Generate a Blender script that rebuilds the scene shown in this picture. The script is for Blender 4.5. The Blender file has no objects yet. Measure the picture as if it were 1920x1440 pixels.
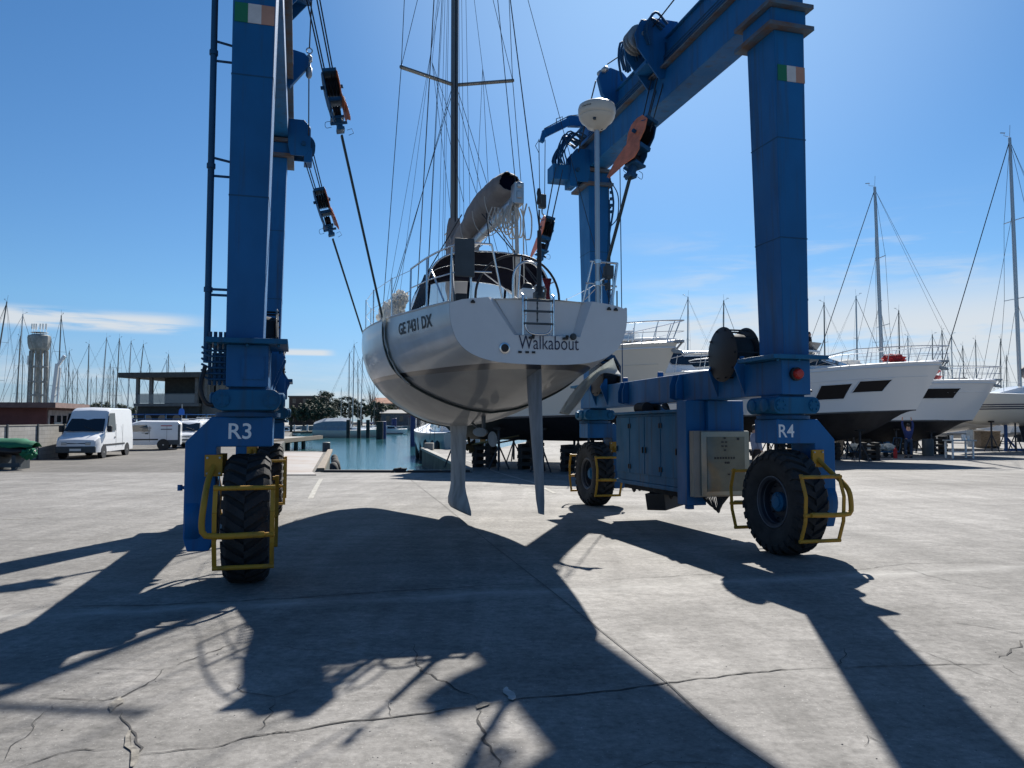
import bpy, bmesh, math, random
from mathutils import Vector, Matrix, noise
from mathutils.geometry import tessellate_polygon
R = math.radians
SC = bpy.context.scene
rnd = random.Random(7)

# ---------------------------------------------------------------- camera
PITCH = R(2.58)
cam_d = bpy.data.cameras.new('camera')
cam = bpy.data.objects.new('camera', cam_d)
SC.collection.objects.link(cam)
cam.location = (0, 0, 1.6)
cam.rotation_euler = (R(90) + PITCH, 0, 0)
cam_d.sensor_width = 36
cam_d.lens = 27.0
cam_d.clip_start = 0.05
cam_d.clip_end = 30000
SC.camera = cam

# ---------------------------------------------------------------- sky, sun, exposure
SUN_EL, SUN_AZ = R(39), math.atan(0.219)          # azimuth measured from +Y towards +X
world = bpy.data.worlds.new("World")
SC.world = world
world.use_nodes = True
nt = world.node_tree
nt.nodes.clear()
N = nt.nodes.new
L = nt.links.new
out = N('ShaderNodeOutputWorld'); bg = N('ShaderNodeBackground')
sky = N('ShaderNodeTexSky'); sky.sky_type = 'NISHITA'; sky.sun_disc = False
sky.sun_elevation = SUN_EL; sky.sun_rotation = SUN_AZ
sky.altitude = 0; sky.air_density = 1.0; sky.dust_density = 0.25; sky.ozone_density = 3.0
SKY_STR = 0.052
bg.inputs['Strength'].default_value = SKY_STR
tc = N('ShaderNodeTexCoord'); sep = N('ShaderNodeSeparateXYZ')
L(tc.outputs['Generated'], sep.inputs[0])

def wmath(op, a, b=None, c=None):
    n = N('ShaderNodeMath'); n.operation = op
    for i, v in enumerate((a, b, c)):
        if v is None: continue
        if isinstance(v, (int, float)): n.inputs[i].default_value = v
        else: L(v, n.inputs[i])
    return n.outputs[0]
az = wmath('ARCTAN2', sep.outputs[0], sep.outputs[1])
el = sep.outputs[2]
def smooth(v, lo, hi):
    n = N('ShaderNodeMapRange'); n.interpolation_type = 'SMOOTHSTEP'
    L(v, n.inputs['Value']); n.inputs['From Min'].default_value = lo; n.inputs['From Max'].default_value = hi
    return n.outputs[0]
def band(v, a, b, c, d):
    return wmath('MULTIPLY', smooth(v, a, b), wmath('SUBTRACT', 1.0, smooth(v, c, d)))
def cloud(scale_az, scale_el, seed, lo, hi, detail=6):
    cmb = N('ShaderNodeCombineXYZ')
    L(wmath('MULTIPLY', az, scale_az), cmb.inputs[0]); L(wmath('MULTIPLY', el, scale_el), cmb.inputs[1]); cmb.inputs[2].default_value = seed
    nz = N('ShaderNodeTexNoise'); nz.inputs['Detail'].default_value = detail; nz.inputs['Scale'].default_value = 1.0
    nz.inputs['Roughness'].default_value = 0.55; nz.inputs['Distortion'].default_value = 0.3
    L(cmb.outputs[0], nz.inputs['Vector'])
    return smooth(nz.outputs['Fac'], lo, hi)
# left: one thin long streak; right: a wide bank near the horizon; small wisps
m1 = wmath('MULTIPLY', wmath('MULTIPLY', band(el, .097, .106, .115, .128), band(az, -.85, -.6, -.44, -.36)), cloud(9, 90, 3.1, .33, .56))
m2 = wmath('MULTIPLY', wmath('MULTIPLY', band(el, .0, .05, .105, .19), band(az, .06, .2, .9, 1.3)), cloud(5, 34, 8.4, .27, .52))
m3 = wmath('MULTIPLY', wmath('MULTIPLY', band(el, .078, .081, .084, .089), band(az, -.32, -.28, -.245, -.222)), 1.0)
m4 = wmath('MULTIPLY', band(el, .13, .17, .2, .26), wmath('MULTIPLY', band(az, .1, .3, .9, 1.3), cloud(6, 40, 1.7, .48, .75)))
m5 = wmath('MULTIPLY', band(el, -.1, -.02, .03, .1), wmath('MULTIPLY', cloud(6, 45, 5.5, .4, .75), .8))
m4 = wmath('MULTIPLY', m4, .6)
msum = wmath('MINIMUM', wmath('ADD', wmath('ADD', m1, m2), wmath('ADD', m3, wmath('ADD', m4, m5))), 1.0)
mix = N('ShaderNodeMixRGB'); L(wmath('MULTIPLY', msum, .86), mix.inputs['Fac'])
hsv = N('ShaderNodeHueSaturation'); hsv.inputs['Saturation'].default_value = 1.0; L(sky.outputs[0], hsv.inputs['Color'])
tint = N('ShaderNodeValToRGB'); te = tint.color_ramp.elements
te[0].position = 0.0; te[0].color = (.42, .60, 1.0, 1); te[1].position = .5; te[1].color = (.44, .78, 1.03, 1)
q = te.new(.04); q.color = (.50, .66, .98, 1); q = te.new(.14); q.color = (.53, .79, 1.0, 1)
L(el, tint.inputs[0]); tm_ = N('ShaderNodeMixRGB'); tm_.blend_type = 'MULTIPLY'; tm_.inputs[0].default_value = 1
L(hsv.outputs[0], tm_.inputs[1]); L(tint.outputs[0], tm_.inputs[2]); vm = N('ShaderNodeVectorMath'); vm.operation = 'DOT_PRODUCT'; L(tc.outputs['Generated'], vm.inputs[0])   # bright aureole of sky round the sun
vm.inputs[1].default_value = (math.sin(SUN_AZ)*math.cos(SUN_EL), math.cos(SUN_AZ)*math.cos(SUN_EL), math.sin(SUN_EL))
au = N('ShaderNodeMixRGB'); au.blend_type = 'ADD'; L(smooth(vm.outputs['Value'], .88, 1.0), au.inputs[0]); L(tm_.outputs[0], au.inputs[1]); au.inputs[2].default_value = (1.5, 1.6, 1.5, 1)
L(au.outputs[0], mix.inputs['Color1'])
c = .80 / SKY_STR / 1.95
mix.inputs['Color2'].default_value = (c*.93, c*.97, c*1.0, 1)
L(mix.outputs[0], bg.inputs['Color']); L(bg.outputs[0], out.inputs['Surface'])

sun_d = bpy.data.lights.new('sun', 'SUN'); sun_d.energy = 4.9; sun_d.angle = R(0.53); sun_d.color = (1, .955, .88)
sun = bpy.data.objects.new('sun', sun_d); SC.collection.objects.link(sun)
sdir = Vector((math.sin(SUN_AZ)*math.cos(SUN_EL), math.cos(SUN_AZ)*math.cos(SUN_EL), math.sin(SUN_EL)))
sun.rotation_euler = sdir.to_track_quat('Z', 'Y').to_euler()
sun.location = (0, 0, 40)
SC.view_settings.view_transform = 'Standard'; SC.view_settings.look = 'None'
SC.view_settings.exposure = 0.95; SC.view_settings.gamma = 1; SC.view_settings.use_curve_mapping = False
SC.render.engine = 'CYCLES'
SC.cycles.max_bounces = 6

# ---------------------------------------------------------------- helpers
def gz(y):
    if y <= 0: return 0.0
    if y < 20: return -.014*y
    if y < 28.4: return -.28 - .10*(y-20)/8.4
    return -.38

def ray(px, py):
    x = (px-960)/1440; u = (720-py)/1440
    return Vector((x, math.cos(PITCH) - math.sin(PITCH)*u, math.sin(PITCH) + math.cos(PITCH)*u))
def P(px, py, d):                                   # world point seen at pixel (1920 px frame), at distance y = d
    r = ray(px, py); return Vector((0, 0, 1.6)) + r*(d/r.y)
def G(px, py):                                      # ground point at pixel
    r = ray(px, py); d = 5
    for _ in range(40): d = (gz(d)-1.6)/(r.z/r.y)
    return Vector((r.x/r.y*d, d, gz(d)))

def put(o, name=None):
    SC.collection.objects.link(o); return o

class MB:
    def __init__(s): s.v = []; s.f = []; s.M = Matrix()
    def add(s, vs, fs):
        o = len(s.v); s.v += [tuple(s.M @ Vector(p)) for p in vs]; s.f += [tuple(i+o for i in f) for f in fs]; return s
    def hexa(s, b, t):
        return s.add(list(b)+list(t), [(3,2,1,0),(4,5,6,7),(0,1,5,4),(1,2,6,5),(2,3,7,6),(3,0,4,7)])
    def box(s, x0, x1, y0, y1, z0, z1):
        return s.hexa([(x0,y0,z0),(x1,y0,z0),(x1,y1,z0),(x0,y1,z0)], [(x0,y0,z1),(x1,y0,z1),(x1,y1,z1),(x0,y1,z1)])
    def bar(s, p0, p1, w, h, up=(0,0,1)):           # rectangular bar between points
        p0 = Vector(p0); p1 = Vector(p1); d = (p1-p0).normalized(); up = Vector(up)
        a = d.cross(up)
        if a.length < 1e-4: a = d.cross(Vector((1,0,0)))
        a.normalize(); b = a.cross(d).normalized(); a = a*w/2; b = b*h/2
        return s.hexa([p0-a-b, p0+a-b, p0+a+b, p0-a+b], [p1-a-b, p1+a-b, p1+a+b, p1-a+b])
    def tube(s, pts, r, n=8, closed=False):
        pts = [Vector(p) for p in pts]; m = len(pts)
        rs = r if isinstance(r, (list, tuple)) else [r]*m
        def tan(i):
            if closed: return (pts[(i+1) % m]-pts[i-1]).normalized()
            return (pts[min(i+1, m-1)]-pts[max(i-1, 0)]).normalized()
        t = tan(0); a = t.orthogonal().normalized(); vs = []; prev = t
        for i in range(m):
            t = tan(i); q = prev.rotation_difference(t); a = q @ a; a = (a - t*a.dot(t)).normalized(); b = t.cross(a); prev = t
            for k in range(n):
                an = 2*math.pi*k/n; vs.append(pts[i] + (a*math.cos(an)+b*math.sin(an))*rs[i])
        fs = []
        for i in range(m if closed else m-1):
            j = (i+1) % m
            for k in range(n):
                k2 = (k+1) % n; fs.append((i*n+k, i*n+k2, j*n+k2, j*n+k))
        if not closed: fs += [tuple(range(n))[::-1], tuple((m-1)*n+k for k in range(n))]
        return s.add(vs, fs)
    def lathe(s, prof, o, axis, n=24, cap=True):    # prof: (radius, height along axis)
        o = Vector(o); ax = Vector(axis).normalized(); a = ax.orthogonal().normalized(); b = ax.cross(a); vs = []; fs = []
        for (r, h) in prof:
            for k in range(n):
                an = 2*math.pi*k/n; vs.append(o + ax*h + (a*math.cos(an)+b*math.sin(an))*max(r, 1e-4))
        for i in range(len(prof)-1):
            for k in range(n):
                k2 = (k+1) % n; fs.append((i*n+k, i*n+k2, (i+1)*n+k2, (i+1)*n+k))
        if cap:
            fs += [tuple(range(n))[::-1], tuple((len(prof)-1)*n+k for k in range(n))]
        return s.add(vs, fs)
    def prism(s, poly, o, a1, a2, th):              # polygon in plane (a1, a2), extruded by vector th (centred)
        o = Vector(o); a1 = Vector(a1); a2 = Vector(a2); th = Vector(th); n = len(poly)
        vs = [o + a1*p[0] + a2*p[1] - th/2 for p in poly] + [o + a1*p[0] + a2*p[1] + th/2 for p in poly]
        return s.add(vs, [tuple(range(n))[::-1], tuple(range(n, 2*n))] + [(i, (i+1) % n, n+(i+1) % n, n+i) for i in range(n)])
    def grid(s, rows, close=False):
        m = len(rows[0]); vs = [p for r in rows for p in r]; fs = []
        for i in range(len(rows)-1):
            for k in range(m if close else m-1):
                k2 = (k+1) % m; fs.append((i*m+k, i*m+k2, (i+1)*m+k2, (i+1)*m+k))
        return s.add(vs, fs)
    def loft(s, rows):                              # closed rings with caps
        s0 = len(s.v); m = len(rows[0]); s.grid(rows, True)
        s.f += [tuple(s0+k for k in range(m))[::-1], tuple(s0+(len(rows)-1)*m+k for k in range(m))]
        return s
    def build(s, name, m, parent=None, loc=None, smooth=None, bevel=0, solid=0, label=None):
        me = bpy.data.meshes.new(name); vs = s.v
        if loc is not None: l = Vector(loc); vs = [tuple(Vector(p)-l) for p in vs]
        me.from_pydata(vs, [], s.f)
        bm = bmesh.new(); bm.from_mesh(me); bmesh.ops.recalc_face_normals(bm, faces=bm.faces); bm.to_mesh(me); bm.free()
        for mm in (m if isinstance(m, (list, tuple)) else [m]): me.materials.append(mm)
        if smooth:
            me.polygons.foreach_set('use_smooth', [True]*len(me.polygons)); me.set_sharp_from_angle(angle=R(smooth))
        o = bpy.data.objects.new(name, me); put(o)
        if parent is not None: o.parent = parent
        if loc is not None: o.location = loc
        if bevel:
            b = o.modifiers.new('bevel', 'BEVEL'); b.width = bevel; b.segments = 2; b.limit_method = 'ANGLE'; b.angle_limit = R(40)
        if solid:
            b = o.modifiers.new('solid', 'SOLIDIFY'); b.thickness = solid; b.offset = 0
        if label: o['label'] = label
        return o

def thing(name, label, cat, loc=(0, 0, 0), rz=0, group=None, scale=1):
    o = bpy.data.objects.new(name, None); put(o); o.location = loc; o.rotation_euler = (0, 0, rz)
    o.scale = (scale,)*3 if isinstance(scale, (int, float)) else scale
    o.empty_display_size = .2
    return tag(o, label, cat, group)
def tag(o, label, cat, group=None):
    o['label'] = label; o['category'] = cat
    if group: o['group'] = group
    return o
def struct(o): o['kind'] = 'structure'; return o
KIDS = {}
def copy_tree(o, parent=None):
    c = o.copy(); put(c)
    if parent is not None: c.parent = parent
    for ch in [x for x in bpy.data.objects if x.parent == o]: copy_tree(ch, c)
    return c
def crom(tab, t):                                   # Catmull-Rom through rows (key, value tuple...)
    ks = [r[0] for r in tab]
    if t <= ks[0]: return list(tab[0][1:])
    if t >= ks[-1]: return list(tab[-1][1:])
    i = max(j for j in range(len(ks)-1) if ks[j] <= t)
    p1, p2 = tab[i], tab[i+1]; p0 = tab[max(i-1, 0)]; p3 = tab[min(i+2, len(tab)-1)]
    h = ks[i+1]-ks[i]; u = (t-ks[i])/h; res = []
    for c_ in range(1, len(p1)):
        m1_ = (p2[c_]-p0[c_])/max(p2[0]-p0[0], 1e-6)*h; m2_ = (p3[c_]-p1[c_])/max(p3[0]-p1[0], 1e-6)*h
        res.append((2*u**3-3*u*u+1)*p1[c_] + (u**3-2*u*u+u)*m1_ + (-2*u**3+3*u*u)*p2[c_] + (u**3-u*u)*m2_)
    return res
def spline(pts, n=8):
    tab = []; t = 0
    for i, p in enumerate(pts):
        if i: t += (Vector(p)-Vector(pts[i-1])).length
        tab.append((t,)+tuple(p))
    return [Vector(crom(tab, t*k/(n*(len(pts)-1)))) for k in range(n*(len(pts)-1)+1)]

# ---------------------------------------------------------------- materials
def mat(name, col, rough=.5, metal=0, spec=.5, var=0, vscale=3, bump=0, bscale=20, coat=0, var2=None, alpha=1, trans=0, stretch=(1, 1, 1)):
    m = bpy.data.materials.new(name); m.use_nodes = True; t = m.node_tree; b = t.nodes['Principled BSDF']
    b.inputs['Base Color'].default_value = (*col, 1); b.inputs['Roughness'].default_value = rough
    b.inputs['Metallic'].default_value = metal; b.inputs['Specular IOR Level'].default_value = spec
    b.inputs['Coat Weight'].default_value = coat; b.inputs['Coat Roughness'].default_value = .08
    b.inputs['Alpha'].default_value = alpha; b.inputs['Transmission Weight'].default_value = trans
    if var or bump:
        c_ = t.nodes.new('ShaderNodeTexCoord'); mp = t.nodes.new('ShaderNodeMapping'); mp.inputs['Scale'].default_value = stretch
        t.links.new(c_.outputs['Object'], mp.inputs[0])
    if var:
        nz = t.nodes.new('ShaderNodeTexNoise'); nz.inputs['Scale'].default_value = vscale; nz.inputs['Detail'].default_value = 7; nz.inputs['Roughness'].default_value = .62
        t.links.new(mp.outputs[0], nz.inputs['Vector'])
        rp = t.nodes.new('ShaderNodeValToRGB'); c2 = var2 or tuple(x*(1-var) for x in col)
        rp.color_ramp.elements[0].position = .35; rp.color_ramp.elements[0].color = (*c2, 1)
        rp.color_ramp.elements[1].position = .62; rp.color_ramp.elements[1].color = (*[min(1, x*(1+var*.35)) for x in col], 1)
        t.links.new(nz.outputs['Fac'], rp.inputs[0]); t.links.new(rp.outputs[0], b.inputs['Base Color'])
        mr = t.nodes.new('ShaderNodeMapRange'); mr.inputs['To Min'].default_value = min(1, rough*1.25); mr.inputs['To Max'].default_value = rough*.9
        t.links.new(nz.outputs['Fac'], mr.inputs['Value']); t.links.new(mr.outputs[0], b.inputs['Roughness'])
    if bump:
        n2 = t.nodes.new('ShaderNodeTexNoise'); n2.inputs['Scale'].default_value = bscale; n2.inputs['Detail'].default_value = 5
        t.links.new(mp.outputs[0], n2.inputs['Vector']); bp = t.nodes.new('ShaderNodeBump'); bp.inputs['Strength'].default_value = bump
        bp.inputs['Distance'].default_value = .01
        t.links.new(n2.outputs['Fac'], bp.inputs['Height']); t.links.new(bp.outputs[0], b.inputs['Normal'])
    return m

M = {}
M['blue'] = mat('blue_paint', (.002, .11, .33), .42, var=.35, vscale=1.6, bump=.05, bscale=6, stretch=(1.5, 1.5, .5))
M['bluedark'] = mat('blue_machine_paint', (.01, .09, .2), .5, var=.4, vscale=5)
M['bluegrey'] = mat('blue_cabinet_paint', (.012, .15, .3), .4, var=.25, vscale=2.5)
M['yellow'] = mat('yellow_paint', (.40, .21, .02), .5, var=.35, vscale=8)
M['tyre'] = mat('tyre_rubber', (.02, .021, .023), .85, var=.4, vscale=5, bump=.3, bscale=30)
M['black'] = mat('black_plastic', (.01, .01, .012), .55)
M['blackmat'] = mat('black_matt', (.012, .013, .016), .8, var=.3)
M['steel'] = mat('stainless_steel', (.62, .62, .62), .25, metal=1)
M['galv'] = mat('galvanised_steel', (.36, .37, .37), .5, metal=.8, var=.2)
M['cable'] = mat('steel_cable', (.03, .033, .04), .6, metal=.3)
M['rim'] = mat('painted_rim', (.012, .018, .03), .5, var=.3, vscale=6)
M['rimring'] = mat('worn_rim_ring', (.09, .1, .12), .5, var=.3)
M['rustlip'] = mat('stained_flange_paint', (.05, .09, .13), .65, var=.6, vscale=4, var2=(.1, .06, .04))
M['orange'] = mat('orange_plate_paint', (.62, .17, .07), .5, var=.3, vscale=5)
M['strap'] = mat('sling_webbing', (.035, .045, .04), .85, bump=.3, bscale=60)
M['whitesleeve'] = mat('white_sleeve', (.55, .55, .53), .8, var=.2)
M['gel'] = mat('white_gelcoat', (.70, .70, .68), .16, coat=.6, var=.04, vscale=1.5, bump=.01, bscale=2)
M['gelmat'] = mat('deck_white', (.74, .74, .72), .45, var=.06)
M['navy'] = mat('navy_canvas', (.002, .0035, .016), .95, spec=.1, var=.3, bump=.3, bscale=12)
M['greycanvas'] = mat('grey_canvas', (.2, .185, .18), .85, var=.2, vscale=4, bump=.4, bscale=6)
M['antifoul'] = mat('grey_antifouling', (.30, .315, .32), .65, var=.3, vscale=2.6, bump=.15, bscale=9, stretch=(2, 2, .7))
M['alu'] = mat('anodised_aluminium', (.42, .42, .42), .35, metal=.85)
M['mast'] = mat('mast_alloy', (.17, .165, .15), .4, metal=.5)
M['text'] = mat('dark_blue_lettering', (.006, .006, .04), .5)
M['textb'] = mat('black_lettering', (.008, .008, .01), .5)
M['textw'] = mat('white_lettering', (.72, .74, .75), .6)
M['winclear'] = mat('clear_vinyl', (.75, .77, .8), .15, alpha=.6)
M['glassdark'] = mat('dark_tinted_glass', (.006, .008, .011), .04, spec=.8)
M['rope'] = mat('pale_rope', (.42, .41, .38), .9)
M['greypanel'] = mat('grey_panel', (.045, .06, .07), .6, var=.2)
M['red'] = mat('red_lens', (.4, .02, .01), .3)
M['redcloth'] = mat('red_cloth', (.45, .03, .03), .8, var=.3)
M['redrope'] = mat('dark_red_rope', (.12, .01, .015), .9)
M['whitesheet'] = mat('white_sheet', (.62, .64, .62), .6, var=.25, vscale=3, bump=.5, bscale=5)
M['panelmetal'] = mat('panel_stainless', (.26, .26, .22), .3, metal=.7, var=.15, vscale=3)
M['cab_beige'] = mat('beige_steel', (.24, .22, .19), .5, var=.1)
M['green'] = mat('flag_green', (.0, .13, .06), .6)
M['flagw'] = mat('flag_white', (.5, .5, .5), .6, var=.12, vscale=6)
M['flago'] = mat('flag_red_faded', (.38, .21, .15), .6, var=.12, vscale=6)
M['radome'] = mat('radome_plastic', (.52, .48, .41), .35)
M['blackhull'] = mat('black_antifouling', (.006, .008, .014), .6, var=.4)
M['wood'] = mat('weathered_wood', (.2, .16, .12), .85, var=.5, vscale=6, bump=.4, stretch=(1, 1, 4))
M['darkwood'] = mat('dark_timber', (.03, .027, .025), .9, var=.5, vscale=6, bump=.4)
M['conc'] = mat('quay_concrete', (.26, .25, .23), .85, var=.3, vscale=1.5, bump=.4, bscale=8)
M['wetconc'] = mat('dark_quay_face', (.05, .055, .045), .7, var=.5, vscale=1.5, bump=.5, bscale=5)
def cloth(name, col, tr=.5):
    m_ = mat(name, col, .85, bump=.3, bscale=8); t_ = m_.node_tree; b_ = t_.nodes['Principled BSDF']
    tl = t_.nodes.new('ShaderNodeBsdfTranslucent'); tl.inputs[0].default_value = (*col, 1); mx_ = t_.nodes.new('ShaderNodeMixShader'); mx_.inputs[0].default_value = tr
    t_.links.new(b_.outputs[0], mx_.inputs[1]); t_.links.new(tl.outputs[0], mx_.inputs[2]); t_.links.new(mx_.outputs[0], [n for n in t_.nodes if n.type == 'OUTPUT_MATERIAL'][0].inputs[0]); return m_
M['whitesheet'] = cloth('white_sheet', (.62, .64, .62), .45)
M['skin'] = mat('skin', (.42, .24, .17), .6)

def worn(name, col, rough, dirt=(.035, .035, .03), spec=.3, rust=(.10, .035, .015)):
    m_ = mat(name, col, rough, spec=spec); t_ = m_.node_tree; b_ = t_.nodes['Principled BSDF']; nn = t_.nodes.new; ln = t_.links.new; c0_ = nn('ShaderNodeTexCoord')
    def nz(sc, st, det=6, rg=.6):
        mp_ = nn('ShaderNodeMapping'); mp_.inputs['Scale'].default_value = st; ln(c0_.outputs['Object'], mp_.inputs[0]); n_ = nn('ShaderNodeTexNoise'); n_.inputs['Scale'].default_value = sc; n_.inputs['Detail'].default_value = det; n_.inputs['Roughness'].default_value = rg; ln(mp_.outputs[0], n_.inputs['Vector']); return n_.outputs['Fac']
    def mr_(v, a, b__, c_, d_):
        n_ = nn('ShaderNodeMapRange'); ln(v, n_.inputs['Value']); n_.inputs['From Min'].default_value = a; n_.inputs['From Max'].default_value = b__; n_.inputs['To Min'].default_value = c_; n_.inputs['To Max'].default_value = d_; return n_.outputs[0]
    def mixc(f, a, b__):
        n_ = nn('ShaderNodeMixRGB'); ln(f, n_.inputs[0]); (ln(a, n_.inputs[1]) if not isinstance(a, tuple) else setattr(n_.inputs[1], 'default_value', (*a, 1))); n_.inputs[2].default_value = (*b__, 1); return n_.outputs[0]
    fade = mixc(mr_(nz(.7, (1, 1, .6)), .35, .7, 0, .8), tuple(x*.72 for x in col), tuple(min(1, x*1.25+.004) for x in col))
    strk = mixc(mr_(nz(5, (1.6, 1.6, .09), 5), .52, .72, 0, .55), fade, dirt)
    chip = mixc(mr_(nz(9, (1, 1, 1), 8, .75), .70, .73, 0, .85), strk, rust)
    ln(chip, b_.inputs['Base Color']); ln(mr_(nz(3, (1, 1, .5)), .3, .7, rough*1.3, rough*.85), b_.inputs['Roughness'])
    bp_ = nn('ShaderNodeBump'); bp_.inputs['Strength'].default_value = .12; bp_.inputs['Distance'].default_value = .02; ln(nz(1.6, (1, 1, 1), 3), bp_.inputs['Height']); ln(bp_.outputs[0], b_.inputs['Normal']); return m_
M['blue'] = worn('blue_paint', (.002, .105, .285), .48)
M['bluegrey'] = worn('blue_cabinet_paint', (.006, .11, .235), .5, spec=.2)
M['bluedark'] = worn('blue_machine_paint', (.008, .07, .16), .55, spec=.25)
M['yellow'] = worn('yellow_paint', (.42, .22, .02), .5, dirt=(.10, .07, .03), rust=(.12, .05, .02))
def ground_mat(name, base, dark, light, asphalt=False):
    m = bpy.data.materials.new(name); m.use_nodes = True; t = m.node_tree; b = t.nodes['Principled BSDF']
    nn = t.nodes.new; ln = t.links.new
    c_ = nn('ShaderNodeTexCoord')
    def nz(scale, det=8, rgh=.6, st=(1, 1, 1), dist=0):
        mp = nn('ShaderNodeMapping'); mp.inputs['Scale'].default_value = st; ln(c_.outputs['Object'], mp.inputs[0])
        n = nn('ShaderNodeTexNoise'); n.inputs['Scale'].default_value = scale; n.inputs['Detail'].default_value = det
        n.inputs['Roughness'].default_value = rgh; n.inputs['Distortion'].default_value = dist; ln(mp.outputs[0], n.inputs['Vector']); return n.outputs['Fac']
    def ramp(f, stops):
        r_ = nn('ShaderNodeValToRGB'); e = r_.color_ramp.elements
        e[0].position = stops[0][0]; e[0].color = (*stops[0][1], 1); e[1].position = stops[-1][0]; e[1].color = (*stops[-1][1], 1)
        for p_, c2 in stops[1:-1]: q = e.new(p_); q.color = (*c2, 1)
        ln(f, r_.inputs[0]); return r_.outputs[0]
    def mx(mode, f, a, b_):
        n = nn('ShaderNodeMixRGB'); n.blend_type = mode
        if isinstance(f, (int, float)): n.inputs[0].default_value = f
        else: ln(f, n.inputs[0])
        ln(a, n.inputs[1])
        if isinstance(b_, tuple): n.inputs[2].default_value = (*b_, 1)
        else: ln(b_, n.inputs[2])
        return n.outputs[0]
    big = nz(.16, 6, .55, dist=.6); mid = nz(1.1, 9, .65, st=(.45, 1.0, 1), dist=.4); fine = nz(16, 6, .75); speck = nz(55, 3, .6)
    col = ramp(big, [(.3, dark), (.5, base), (.72, light)])
    col = mx('MULTIPLY', .60, col, ramp(mid, [(.25, (.60,)*3), (.5, (.98,)*3), (.75, (1.35,)*3)]))
    col = mx('MULTIPLY', .9, col, ramp(fine, [(.32, (.62,)*3), (.5, (1,)*3), (.68, (1.32,)*3)]))
    col = mx('MULTIPLY', .6, col, ramp(nz(4.5, 8, .7, st=(.6, 1.3, 1)), [(.34, (.68,)*3), (.5, (1,)*3), (.66, (1.25,)*3)]))
    # bleached aggregate flecks and dark pits
    col = mx('MIX', ramp(speck, [(.64, (0,)*3), (.74, (.55,)*3)]), col, (.52, .50, .47))
    col = mx('MIX', ramp(nz(7, 6, .8), [(.25, (.5,)*3), (.33, (0,)*3)]), col, tuple(x*.45 for x in base))
    # long drying streaks (tyre film / sweeping marks) running with the lift's track
    stre = nz(.8, 5, .6, st=(2.4, .35, 1), dist=.8)
    col = mx('MULTIPLY', .4, col, ramp(stre, [(.38, (.6,)*3), (.6, (1.15,)*3)]))
    # dark tyre film in broad bands, slab-wide cloudy drying marks, fine hairline crazing
    tf = nz(.35, 4, .55, st=(3.2, .25, 1), dist=.5); col = mx('MIX', ramp(tf, [(.58, (0,)*3), (.68, (.18,)*3)]), col, tuple(x*.5 for x in base))
    vo = nn('ShaderNodeTexVoronoi'); vo.feature = 'DISTANCE_TO_EDGE'; vo.inputs['Scale'].default_value = 1.7
    wv = nn('ShaderNodeVectorMath'); wv.operation = 'MULTIPLY_ADD'; nq = nn('ShaderNodeTexNoise'); nq.inputs['Scale'].default_value = 2.5; nq.inputs['Detail'].default_value = 5; ln(c_.outputs['Object'], nq.inputs['Vector']); ln(nq.outputs['Color'], wv.inputs[0]); wv.inputs[1].default_value = (.55, .55, 0); ln(c_.outputs['Object'], wv.inputs[2]); ln(wv.outputs[0], vo.inputs['Vector'])
    cz = ramp(vo.outputs['Distance'], [(.0, (1,)*3), (.006, (0,)*3)]); cf = nn('ShaderNodeMixRGB'); cf.blend_type = 'MULTIPLY'; cf.inputs[0].default_value = 1; ln(cz, cf.inputs[1]); ln(ramp(nz(.5, 3), [(.5, (0,)*3), (.62, (.42,)*3)]), cf.inputs[2])
    if not asphalt: col = mx('MIX', cf.outputs[0], col, (.06, .056, .052))
    # pale lime bloom along the transverse joint (world line through the slab)
    ga, gb = G(1085, 1101), G(1930, 1060); sl = (gb.y-ga.y)/(gb.x-ga.x); sxy = nn('ShaderNodeSeparateXYZ'); ln(c_.outputs['Object'], sxy.inputs[0])
    def mt(op, a, b_, c2=None):
        n = nn('ShaderNodeMath'); n.operation = op
        for i, v in enumerate((a, b_, c2)):
            if v is None: continue
            if isinstance(v, (int, float)): n.inputs[i].default_value = v
            else: ln(v, n.inputs[i])
        return n.outputs[0]
    dl = mt('SUBTRACT', sxy.outputs[1], mt('MULTIPLY_ADD', sxy.outputs[0], sl, ga.y-sl*ga.x-.10))
    dl = mt('ABSOLUTE', mt('ADD', dl, mt('MULTIPLY_ADD', nz(1.3, 4), .5, -.25)), 0)
    lb_ = ramp(mt('DIVIDE', dl, .5), [(.0, (.6,)*3), (.18, (.3,)*3), (.5, (0,)*3)]); lm = nn('ShaderNodeMixRGB'); lm.blend_type = 'MULTIPLY'; lm.inputs[0].default_value = 1; ln(lb_, lm.inputs[1]); ln(ramp(nz(.9, 6, .7), [(.36, (.15,)*3), (.6, (1,)*3)]), lm.inputs[2])
    if not asphalt: col = mx('MIX', lm.outputs[0], col, (.40, .39, .37))
    # rare rust / oil stains
    col = mx('MIX', ramp(nz(.55, 5, .6, dist=1.2), [(.70, (0,)*3), (.80, (.45,)*3)]), col, (.12, .085, .06))
    ln(col, b.inputs['Base Color'])
    mr = nn('ShaderNodeMapRange'); ln(mid, mr.inputs['Value']); mr.inputs['To Min'].default_value = .95; mr.inputs['To Max'].default_value = .72
    ln(mr.outputs[0], b.inputs['Roughness']); b.inputs['Specular IOR Level'].default_value = .22
    a1 = nn('ShaderNodeMath'); a1.operation = 'MULTIPLY_ADD'; ln(fine, a1.inputs[0]); a1.inputs[1].default_value = .5; ln(mid, a1.inputs[2])
    a2 = nn('ShaderNodeMath'); a2.operation = 'MULTIPLY_ADD'; ln(speck, a2.inputs[0]); a2.inputs[1].default_value = .25; ln(a1.outputs[0], a2.inputs[2])
    bp = nn('ShaderNodeBump'); bp.inputs['Strength'].default_value = .55; bp.inputs['Distance'].default_value = .012
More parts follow.
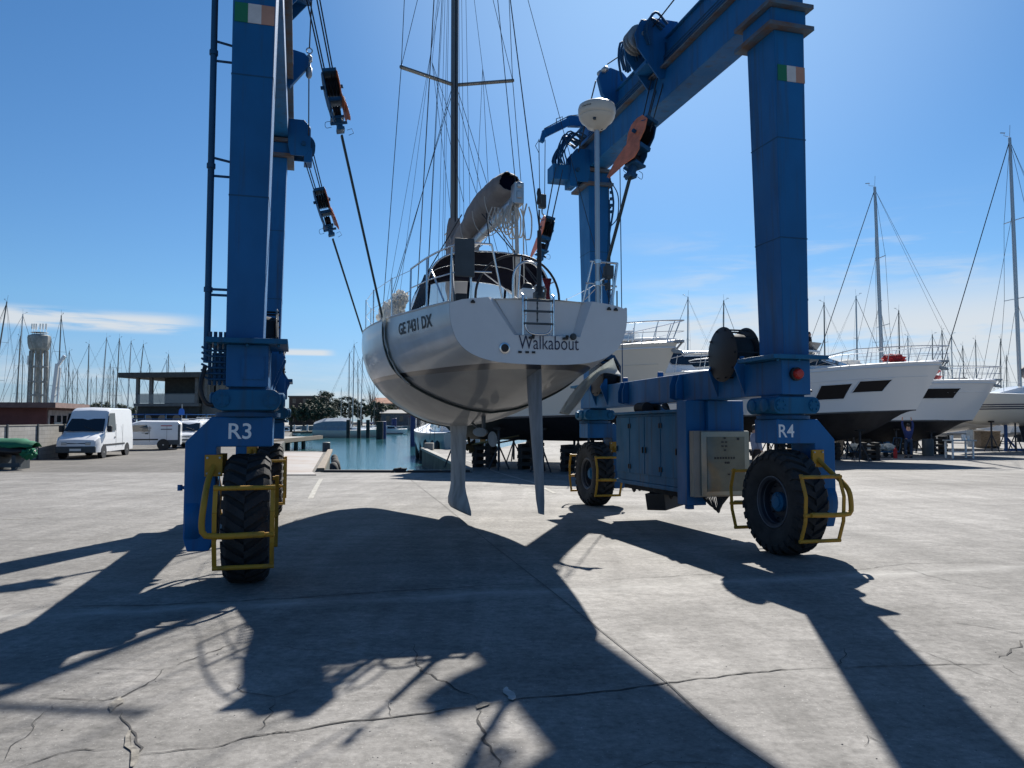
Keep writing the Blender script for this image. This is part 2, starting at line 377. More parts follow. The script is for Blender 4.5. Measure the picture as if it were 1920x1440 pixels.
    ln(a2.outputs[0], bp.inputs['Height']); ln(bp.outputs[0], b.inputs['Normal'])
    return m
M['yard'] = ground_mat('worn_concrete', (.190, .182, .172), (.148, .142, .134), (.238, .229, .217))
M['asphalt'] = ground_mat('old_asphalt', (.115, .108, .1), (.09, .085, .08), (.145, .135, .125), True)

def line_text(txt, size, bold=0, res=4):
    cu = bpy.data.curves.new('txt', 'FONT'); cu.body = txt; cu.size = size; cu.offset = bold; cu.resolution_u = res
    o = bpy.data.objects.new('txt', cu); put(o)
    bpy.context.view_layer.update()
    me = bpy.data.meshes.new_from_object(o.evaluated_get(bpy.context.evaluated_depsgraph_get()))
    vs = [v.co.copy() for v in me.vertices]; fs = [tuple(p.vertices) for p in me.polygons]
    bpy.data.objects.remove(o); bpy.data.curves.remove(cu); bpy.data.meshes.remove(me)
    return vs, fs
def text_fit(txt, w, h, bold=0):                    # text scaled so that it fills a w x h box from the origin
    vs, fs = line_text(txt, 1.0, bold)
    x0 = min(v.x for v in vs); x1 = max(v.x for v in vs); y0 = min(v.y for v in vs); y1 = max(v.y for v in vs)
    return [((v.x-x0)/(x1-x0)*w, (v.y-y0)/(y1-y0)*h) for v in vs], fs

# ---------------------------------------------------------------- ground
def strip_grid(name, rows, xs, m):
    mb = MB(); mb.grid([[(x, y, gz(y)) for x in xs] for y in rows]); return struct(mb.build(name, m))
yard = strip_grid('concrete_yard', [-60, 0, 5, 10, 15, 20, 24, 28.4], [-90, -30, -10, 0, 10, 30, 90], M['yard'])
zc = -.38
def sheet(name, poly, z, m, wall=None, wm=None):
    mb = MB(); mb.add([(x, y, z) for x, y in poly], [tuple(range(len(poly)))]); o = struct(mb.build(name, m))
    return o
leftland = [(-200, 28.4), (-7.05, 28.4), (-11.1, 47), (-14.5, 47), (-19, 64), (-32, 112), (-200, 112)]
rightland = [(-1.45, 28.4), (200, 28.4), (200, 95), (7, 95), (2, 72), (-1.0, 50.5), (-5.8, 49.6)]
sheet('asphalt_yard', leftland, zc, M['asphalt'])
sheet('concrete_pier_ground', rightland, zc, M['yard'])
mb = MB()
for pl in (leftland[1:6], [rightland[3], rightland[4], rightland[5], rightland[6], rightland[0]], [(-7.05, 28.4), (-1.45, 28.4)]):
    for a, b_ in zip(pl[:-1], pl[1:]):
        mb.add([(a[0], a[1], zc-.012), (b_[0], b_[1], zc-.012), (b_[0], b_[1], -3), (a[0], a[1], -3)], [(0, 1, 2, 3)])
struct(mb.build('quay_wall', M['wetconc']))

# water
m = bpy.data.materials.new('harbour_water'); m.use_nodes = True; t = m.node_tree; b = t.nodes['Principled BSDF']
b.inputs['Base Color'].default_value = (.028, .105, .12, 1); b.inputs['Roughness'].default_value = .07; b.inputs['IOR'].default_value = 1.33
c_ = t.nodes.new('ShaderNodeTexCoord')
mp = t.nodes.new('ShaderNodeMapping'); mp.inputs['Scale'].default_value = (.7, 1.6, 1); t.links.new(c_.outputs['Object'], mp.inputs[0])
n1 = t.nodes.new('ShaderNodeTexNoise'); n1.inputs['Scale'].default_value = 2.2; n1.inputs['Detail'].default_value = 5; t.links.new(mp.outputs[0], n1.inputs['Vector'])
bp = t.nodes.new('ShaderNodeBump'); bp.inputs['Strength'].default_value = .40; bp.inputs['Distance'].default_value = .06
t.links.new(n1.outputs['Fac'], bp.inputs['Height']); t.links.new(bp.outputs[0], b.inputs['Normal'])
M['water'] = m
mb = MB(); mb.add([(-3000, -200, -1.4), (3000, -200, -1.4), (3000, 6000, -1.4), (-3000, 6000, -1.4)], [(0, 1, 2, 3)])
struct(mb.build('water', M['water']))
# ---------------------------------------------------------------- joints, cracks and patches in the concrete
M['crack'] = mat('crack_fill', (.035, .033, .032), .95)
M['joint'] = mat('joint_filler', (.06, .058, .055), .9)
M['patch'] = mat('pale_lime_stain', (.46, .45, .43), .8, var=.35, vscale=5, bump=.3)
M['mortar'] = mat('broken_mortar', (.2, .185, .16), .95, var=.5, vscale=18, bump=.8, bscale=25)
M['paintline'] = mat('worn_white_line', (.30, .29, .26), .85, var=.45, vscale=9, var2=(.19, .18, .16))
M['lime'] = mat('faint_lime_bloom', (.36, .35, .335), .75, var=.4, vscale=3, bump=.4)
def crack(pxs, w, jag=.02, m='crack', name='pavement_crack', zoff=.004, taper=True, step=.05, seed=0):
    w = w*(.6 if jag else 1)
    pts = [G(*p) for p in pxs]; rr = random.Random(seed+len(pxs)*13+int(pxs[0][0])); line = []
    for a, b_ in zip(pts[:-1], pts[1:]):
        n = max(2, int((b_-a).length/step)); d = (b_-a); nr = Vector((-d.y, d.x, 0)).normalized(); off = 0
        for k in range(n):
            t_ = k/n; off = off*.7+rr.uniform(-1, 1)*jag; line.append(a+d*t_+nr*off*math.sin(math.pi*min(t_*4, 1, (1-t_)*4)*.5))
    line.append(pts[-1]); rows = []
    for i, p in enumerate(line):
        q = (line[min(i+1, len(line)-1)]-line[max(i-1, 0)]); nr = Vector((-q.y, q.x, 0)).normalized()
        ww = w*(.35+1.1*rr.random() if jag else 1)
        if taper: ww *= min(1, .15+4*min(i, len(line)-1-i)/len(line))
        p = Vector((p.x, p.y, gz(p.y)+zoff)); a = p+nr*ww/2; b_ = p-nr*ww/2
        a.z = gz(a.y)+zoff; b_.z = gz(b_.y)+zoff; rows.append([a, b_])
    mb = MB(); mb.grid(rows); return struct(mb.build(name, M[m]))
CR = [  # (pixels, width, jag)
 ([(30,1440),(110,1414),(180,1408),(240,1400)], .016, .02),
 ([(262,1416),(330,1408),(420,1398),(455,1385),(520,1373),(560,1376)], .016, .015),
 ([(455,1385),(510,1376),(600,1362),(700,1350),(770,1341),(850,1329),(900,1325)], .022, .012),
 ([(900,1323),(980,1310),(1100,1300),(1190,1290),(1252,1280),(1330,1272),(1400,1262),(1480,1256),(1570,1252)], .026, .012),
 ([(1570,1252),(1640,1250),(1720,1248),(1800,1246),(1880,1246)], .016, .01),
 ([(1872,1234),(1890,1226),(1905,1215),(1920,1200)], .022, .02),
 ([(248,1440),(244,1425),(258,1415),(256,1395),(246,1370),(238,1357),(225,1344),(215,1335)], .018, .02),
 ([(205,1325),(215,1315),(232,1306),(262,1290),(290,1275),(302,1262),(308,1254)], .014, .02),
 ([(180,1312),(195,1314),(210,1311),(225,1306)], .02, .012),
 ([(308,1254),(340,1243),(385,1228),(430,1210),(470,1200)], .014, .02),
 ([(160,1254),(220,1254),(270,1256),(308,1256)], .01, .01),
 ([(75,1307),(120,1311),(150,1312),(180,1312)], .01, .01),
 ([(120,1312),(100,1330),(60,1358),(20,1400),(5,1432)], .007, .02),
 ([(508,1211),(560,1218),(600,1220),(660,1226)], .01, .015),
 ([(425,1280),(445,1292),(480,1302),(515,1308),(560,1292),(580,1285)], .009, .02),
 ([(515,1308),(505,1330),(498,1360),(480,1372)], .01, .02),
 ([(895,1328),(895,1350),(905,1385),(920,1400),(930,1420),(934,1440)], .022, .02),
 ([(898,1320),(890,1305),(862,1297),(845,1285),(820,1275),(795,1262),(780,1240),(778,1222),(776,1208)], .017, .02),
 ([(722,1312),(728,1325),(735,1345)], .008, .02),
 ([(1160,1450),(1230,1427),(1310,1430),(1380,1440)], .008, .01),
 ([(1570,1252),(1580,1235),(1582,1215)], .01, .02),
 ([(1620,1400),(1625,1380),(1655,1395)], .008, .02),
 ([(1780,1166),(1860,1178),(1920,1190)], .012, .01),
 ([(1690,1062),(1740,1080),(1810,1096),(1920,1113)], .01, .01),
 ([(1660,1198),(1720,1220),(1790,1245),(1850,1268),(1905,1286)], .008, .012),
 ([(1880,1247),(1900,1262),(1920,1270)], .007, .01),
 ([(880,1225),(905,1232),(950,1250)], .006, .01),
 ([(690,1225),(730,1234),(770,1218)], .008, .02),
 ([(660,1245),(690,1246),(740,1246),(760,1250)], .008, .012),
]
for i, (p, w, j) in enumerate(CR): crack(p, w, j, seed=i)
# transverse joint with broken edge, and the long straight construction joints
crack([(0,1142),(120,1138),(300,1135),(450,1128),(600,1118),(760,1108),(900,1100),(1010,1094)], .028, .02, zoff=.006)
crack([(1018,1093),(1130,1088),(1300,1078),(1400,1076),(1600,1070),(1700,1057),(1800,1055),(1920,1052)], .016, .012, zoff=.006)
crack([(755,888),(830,946),(920,1020),(1020,1098),(1160,1210),(1252,1282),(1345,1370),(1480,1462)], .009, .0, m='joint', taper=False, zoff=.008)
crack([(-120,905),(200,899),(340,896),(560,893)], .05, .01, m='joint', taper=False, zoff=.004)
def blotch(pxs, m, name, zoff=.004, seed=0, jag=.05):
    pts = [G(*p) for p in pxs]; rr = random.Random(seed); line = []
    for a, b_ in zip(pts, pts[1:]+pts[:1]):
        n = max(2, int((b_-a).length/.06)); d = b_-a; nr = Vector((-d.y, d.x, 0)).normalized()
        for k in range(n):
            q = a+d*k/n+nr*rr.uniform(-1, 1)*min(jag, d.length*.2); line.append(Vector((q.x, q.y, gz(q.y)+zoff)))
    c0 = sum(line, Vector())/len(line); c0.z = gz(c0.y)+zoff
    mb = MB(); mb.add([c0]+line, [(0, i+1, (i+1) % len(line)+1) for i in range(len(line))]); return struct(mb.build(name, M[m]))
blotch([(200,1330),(210,1318),(225,1308),(236,1312),(222,1325),(212,1336)], 'mortar', 'broken_joint', .007, 3, .015)
blotch([(240,1372),(247,1370),(252,1400),(256,1418),(250,1440),(240,1440),(240,1420)], 'mortar', 'broken_joint', .007, 4, .02)
blotch([(893,1326),(905,1319),(918,1320),(908,1328),(896,1331)], 'mortar', 'broken_joint', .009, 5, .01)
blotch([(945,1296),(950,1290),(958,1294),(968,1310),(960,1316),(950,1308)], 'patch', 'pale_patch', .010, 6, .02)
crack([(582,935),(592,915),(602,898)], .12, .0, m='paintline', taper=False, zoff=.004, name='painted_line')
crack([(0,974),(40,974)], .05, 0, m='paintline', taper=False, name='painted_line')
crack([(52,972),(80,971)], .05, 0, m='paintline', taper=False, name='painted_line')
crack([(872,862),(930,885),(1000,905),(1040,925)], .10, .0, m='paintline', taper=False, zoff=.006, name='painted_line')
# pebbles and grit scattered on the slab
mb = MB(); rr = random.Random(5)
for _ in range(170):
    g_ = G(rr.uniform(0, 1920), 1000+440*rr.random()**.7); s_ = rr.uniform(.002, .006)
    if rr.random() < .06: s_ *= 2
    ring = [(s_*rr.uniform(.7, 1.2)*math.cos(a), s_*rr.uniform(.7, 1.2)*math.sin(a)) for a in (0, 1, 2, 3, 4, 5)]
    mb.add([g_+Vector((x, y, 0)) for x, y in ring]+[g_+Vector((0, 0, s_*.8))], [(i, (i+1) % 6, 6) for i in range(6)])
o = mb.build('grit', mat('grit', (.09, .085, .08), .9)); o['kind'] = 'stuff'; o['label'] = 'fine dark grit scattered over the concrete yard'
# ================================================================ travel lift
ROT = R(15.5); HW, HL = 3.30, 3.3; C0 = Vector((-.49-.045*math.cos(ROT), 12.3-.045*math.sin(ROT), gz(12.3)))
lift = thing('travel_lift', 'tall blue four-legged boat hoist on big rubber tyres', 'boat hoist', C0)
LMX = Matrix.Translation(C0) @ Matrix.Rotation(-.014, 4, 'X') @ Matrix.Rotation(ROT, 4, 'Z')
lift.matrix_world = LMX
def lw(u, v, z): return LMX @ Vector((u, v, z))

def tyre_mesh(w=.22, r=.64, n=40):
    mb = MB()
    prof = [(.31,-.13),(.35,-.175),(.40,-.20),(.50,-.218),(.58,-.21),(.625,-.185),(r-.01,-.13),(r,0),(r-.01,.13),(.625,.185),(.58,.21),(.50,.218),(.40,.20),(.35,.175),(.31,.13)]
    mb.lathe(prof, (0,0,0), (1,0,0), n=72, cap=False)
    return mb
def lug_mesh(r=.64, n=26):
    mb = MB()
    for side in (-1, 1):
        for k in range(n):
            a0 = 2*math.pi*(k + (.5 if side > 0 else 0))/n
            def pt(x, a, rr): return (x*side, rr*math.sin(a), rr*math.cos(a))
            w0, w1 = .5*math.pi/n*1.05, .5*math.pi/n*1.2; sk = .20
            xs = [(.0, 0, r+.034, w0), (.10, sk*.5, r+.034, w0), (.17, sk*.9, r+.024, w1), (.222, sk*1.05, r-.03, w1), (.232, sk*1.08, r-.085, w1)]
            rows = []
            for (x, s_, rr_, w_) in xs:
                rows.append([pt(x, a0+s_-w_, rr_), pt(x, a0+s_+w_, rr_), pt(x if x < .2 else .19, a0+s_+w_, r-.03 if x < .2 else rr_-.02), pt(x if x < .2 else .19, a0+s_-w_, r-.03 if x < .2 else rr_-.02)])
            mb.loft(rows)
    return mb
def rim_mesh(sg):
    mb = MB()
    mb.lathe([(.315,.14),(.33,.165),(.315,.17),(.285,.15),(.275,.10),(.265,.02),(.20,-.0),(.19,.03),(.13,.035),(.0,.035)], (0,0,0), (sg,0,0), n=48, cap=False)
    for k in range(12):
        a = k*math.pi/6; mb.lathe([(.012,0),(.012,.05),(.001,.05)], (0, .235*math.cos(a), .235*math.sin(a)), (sg,0,0), n=6)
    return mb
def hub_mesh(sg):
    mb = MB(); mb.lathe([(.125,.03),(.125,.085),(.105,.105),(.085,.105),(.08,.12),(.0,.125)], (0,0,0), (sg,0,0), n=32)
    for k in range(8):
        a = k*math.pi/4; mb.lathe([(.008,0),(.008,.115),(.001,.115)], (0, .1*math.cos(a), .1*math.sin(a)), (sg,0,0), n=6)
    return mb

CORN = {'R3': (-1, -1), 'R4': (1, -1), 'R1': (-1, 1), 'R2': (1, 1)}
def guard(su, cu, cv, sv, parent):
    """yellow tube frame before or behind the tyre; sv=-1 faces the camera side"""
    f = MB(); y0 = cv+sv*.66
    xl, xr = cu-.26, cu+.27
    rails = lambda x: [(x, y0+sv*.04, .24), (x, y0+sv*.14, .50), (x, y0+sv*.16, .80), (x, y0+sv*.07, 1.06)]
    for x in (xl, xr):
        rl = rails(x)
        for a, b_ in zip(rl[:-1], rl[1:]): f.bar(a, b_, .016, .042, up=(1,0,0))
    for (z, dy) in ((.26, .05), (.58, .15), (1.03, .09)):
        f.tube([(xl-.02, y0+sv*dy, z), (xr+.02, y0+sv*dy, z)], .023, 10)
    g = f.build('wheel_guard', M['yellow'], parent, smooth=40)
    a = MB(); ux = cu+su*.33
    a.tube(spline([(ux, cv+sv*.27, 1.22), (ux+su*.03, cv+sv*.42, 1.10), (ux+su*.03, y0+sv*.12, .88), (ux+su*.04, y0+sv*.16, .66), (ux-su*.0, y0+sv*.17, .59), (cu-su*.2, y0+sv*.17, .585)], 6), .030, 12)
    a.box(ux-.085, ux+.085, min(cv+sv*.25, cv+sv*.285), max(cv+sv*.25, cv+sv*.285), 1.12, 1.34)
    a.build('guard_arm', M['yellow'], g, smooth=40)
    # sprung nuts
    b_ = MB()
    for dx in (-.06, .06):
        for dz in (1.15, 1.31): b_.lathe([(.012,0),(.012,.02),(.001,.02)], (ux+dx, cv+sv*.28, dz), (0,sv,0), 6)
    b_.build('bolts', M['galv'], g)

tm = tyre_mesh(); lm_ = lug_mesh()
for nm, (su, sv) in CORN.items():
    cu, cv = su*HW, sv*HL
    w = bpy.data.objects.new('wheel', None); put(w); w.parent = lift; w.location = (cu - su*.02, cv, .668); w.rotation_euler = (rnd.random()*6, 0, 0)
    tb = MB(); tb.v = list(tm.v); tb.f = list(tm.f); tb.add(lm_.v, lm_.f); tb.build('tyre', M['tyre'], w, smooth=28)
    for sg in (-1, 1):
        rim_mesh(sg).build('rim', M['rim'], w, smooth=30)
    hub_mesh(-su).build('hub', M['bluegrey'], w, smooth=30)
    rg = MB(); rg.lathe([(.312,.166),(.322,.176),(.334,.168)], (0,0,0), (-su,0,0), 48, cap=False); rg.lathe([(.272,.10),(.28,.112),(.288,.13)], (0,0,0), (-su,0,0), 48, cap=False)
    rg.build('rim_ring', M['rimring'], w, smooth=60)
    # single-sided arm
    am = MB(); poly = [(-.26,1.73),(.34,1.73),(.59,1.47),(.59,.50),(.55,.36),(.34,.36),(.29,.5),(.29,1.42),(-.26,1.42)]
    am.prism(poly, (cu, cv, 0), (su,0,0), (0,0,1), (0,.5,0))
    arm = am.build('wheel_arm', M['blue'], lift, bevel=.012)
    hb = MB(); hb.lathe([(.30,0),(.31,.03),(.31,.14),(.2,.16),(.0,.16)], (cu+su*.43, cv, .668), (su,0,0), 32); hb.box(cu+su*.30-.02, cu+su*.30+.02, cv-.2, cv+.2, .45, .9)
    hb.tube([(cu+su*.58, cv-.12, 1.0), (cu+su*.66, cv-.12, 1.0)], .018, 8); hb.tube([(cu+su*.645, cv-.12, .97), (cu+su*.645, cv-.12, 1.03)], .025, 8)
    hb.build('axle_cover', M['blue'], arm, smooth=35)
    guard(su, cu - su*.02, cv, -1, lift); guard(su, cu - su*.02, cv, 1, lift)
    # steering ring, housing, neck
    st = MB(); st.lathe([(.33,1.732),(.33,1.775),(.27,1.78),(.27,1.80)], (cu, cv, 0), (0,0,1), 40)
    st.build('slewing_ring', M['bluedark'], lift, smooth=35)
    hs = MB(); ring = [(.24*math.cos(a)*.42 + (.24 if math.cos(a) > 0 else -.24), .11*math.sin(a)) for a in [2*math.pi*k/24 for k in range(24)]]
    hs.prism(ring, (cu, cv, 1.905), (1,0,0), (0,0,1), (0,.62,0))
    h = hs.build('steering_housing', M['bluegrey'], lift, bevel=.01, smooth=40)
    bo = MB()
    for e in (-1, 1):
        for sd in (-1, 1):
            bo.lathe([(.075,0),(.075,.018),(.001,.018)], (cu+e*.24, cv+sd*.31, 1.905), (0,sd,0), 20)
            for k in range(6):
                a = k*math.pi/3; bo.lathe([(.011,0),(.011,.03),(.001,.03)], (cu+e*.24+.055*math.cos(a), cv+sd*.315, 1.905+.055*math.sin(a)), (0,sd,0), 6)
        bo.lathe([(.085,0),(.085,.09),(.06,.11),(.0,.11)], (cu+e*.27, cv-.12, 1.905), (e,0,0), 20)
        bo.lathe([(.07,0),(.07,.09),(.05,.1),(.0,.1)], (cu+e*.27, cv+.15, 1.905), (e,0,0), 20)
    bo.build('motor_cap', M['bluegrey'], h, smooth=40)
    nk = MB(); nk.lathe([(.24,1.80),(.24,1.82)], (cu,cv,0), (0,0,1), 24); nk.box(cu-.19, cu+.19, cv-.2, cv+.2, 1.99, 2.12)
    nk.build('leg_neck', M['blue'], lift, bevel=.01)
    # leg with inner flare
    lgm = MB(); zb, zt = 2.54, 6.77; i0, i1, o_ = .15, .23, .22
    def ring4(z, i): 
        x0, x1 = (cu-i, cu+o_) if su > 0 else (cu-o_, cu+i)
        vv = .27 + .04*(z-zb)/(zt-zb)
        return [(x0, cv-vv, z), (x1, cv-vv, z), (x1, cv+vv, z), (x0, cv+vv, z)]
    lgm.hexa(ring4(zb, i0), ring4(zt, i1))
    leg = lgm.build('leg', M['blue'], lift, bevel=.01)
    fl = MB(); fl.box(cu-.40, cu+.40, cv-.42, cv+.42, 2.485, 2.54)
    for dx in (-.31, 0, .31):
        for sd in (-1, 1): fl.lathe([(.018,0),(.018,.03),(.001,.03)], (cu+dx, cv+sd*.36, 2.485), (0,0,-1), 6)
    fl.build('leg_base_plate', M['bluegrey'], leg, bevel=.006)
    for z_ in (4.05, 5.35):                       # butt-weld seams round the leg
        k_ = (z_-zb)/(zt-zb); i_ = i0+(i1-i0)*k_+.003; vv = .27+.04*k_+.003; xa, xb = sorted((cu-su*i_, cu+su*(o_+.003))); ws = MB(); ws.box(xa, xb, cv-vv, cv+vv, z_, z_+.014); ws.build('weld_seam', M['bluedark'], leg)
    lp = MB(); xi = cu-su*.45 if su > 0 else cu-su*.45
    x0, x1 = sorted((cu-su*.36, cu+su*.30)); lp.box(x0, x1, cv-.42, cv+.42, 6.772, 6.83)
    lp.build('leg_top_ledge', M['rustlip'], leg, bevel=.004)
    lb = MB(); x0, x1 = sorted((cu-su*.28, cu+su*.24)); lb.box(x0, x1, cv-.33, cv+.33, 6.832, 7.06)
    lb.build('leg_head', M['blue'], leg, bevel=.01)
    l2 = MB(); x0, x1 = sorted((cu-su*.36, cu+su*.30)); l2.box(x0, x1, cv-.42, cv+.42, 7.062, 7.12)
    l2.build('leg_top_ledge', M['rustlip'], leg, bevel=.004)

    # conduit / pipe
    if nm in ('R4', 'R2'):
        cd = MB(); cd.box(cu+.223, cu+.36, cv-.02, cv+.16, 2.6, 7.0)
        for z in (3.3, 4.6, 5.55, 6.4): cd.box(cu+.222, cu+.40, cv-.04, cv+.18, z, z+.03); 
        for q in range(3): cd.tube([(cu+.38, cv+.01+q*.05, 2.3), (cu+.38, cv+.01+q*.05, 6.6)], .012, 6)
        cd.build('cable_duct', M['bluedark'], lift, bevel=.004)
    else:
        cd = MB(); cd.tube([(cu-.42, cv-.1, 2.3), (cu-.42, cv-.1, 7.6)], .034, 10)
        for z in (3.02, 3.08, 4.30, 4.46, 5.56, 5.74):
            cd.tube([(cu-.42, cv-.1, z+(.04 if z in (4.46, 5.74) else 0)), (cu-.20, cv-.1, z)], .014, 8)
        for z in (3.05, 4.38, 5.62): cd.lathe([(.045,0),(.045,.05)], (cu-.42, cv-.1, z), (0,0,1), 12)
        cd.build('cable_pipe', M['bluedark'], lift, smooth=40)
    # flag sticker on the front legs, letters
    if sv < 0:
        zf = 6.03 if nm == 'R3' else 6.21; w_ = .135; x0 = cu-.20
        if nm == 'R4': x0 = cu-.185
        for k, mm in enumerate(('green', 'flagw', 'flago')):
            f = MB(); f.box(x0+k*w_, x0+(k+1)*w_, cv-.3115, cv-.304, zf-.105, zf+.105); f.build('flag_sticker', M[mm], leg)
    if nm in ('R3', 'R4', 'R1', 'R2'):
        vs, fs = text_fit(nm, .225, .165, .012)
        if nm in ('R1', 'R2'):
            t_ = MB(); t_.add([(cu+.11-x, cv+.2525, 1.49+y) for x, y in vs], fs)
        else:
            x0 = cu-.24
            if nm == 'R3': x0 = cu-.175
            t_ = MB(); t_.add([(x0+x, cv-.2535, 1.50+y) for x, y in vs], fs)
        t_.build('lettering', M['textw'], arm)

# lower side beams
for su in (-1, 1):
    cu = su*HW; mb = MB(); mb.box(cu-.21, cu+.21, -HL-.30, HL+.30, 2.04, 2.484)
    lb = mb.build('lower_beam', M['blue'], lift, bevel=.012)
    for v in (-2.75, -2.05, -1.0, -.78, 1.1, 1.3, 2.1, 2.7):
        xi = cu-su*.2115; low = abs(v) < 2
        pr_ = [(0,2.07),(0,2.60),(.05,2.60),(.15,2.44)] if not low else [(0,2.07),(0,2.47),(.06,2.47),(.12,2.30),(.12,2.10)]
        g = MB(); g.prism(pr_, (xi, v, 0), (-su,0,0), (0,0,1), (0,.022,0)); g.build('gusset', M['blue'], lb)
    for v in (-1.6, 0.2, 1.7): g = MB(); g.box(cu-.05, cu+.05, v-.02, v+.02, 2.485, 2.60); g.build('lifting_lug', M['blue'], lb, bevel=.006)
    # hose reels beside each leg
    for v in (-2.36, 2.45):
        rl = bpy.data.objects.new('hose_reel', None); put(rl); rl.parent = lift; rl.location = (cu-su*.10, v, 2.66); rl.scale = (1, .93, .93)
        a = MB(); n = 40
        for x in (-.22, .14):
            a.lathe([(.40,0),(.42,.012),(.40,.024),(.10,.024)], (x, 0, 0), (1,0,0), n)
        a.build('reel_flange', M['black'], rl, smooth=40)
        a = MB(); a.lathe([(.30,-.19),(.31,-.1),(.30,-.05),(.32,.02),(.30,.13)], (0,0,0), (1,0,0), 28)
        for k in range(10):
            aa = k*math.pi*2/10; a.tube([(-.24, .38*math.cos(aa), .38*math.sin(aa)), (.18, .38*math.cos(aa), .38*math.sin(aa))], .013, 6)
        a.build('wound_hose', M['blackmat'], rl, smooth=50)
        a = MB(); a.box(-.08, .06, -.30, .30, -.25, -.20); a.build('reel_bracket', M['blue'], rl, bevel=.006)
# bolted panel and red beacon on the beam ends facing the camera
mb = MB(); cu = -HW; mb.box(cu-.06, cu+.17, -HL-.312, -HL-.302, 2.12, 2.36)
for a in (-.04, .15):
    for z in (2.14, 2.34): mb.lathe([(.008,0),(.008,.01),(.001,.01)], (cu+a, -HL-.31, z), (0,-1,0), 6)
mb.build('inspection_plate', M['blue'], lift)
mb = MB(); mb.lathe([(.085,0),(.085,.05),(.07,.055)], (HW-.02, -HL-.302, 2.30), (0,-1,0), 24); bc = mb.build('beacon_lamp', M['black'], lift, smooth=40)
mb = MB(); mb.lathe([(.066,.056),(.066,.09),(.05,.112),(.0,.118)], (HW-.02, -HL-.302, 2.30), (0,-1,0), 24); mb.build('lens', M['red'], bc, smooth=40)
# hydraulic manifold with pipes outside the left front beam end
mb = MB()
for k in range(6): mb.tube([(-HW-.22, -HL-.2, 2.12+k*.06), (-HW-.22-.16-.03*(k % 2), -HL-.2, 2.12+k*.06), (-HW-.46, -HL-.18, 2.16+k*.06)], .012, 6)
for k in range(4): mb.tube([(-HW-.23-.05*k, -HL-.17, 2.06), (-HW-.23-.05*k, -HL-.17, 2.62)], .018, 8)
mb.box(-HW-.36, -HW-.22, -HL-.16, -HL+.12, 2.1, 2.4)
mb.build('hydraulic_manifold', M['bluedark'], lift)
mb = MB(); mb.tube(spline([(-HW-.42, -HL-.22, 2.25), (-HW-.45, -HL-.3, 2.02), (-HW-.38, -HL-.3, 1.86), (-HW-.24, -HL-.26, 1.88), (-HW-.15, -HL-.2, 1.96)], 8), .022, 10)
mb.build('hydraulic_hose', M['black'], lift, smooth=60)
mb = MB()
for k in range(7): mb.tube(spline([(HW+.22, -HL+.05+k*.03, 2.12+k*.05), (HW+.42, -HL-.02+k*.05, 2.10+k*.06), (HW+.50-.03*(k % 3), -HL+.2, 2.15+k*.05), (HW+.22, -HL+.3, 2.2+k*.03)], 5), .014, 6)
mb.build('hydraulic_hose', M['black'], lift, smooth=60)
mb = MB(); mb.box(HW+.215, HW+.34, -HL-.12, -HL+.3, 2.05, 2.45); mb.build('hydraulic_manifold', M['bluedark'], lift, bevel=.01)

# upper side beams with rail lips, cross beam at the camera end
for su in (-1, 1):
    cu = su*HW; mb = MB(); mb.box(cu-.24, cu+.20, -HL-.34, HL+.42, 7.15, 7.64) if su > 0 else mb.box(cu-.20, cu+.24, -HL-.34, HL+.42, 7.15, 7.64)
    ub = mb.build('upper_beam', M['blue'], lift, bevel=.012)
    mb = MB(); mb.box(cu-.34, cu+.34, -HL-.34, HL+.42, 7.642, 7.67); mb.build('rail_flange', M['rustlip'], ub, bevel=.004)
    mb = MB(); mb.box(cu-.19, cu+.19, -HL-.34, HL+.38, 7.672, 8.17); mb.box(cu-.24, cu+.24, -HL-.34, HL+.38, 8.172, 8.20)
    mb.build('upper_web', M['blue'], ub, bevel=.008)
mb = MB(); mb.box(-HW-.3, HW+.3, -HL-.30, -HL+.25, 8.202, 9.1); mb.build('cross_beam', M['blue'], lift, bevel=.015)
# walkway hand rail seen along the right beam: hydraulic lines in clips
for su in (-1, 1):
    mb = MB(); x = su*HW-su*.25
    for k in range(3): mb.tube([(x-su*.012, -HL+.5, 7.76+k*.05), (x-su*.012, HL-.4, 7.76+k*.05)], .012, 6)
    mb.build('hydraulic_line', M['bluedark'], lift)
